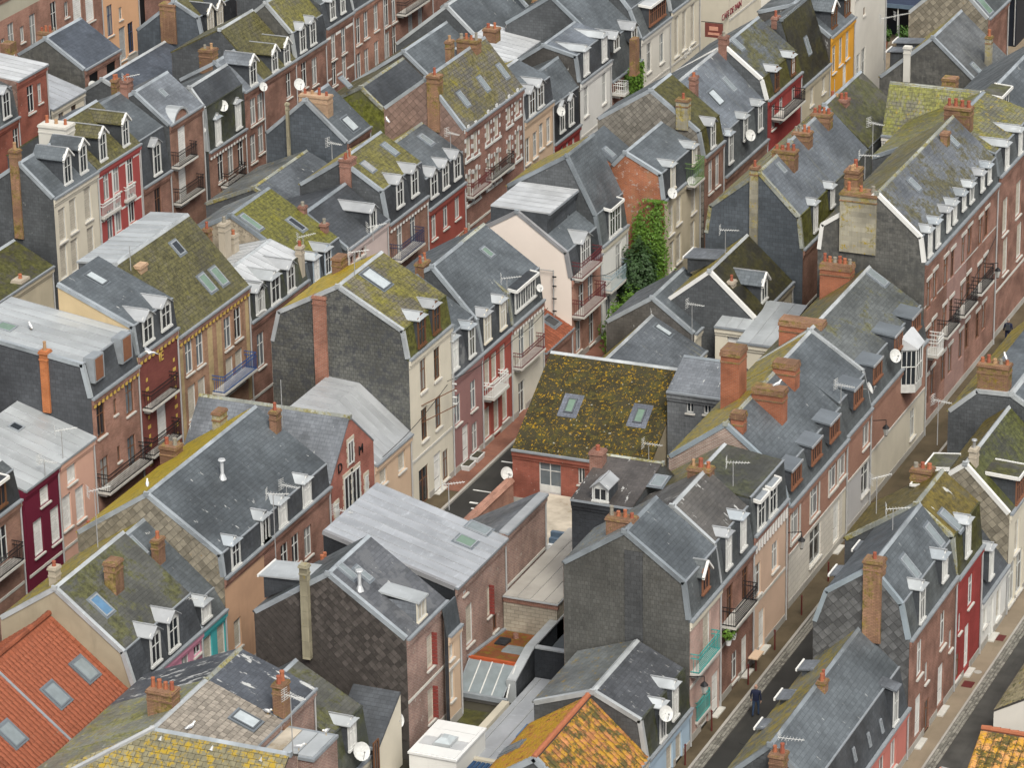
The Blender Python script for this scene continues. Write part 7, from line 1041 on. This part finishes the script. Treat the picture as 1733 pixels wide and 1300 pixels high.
# ------------------------------------------------------------------ aerials, dishes, gulls
def aerial(x, y, z, h, kind, label):
    r = root('tv_antenna', (x, y, z), label, 'aerial', 'television aerials and masts on the roofs')
    mb = MB(); mb.tube((x, y, z-.3), (x, y, z+h), .028, .022, 6); part(mb, 'mast', 'rail', r)
    if kind == 'mast': return
    q = random.uniform(-.5, .9); d = Vector((math.cos(q), math.sin(q), .05)); n = Vector((-d.y, d.x, 0))
    t = Vector((x, y, z+h-.05)); mb = MB(); mb.tube(t-d*.35, t+d*.85, .018, .018, 5)
    for i in range(8): p = t+d*(-.3+.15*i); L_ = .26-.015*i; mb.tube(p-n*L_, p+n*L_, .010, .010, 4)
    for s_ in (-1, 1):
        for j in range(3): p = t-d*.34+Vector((0, 0, s_*(.08+.1*j))); mb.tube(p-n*.22, p+n*.22, .011, .011, 4)
        mb.tube(t-d*.34, t-d*.34+Vector((0, 0, s_*.3)), .012, .012, 4)
    stuff(part(mb, 'antenna_head', 'frame_white', r))
for a in AERIALS: aerial(*a)
def dish(x, y, z, R, bx, by, bz, label, az):
    r = root('satellite_dish', (x, y, z), label, 'satellite dish', 'satellite dishes on the houses')
    q = math.radians(az); d = Vector((math.cos(q)*.9, math.sin(q)*.9, .42)).normalized(); u = Vector((0, 0, 1)).cross(d).normalized(); w = d.cross(u); c = Vector((x, y, z)); mb = MB(); n = 18
    ring = lambda rr, dep: [c+(u*math.cos(2*PI*i/n)+w*math.sin(2*PI*i/n)*1.08)*rr+d*dep for i in range(n)]
    A, B_, C_ = ring(R, .1*R/.4), ring(R*.6, .03), ring(.02, 0); A2 = ring(R, .1*R/.4-.03); B2 = ring(R*.6, -.02)
    for P, Q in ((A, B_), (B_, C_), (A2, B2), (A, A2)):
        for i in range(n): mb.poly([P[i], P[(i+1) % n], Q[(i+1) % n], Q[i]])
    mb.poly(B2)
    part(mb, 'reflector', 'frame_white', r)
    mb = MB(); f = c+d*R*1.1; mb.tube(c-w*R*1.02+d*.03, f-w*.15*R, .015, .015, 5); mb.tube(f-d*.08-w*.1*R, f+d*.05-w*.1*R, .035, .035, 6); part(mb, 'feed_arm', 'rail', r)
    mb = MB(); mb.path([c-d*.02, c-d*.14, Vector((bx, by, bz))], .022, 6); part(mb, 'bracket', 'rail', r)
for a in DISHES: dish(*a)
def gull(x, y, z, fly, label):
    r = root('gull', (x, y, z), label, 'gull', 'gulls on the roofs'); q = random.uniform(0, 6.28); d = Vector((math.cos(q), math.sin(q), 0)); n = Vector((-d.y, d.x, 0)); c = Vector((x, y, z+.2)); mb = MB()
    prof = [(-.30, .012, -.02), (-.2, .05, -.01), (-.05, .085, 0), (.08, .08, .03), (.16, .05, .09), (.2, .045, .14), (.25, .048, .165), (.29, .03, .165), (.31, .01, .16)]
    for (a, ra, ha), (b, rb, hb) in zip(prof, prof[1:]): mb.tube(c+d*a+Vector((0, 0, ha)), c+d*b+Vector((0, 0, hb)), ra, rb, 8)
    part(mb, 'body', 'gull', r)
    for s_ in (-1, 1):
        mb = MB()
        if fly: p = [c+n*s_*.05+d*.1, c+n*s_*.35+d*.14+Vector((0, 0, .16)), c+n*s_*.72-d*.12+Vector((0, 0, .1)), c+n*s_*.34-d*.08+Vector((0, 0, .13)), c+n*s_*.05-d*.14]
        else: p = [c+n*s_*.075+d*.1+Vector((0, 0, .05)), c+n*s_*.09+d*.02-Vector((0, 0, .03)), c+n*s_*.06-d*.32-Vector((0, 0, .01)), c+n*s_*.05-d*.14+Vector((0, 0, .06))]
        mb.hexa(p, [v+Vector((0, 0, .015))+n*s_*.01 for v in p]); part(mb, 'wing', 'gull_grey', r)
        if not fly: mb = MB(); mb.tube((x+n.x*s_*.03, y+n.y*s_*.03, z-.01), (x+n.x*s_*.03, y+n.y*s_*.03, z+.14), .008, .008, 5); part(mb, 'leg', 'beak', r)
    mb = MB(); mb.tube(c+d*.3+Vector((0, 0, .16)), c+d*.36+Vector((0, 0, .15)), .014, .004, 6); part(mb, 'beak', 'beak', r)
for g in GULLS: gull(*g)
# ------------------------------------------------------------------ plants
def leaves(n, gen, size, m, parent, name='foliage'):
    rnd = random.Random(n); mb = MB()
    for i in range(n):
        p, nn = gen(rnd); u = nn.orthogonal().normalized(); u.rotate(Matrix.Rotation(rnd.random()*6.28, 3, nn)); w = nn.cross(u); s_ = size*rnd.uniform(.6, 1.4)
        mb.poly([p-u*s_, p-w*s_*.55, p+u*s_, p+w*s_*.55])
    return stuff(part(mb, name, m, parent))
def blob(cx, cy, cz, rx, ry, rz):
    def g(r_):
        while 1:
            v = Vector((r_.uniform(-1, 1), r_.uniform(-1, 1), r_.uniform(-1, 1)))
            if .35 < v.length < 1: break
        v *= 1+.22*math.sin(v.x*7+cx)*math.cos(v.y*6+v.z*5)
        n = (v+Vector((r_.uniform(-.7, .7), r_.uniform(-.7, .7), r_.uniform(0, 1)))).normalized()
        return Vector((cx+v.x*rx, cy+v.y*ry, max(.05, cz+v.z*rz))), n
    return g
r = root('shrub', (3.3, 12.6, 0), 'big dark evergreen shrub in the walled garden beside the white house', 'shrub')
leaves(6500, blob(3.5, 12.2, 2.6, 1.15, 1.5, 2.9), .12, 'leaf_dark', r, 'crown')
mb = MB(); mb.path([(3.4, 12.4, 0), (3.3, 12.5, 1), (3.5, 12.3, 2.4)], .1, 7); mb.path([(3.4, 12.4, .9), (3.0, 11.9, 2.6)], .06, 6); part(mb, 'trunk', 'bark', r)
r = root('climbing_plant', (4.2, 13.8, 0), 'bright green creeper climbing the ruined brick gable corner', 'climber')
leaves(3600, lambda q: (Vector((4.05+q.gauss(0, .36), 13.85-abs(q.gauss(0, .16)), min(7.6, abs(q.gauss(3.2, 2.5))))), Vector((q.uniform(-.5, .5), -1, q.uniform(-.2, .8))).normalized()), .09, 'leaf_ivy', r)
leaves(900, lambda q: (Vector((3.0+q.gauss(0, .25), 13.9-abs(q.gauss(0, .12)), q.gauss(5.2, .7))), Vector((q.uniform(-.5, .5), -1, q.uniform(-.2, .8))).normalized()), .08, 'leaf_ivy', r)
mb = MB(); mb.path([(4.2, 13.9, 0), (4.15, 13.85, 2), (4.3, 13.86, 4.5)], .04, 6); part(mb, 'stem', 'bark', r)
r = root('hedge', (4.0, 8.5, 0), 'light green creeper mound hanging over the garden wall', 'hedge')
leaves(7000, blob(4.2, 9.4, 1.2, 1.5, 3.6, 1.9), .1, 'leaf_ivy', r); mb = MB(); mb.box(4.2, 4.5, 5.8, 13.0, 0, 1.2); part(mb, 'garden_wall', 'concrete', r)
r = root('ivy', (-9.9, 45, 0), 'ivy sheet covering the wall above the small terrace', 'climber')
leaves(3200, lambda q: (Vector((-9.93+abs(q.gauss(0, .12)), q.uniform(44.2, 47.8), q.uniform(1.2, 5.6)-abs(q.gauss(0, .3)))), Vector((1, q.uniform(-.5, .5), q.uniform(-.2, .8))).normalized()), .12, 'leaf_ivy', r)
mb = MB(); mb.path([(-9.9, 45.5, 0), (-9.92, 45.8, 2.5), (-9.92, 46.4, 4.6)], .04, 6); part(mb, 'stem', 'bark', r)
for i, (x, y, s_, lab) in enumerate(((0.2, 73.2, 1.0, 'leftmost potted bush before the dark cafe'), (1.8, 73.0, 1.2, 'tall potted palm in the dark cafe opening'), (3.4, 73.6, 1.1, 'potted plant in the pale green pot by the cafe'), (5.2, 72.6, .9, 'low potted bush at the cafe step'), (2.6, 71.4, .8, 'orange leafed potted plant on the square'))):
    r = root('potted_plant', (x, y, 0), lab, 'plant', 'potted plants before the cafe'); mb = MB(); mb.tube((x, y, 0), (x, y, .6*s_), .2*s_, .3*s_, 10); part(mb, 'pot', 'pot_green' if i == 2 else 'terracotta_pot', r)
    leaves(260, blob(x, y, 1.15*s_, .55*s_, .55*s_, .65*s_), .13, 'leaf' if i != 4 else 'leaf_ivy', r)
# balcony plants on the black iron balcony
for i, (y, s_, lab) in enumerate(((-35.6, .5, 'leafy pot plant on the black iron balcony'), (-34.9, .36, 'smaller round plant beside the leafy pot on the iron balcony'))):
    r = root('potted_plant', (26.5, y, 3.2), lab, 'plant', 'plants on the black iron balcony'); mb = MB(); mb.tube((26.5, y, 3.35), (26.5, y, 3.65), .12, .17, 8); part(mb, 'pot', 'whiteroof', r); leaves(160, blob(26.5, y, 3.95, s_*.7, s_*.7, s_*.7), .09, 'leaf_ivy', r)
# ------------------------------------------------------------------ street things
for i, (x, y) in enumerate(((26.75, -42.4), (26.72, -38.6), (26.7, -33.2), (26.65, -29.0), (26.6, -24.6), (26.6, -20.2), (26.55, -46.6))):
    lab = ('bollard by the teal balcony house door', 'bollard beside the walking man', 'bollard under the black balcony', 'bollard before the dentilled pink front', 'bollard at the white stone ground floor', 'bollard by the beige ground floor', 'bollard next to the light blue front')[i]
    r = root('bollard', (x, y, .1), 'thin dark red ' + lab, 'bollard', 'bollards along the right lane'); mb = MB(); mb.tube((x, y, .1), (x, y, 1.15), .045, .04, 8); part(mb, 'post', 'bollard', r); mb = MB(); mb.tube((x, y, 1.151), (x, y, 1.24), .065, .03, 8); part(mb, 'cap', 'bollard', r)
for i, (b, y, z, lab) in enumerate(((26.0, -25.2, 4.2, 'wall lantern at the end of the dentilled pink front'), (25.6, -9.6, 4.3, 'wall lantern between the grey and cream lane fronts'), (26.2, -40.3, 3.0, 'wall lantern beside the teal balcony'), (25.1, 14.2, 5.2, 'wall lantern on the far brick front'))):
    r = root('street_lamp', (b, y, z), lab, 'lantern', 'wall lanterns along the right lane'); mb = MB(); mb.path([(b, y, z+.75), (b+.75, y, z+.9), (b+.75, y, z+.6)], .025, 6); part(mb, 'bracket', 'iron', r)
    mb = MB(); mb.tube((b+.75, y, z), (b+.75, y, z+.42), .1, .19, 6); part(mb, 'glass', 'lamp_glass', r); mb = MB(); mb.tube((b+.75, y, z+.421), (b+.75, y, z+.62), .22, .04, 6); mb.tube((b+.75, y, z-.06), (b+.75, y, z-.002), .07, .1, 6); part(mb, 'hood', 'iron', r)
r = root('street_lamp', (39.6, -43.0, 0), 'pink globe lamp on a bracket over the right street', 'lantern'); mb = MB(); mb.path([(41.2, -42.6, 1.8), (40.4, -42.9, 2.6), (39.6, -43, 2.7)], .03, 6); part(mb, 'bracket', 'rail', r); mb = MB(); mb.tube((39.6, -43, 2.35), (39.6, -43, 2.66), .28, .1, 10); part(mb, 'shade', 'lamp_pink', r); mb = MB(); mb.tube((39.6, -43, 1.95), (39.6, -43, 2.34), .13, .2, 10); part(mb, 'globe', 'lamp_glass', r)
for x, y, rr, lab in ((39.6, -24.8, .36, 'round manhole cover in the right street'), (28.6, -38.9, .36, 'round manhole cover in the dark lane'), (37.0, -27.8, .2, 'small round cover on the tan pavement')):
    mb = MB(); mb.tube((x, y, .0), (x, y, .018 if x > 38 or x < 30 else .115), rr, rr, 20); thing('manhole_cover', lab, 'manhole cover', mb, 'asphalt' if x < 30 else 'concrete')
for x, y in ((36.9, -23.6), (36.9, -29.3)): mb = MB(); mb.box(x-.25, x+.3, y-.35, y+.35, .1, .112); thing('pavement_grate', ('upper' if y > -25 else 'lower') + ' brown grate set in the tan pavement', 'grate', mb, 'bollard')
r = root('bench', (26.5, -31.6, .1), 'small wooden ledge table on one post before the pink front', 'table'); mb = MB(); mb.tube((26.55, -31.6, .1), (26.55, -31.6, .95), .04, .04, 8); part(mb, 'leg', 'bollard', r); mb = MB(); mb.box(26.3, 26.8, -32.1, -31.1, .952, 1.02); part(mb, 'table_top', 'peach', r)
for i, (y, lab) in enumerate(((-11.6, 'white trough at the mauve house foot nearest the red paving'), (-12.9, 'white trough further left at the mauve house foot'))): 
    r = root('planter', (2.75, y, .12), lab, 'planter', 'white troughs on the central pavement'); mb = MB(); mb.hexa([(2.5, y-.45, .12), (2.95, y-.45, .12), (2.95, y+.45, .12), (2.5, y+.45, .12)], [(2.45, y-.5, .42), (3.0, y-.5, .42), (3.0, y+.5, .42), (2.45, y+.5, .42)]); part(mb, 'trough', 'whiteroof', r); mb = MB(); mb.box(2.52, 2.93, y-.42, y+.42, .421, .45); part(mb, 'soil', 'earth', r)
mb = MB(); mb.hexa([(4.6, 49.5, 0), (7.2, 49.5, 0), (7.2, 58, 0), (4.6, 58, 0)], [(4.6, 49.5, .1), (7.2, 49.5, .1), (7.2, 58, .12), (4.6, 58, .12)]); struct(mb.obj('ramp', 'wood_ramp'))
# cafe front: awning, posts
r = root('awning', (3, 76, 0), 'long navy awning with white lettering across the cafe front', 'awning'); mb = MB(); mb.hexa([(-3.8, 77, 4.2), (9.3, 77, 4.2), (9.3, 73.9, 3.3), (-3.8, 73.9, 3.3)], [(-3.8, 77, 4.3), (9.3, 77, 4.3), (9.3, 73.9, 3.4), (-3.8, 73.9, 3.4)]); part(mb, 'canopy', 'canvas', r); mb = MB(); mb.box(-3.8, 9.3, 73.84, 73.9, 3.1, 3.42); part(mb, 'valance', 'corrug_blue', r)
for x in (-3.2, 1, 5, 9): mb = MB(); mb.tube((x, 74, 0), (x, 74, 3.3), .05, .05, 6); part(mb, 'post', 'frame_white', r)
cu = bpy.data.curves.new('lettering', 'FONT'); cu.body = 'LE FOC'; cu.size = .9; cu.extrude = .02
t = bpy.data.objects.new('tmp', cu); COL.objects.link(t); me = bpy.data.meshes.new_from_object(t.evaluated_get(bpy.context.evaluated_depsgraph_get())); bpy.data.objects.remove(t)
me.materials.clear(); me.materials.append(mat('txt_white')); o = link('lettering', me, r, Vector((2.4, 76.9, 4.6))-r.location); o.rotation_euler = (PI/2, 0, 0)
r = root('hanging_sign', (-9, 60.4, 4), 'dark red hanging sign with pale letters on the hotel corner', 'sign'); mb = MB(); mb.box(-9.7, -8.3, 60.36, 60.44, 3.6, 4.7); part(mb, 'board', 'maroon', r); mb = MB(); mb.tube((-10, 60.4, 4.75), (-8.3, 60.4, 4.75), .03, .03, 6); part(mb, 'bracket', 'iron', r); mb = MB(); mb.box(-9.35, -8.65, 60.33, 60.358, 4.15, 4.45); mb.box(-9.45, -8.55, 60.33, 60.358, 3.8, 3.98); part(mb, 'lettering', 'lamp_pink', r)
# DM building: iron wall ties shaped as letters on the gable
# cables on the fronts
def cable(name, pts, label, rr=.02):
    mb = MB(); 
    for a, b in zip(pts, pts[1:]):
        a, b = Vector(a), Vector(b); q = [a.lerp(b, i/6)-Vector((0, 0, .25*math.sin(PI*i/6)*(b-a).length/8)) for i in range(7)]; mb.path(q, rr, 5)
    thing(name, label, 'cable', mb, 'rubber')
cable('cable', [(25.3, .9, 3.5), (25.3, 4, 4.6), (25.3, 8, 5.6), (25.3, 12, 6.4), (25.2, 16, 7.2)], 'black cable sagging along the tall brick fronts')
cable('cable', [(2.6, -24, 5.2), (2.7, -15.5, 6.2)], 'overhead wire from the lettered gable to the cream corner'); cable('cable', [(2.7, -15.5, 6.4), (2.6, -5.5, 5.3), (2.6, -0.5, 5.4)], 'overhead wires along the red and mauve fronts'); cable('cable', [(2.7, 3.8, 6.2), (2.6, 9, 4.2), (2.6, 13, 4.0)], 'wire across the twin burgundy balconies')
r = root('utility_bracket', (2.5, -15.3, 5.5), 'rusty iron wire bracket on the cream front', 'bracket')
for z in (5.0, 6.0): mb = MB(); mb.tube((2.41, -18.4, z), (3.3, -15.6, z+.1), .03, .03, 5); part(mb, 'arm', 'wood_brown', r)
mb = MB(); mb.tube((3.2, -15.7, 4.6), (3.2, -15.7, 7.0), .03, .03, 6); part(mb, 'post', 'rail', r)
for z in (5.2, 5.6, 6.0, 6.4): mb = MB(); mb.tube((3.1, -15.7, z), (3.36, -15.7, z), .05, .05, 6); part(mb, 'insulator', 'frame_white', r)
r = root('utility_bracket', (1.2, 3.6, 4), 'tall wire mast with insulators on the pale blank gable', 'bracket')
for x in (.4, 1.3): mb = MB(); mb.tube((x, 3.6, 2.8), (x, 3.6, 6.2), .035, .035, 6); part(mb, 'post', 'rail', r)
mb = MB(); mb.tube((.4, 3.6, 6.15), (1.3, 3.6, 6.15), .03, .03, 6); part(mb, 'arm', 'rail', r)
for z in (3.0, 3.6, 4.4, 5.2, 5.8): mb = MB(); mb.tube((1.25, 3.55, z), (1.5, 3.55, z), .05, .05, 6); part(mb, 'insulator', 'iron', r)
# ------------------------------------------------------------------ people
def person(x, y, z, face, label, jacket='navy', legs='jeans', hair='hair_grey', bag=False, stride=.12):
    r = root('person', (x, y, z), label, 'person')
    J = {'pel': (0, 0, .95), 'sp': (0, .01, 1.15), 'ch': (0, 0, 1.36), 'nk': (0, 0, 1.5), 'hd': (0, .02, 1.6), 'ht': (0, .02, 1.7)}
    pts = [J['pel'], J['sp'], J['ch'], J['nk']]; rad = [(.165, .12), (.155, .115), (.18, .12), (.06, .06)]; ed = [(0, 1), (1, 2), (2, 3)]
    for s_ in (-1, 1):
        i = len(pts); st = stride*s_
        pts += [(s_*.1, 0, .88), (s_*.11, st*.6+.02, .5), (s_*.115, st-.03, .1), (s_*.12, st+.12, .04)]; rad += [(.095, .095), (.062, .062), (.045, .045), (.04, .03)]; ed += [(0, i), (i, i+1), (i+1, i+2), (i+2, i+3)]
        i = len(pts); pts += [(s_*.19, 0, 1.40), (s_*.25, -.02, 1.14), (s_*.26, .05-st*.4, .90)]; rad += [(.062, .062), (.048, .048), (.034, .034)]; ed += [(2, i), (i, i+1), (i+1, i+2)]
    def skin(name, pts, rad, ed, m, sub=1):
        me = bpy.data.meshes.new(name); me.from_pydata(pts, ed, []); o = link(name, me, r); o.rotation_euler = (0, 0, face)
        md = o.modifiers.new('skin', 'SKIN'); 
        for v, q in zip(me.skin_vertices[0].data, rad): v.radius = q
        me.skin_vertices[0].data[0].use_root = True; md.use_smooth_shade = True
        o.modifiers.new('sub', 'SUBSURF').levels = sub; o.modifiers['sub'].render_levels = sub
        me.materials.append(mat(m)); dg = bpy.context.evaluated_depsgraph_get(); nm = bpy.data.meshes.new_from_object(o.evaluated_get(dg)); o.modifiers.clear(); o.data = nm; return o
    b = skin('body', pts, rad, ed, jacket)
    nm = b.data; nm.materials.clear()
    for m in (jacket, legs, 'rubber'): nm.materials.append(mat(m))
    for p in nm.polygons: p.material_index = 2 if p.center.z < .09 else (1 if p.center.z < .88 and abs(p.center.x) < .2 else 0)
    hd = skin('head', [(0, .0, 1.48), (0, .015, 1.57), (0, .02, 1.68), (0, .015, 1.74)], [(.052, .052), (.07, .078), (.078, .092), (.05, .055)], [(0, 1), (1, 2), (2, 3)], 'skin', 2)
    mb = MB(); mb.tube((0, .1, 1.6), (0, .128, 1.59), .014, .01, 6)
    for s_ in (-1, 1): mb.tube((s_*.074, .01, 1.6), (s_*.088, 0, 1.63), .022, .014, 6)
    f = mb.obj('face', ['skin'], r); f.rotation_euler = (0, 0, face)
    mb = MB(); [mb.tube((s_*.03, .094, 1.635), (s_*.03, .104, 1.635), .011, .008, 6) for s_ in (-1, 1)]; mb.box(-.022, .022, .093, .1, 1.555, 1.562); f = mb.obj('eyes', ['rubber'], r); f.rotation_euler = (0, 0, face)
    h = skin('hair', [(0, -.02, 1.56), (0, -.025, 1.67), (0, -.0, 1.745)], [(.06, .05), (.082, .075), (.06, .06)], [(0, 1), (1, 2)], hair, 1)
    for s_ in (-1, 1):
        wx, wy = s_*.26, .05-stride*s_*.4
        pp = [(wx, wy, .9), (wx, wy+.01, .85)]; rr = [(.028, .02), (.036, .018)]; ee = [(0, 1)]
        for k_, (dy, ln) in enumerate(((-.026, .06), (-.009, .075), (.009, .072), (.026, .058))):
            i = len(pp); pp += [(wx, wy+dy, .81), (wx-s_*.012, wy+dy, .81-ln*.55), (wx-s_*.03, wy+dy, .81-ln)]; rr += [(.010, .009), (.009, .008), (.007, .007)]; ee += [(1, i), (i, i+1), (i+1, i+2)]
        i = len(pp); pp += [(wx-s_*.01, wy+.045, .85), (wx-s_*.02, wy+.06, .815)]; rr += [(.011, .01), (.008, .008)]; ee += [(1, i), (i, i+1)]
        skin('hand', pp, rr, ee, 'skin', 1)
    if bag:
        mb = MB(); mb.hexa([(-.14, -.13, 1.08), (.14, -.13, 1.08), (.14, -.27, 1.08), (-.14, -.27, 1.08)], [(-.12, -.13, 1.45), (.12, -.13, 1.45), (.11, -.22, 1.45), (-.11, -.22, 1.45)])
        for s_ in (-1, 1): mb.path([(s_*.1, -.13, 1.44), (s_*.1, .1, 1.46), (s_*.11, .12, 1.2), (s_*.13, -.12, 1.1)], .018, 5)
        f = mb.obj('backpack', ['slate_black'], r); f.rotation_euler = (0, 0, face)
person(28.15, -36.2, .01, .1, 'bald man in navy jacket and jeans walking up the dark lane', hair='skin')
person(26.1, 16.1, .11, .15, 'person in black with a backpack on the mossy far pavement', legs='navy', hair='hair_grey', bag=True)
person(28.2, 15.2, .11, .3, 'person in dark clothes half hidden at the right edge', jacket='slate_black', legs='navy', hair='hair_dark')
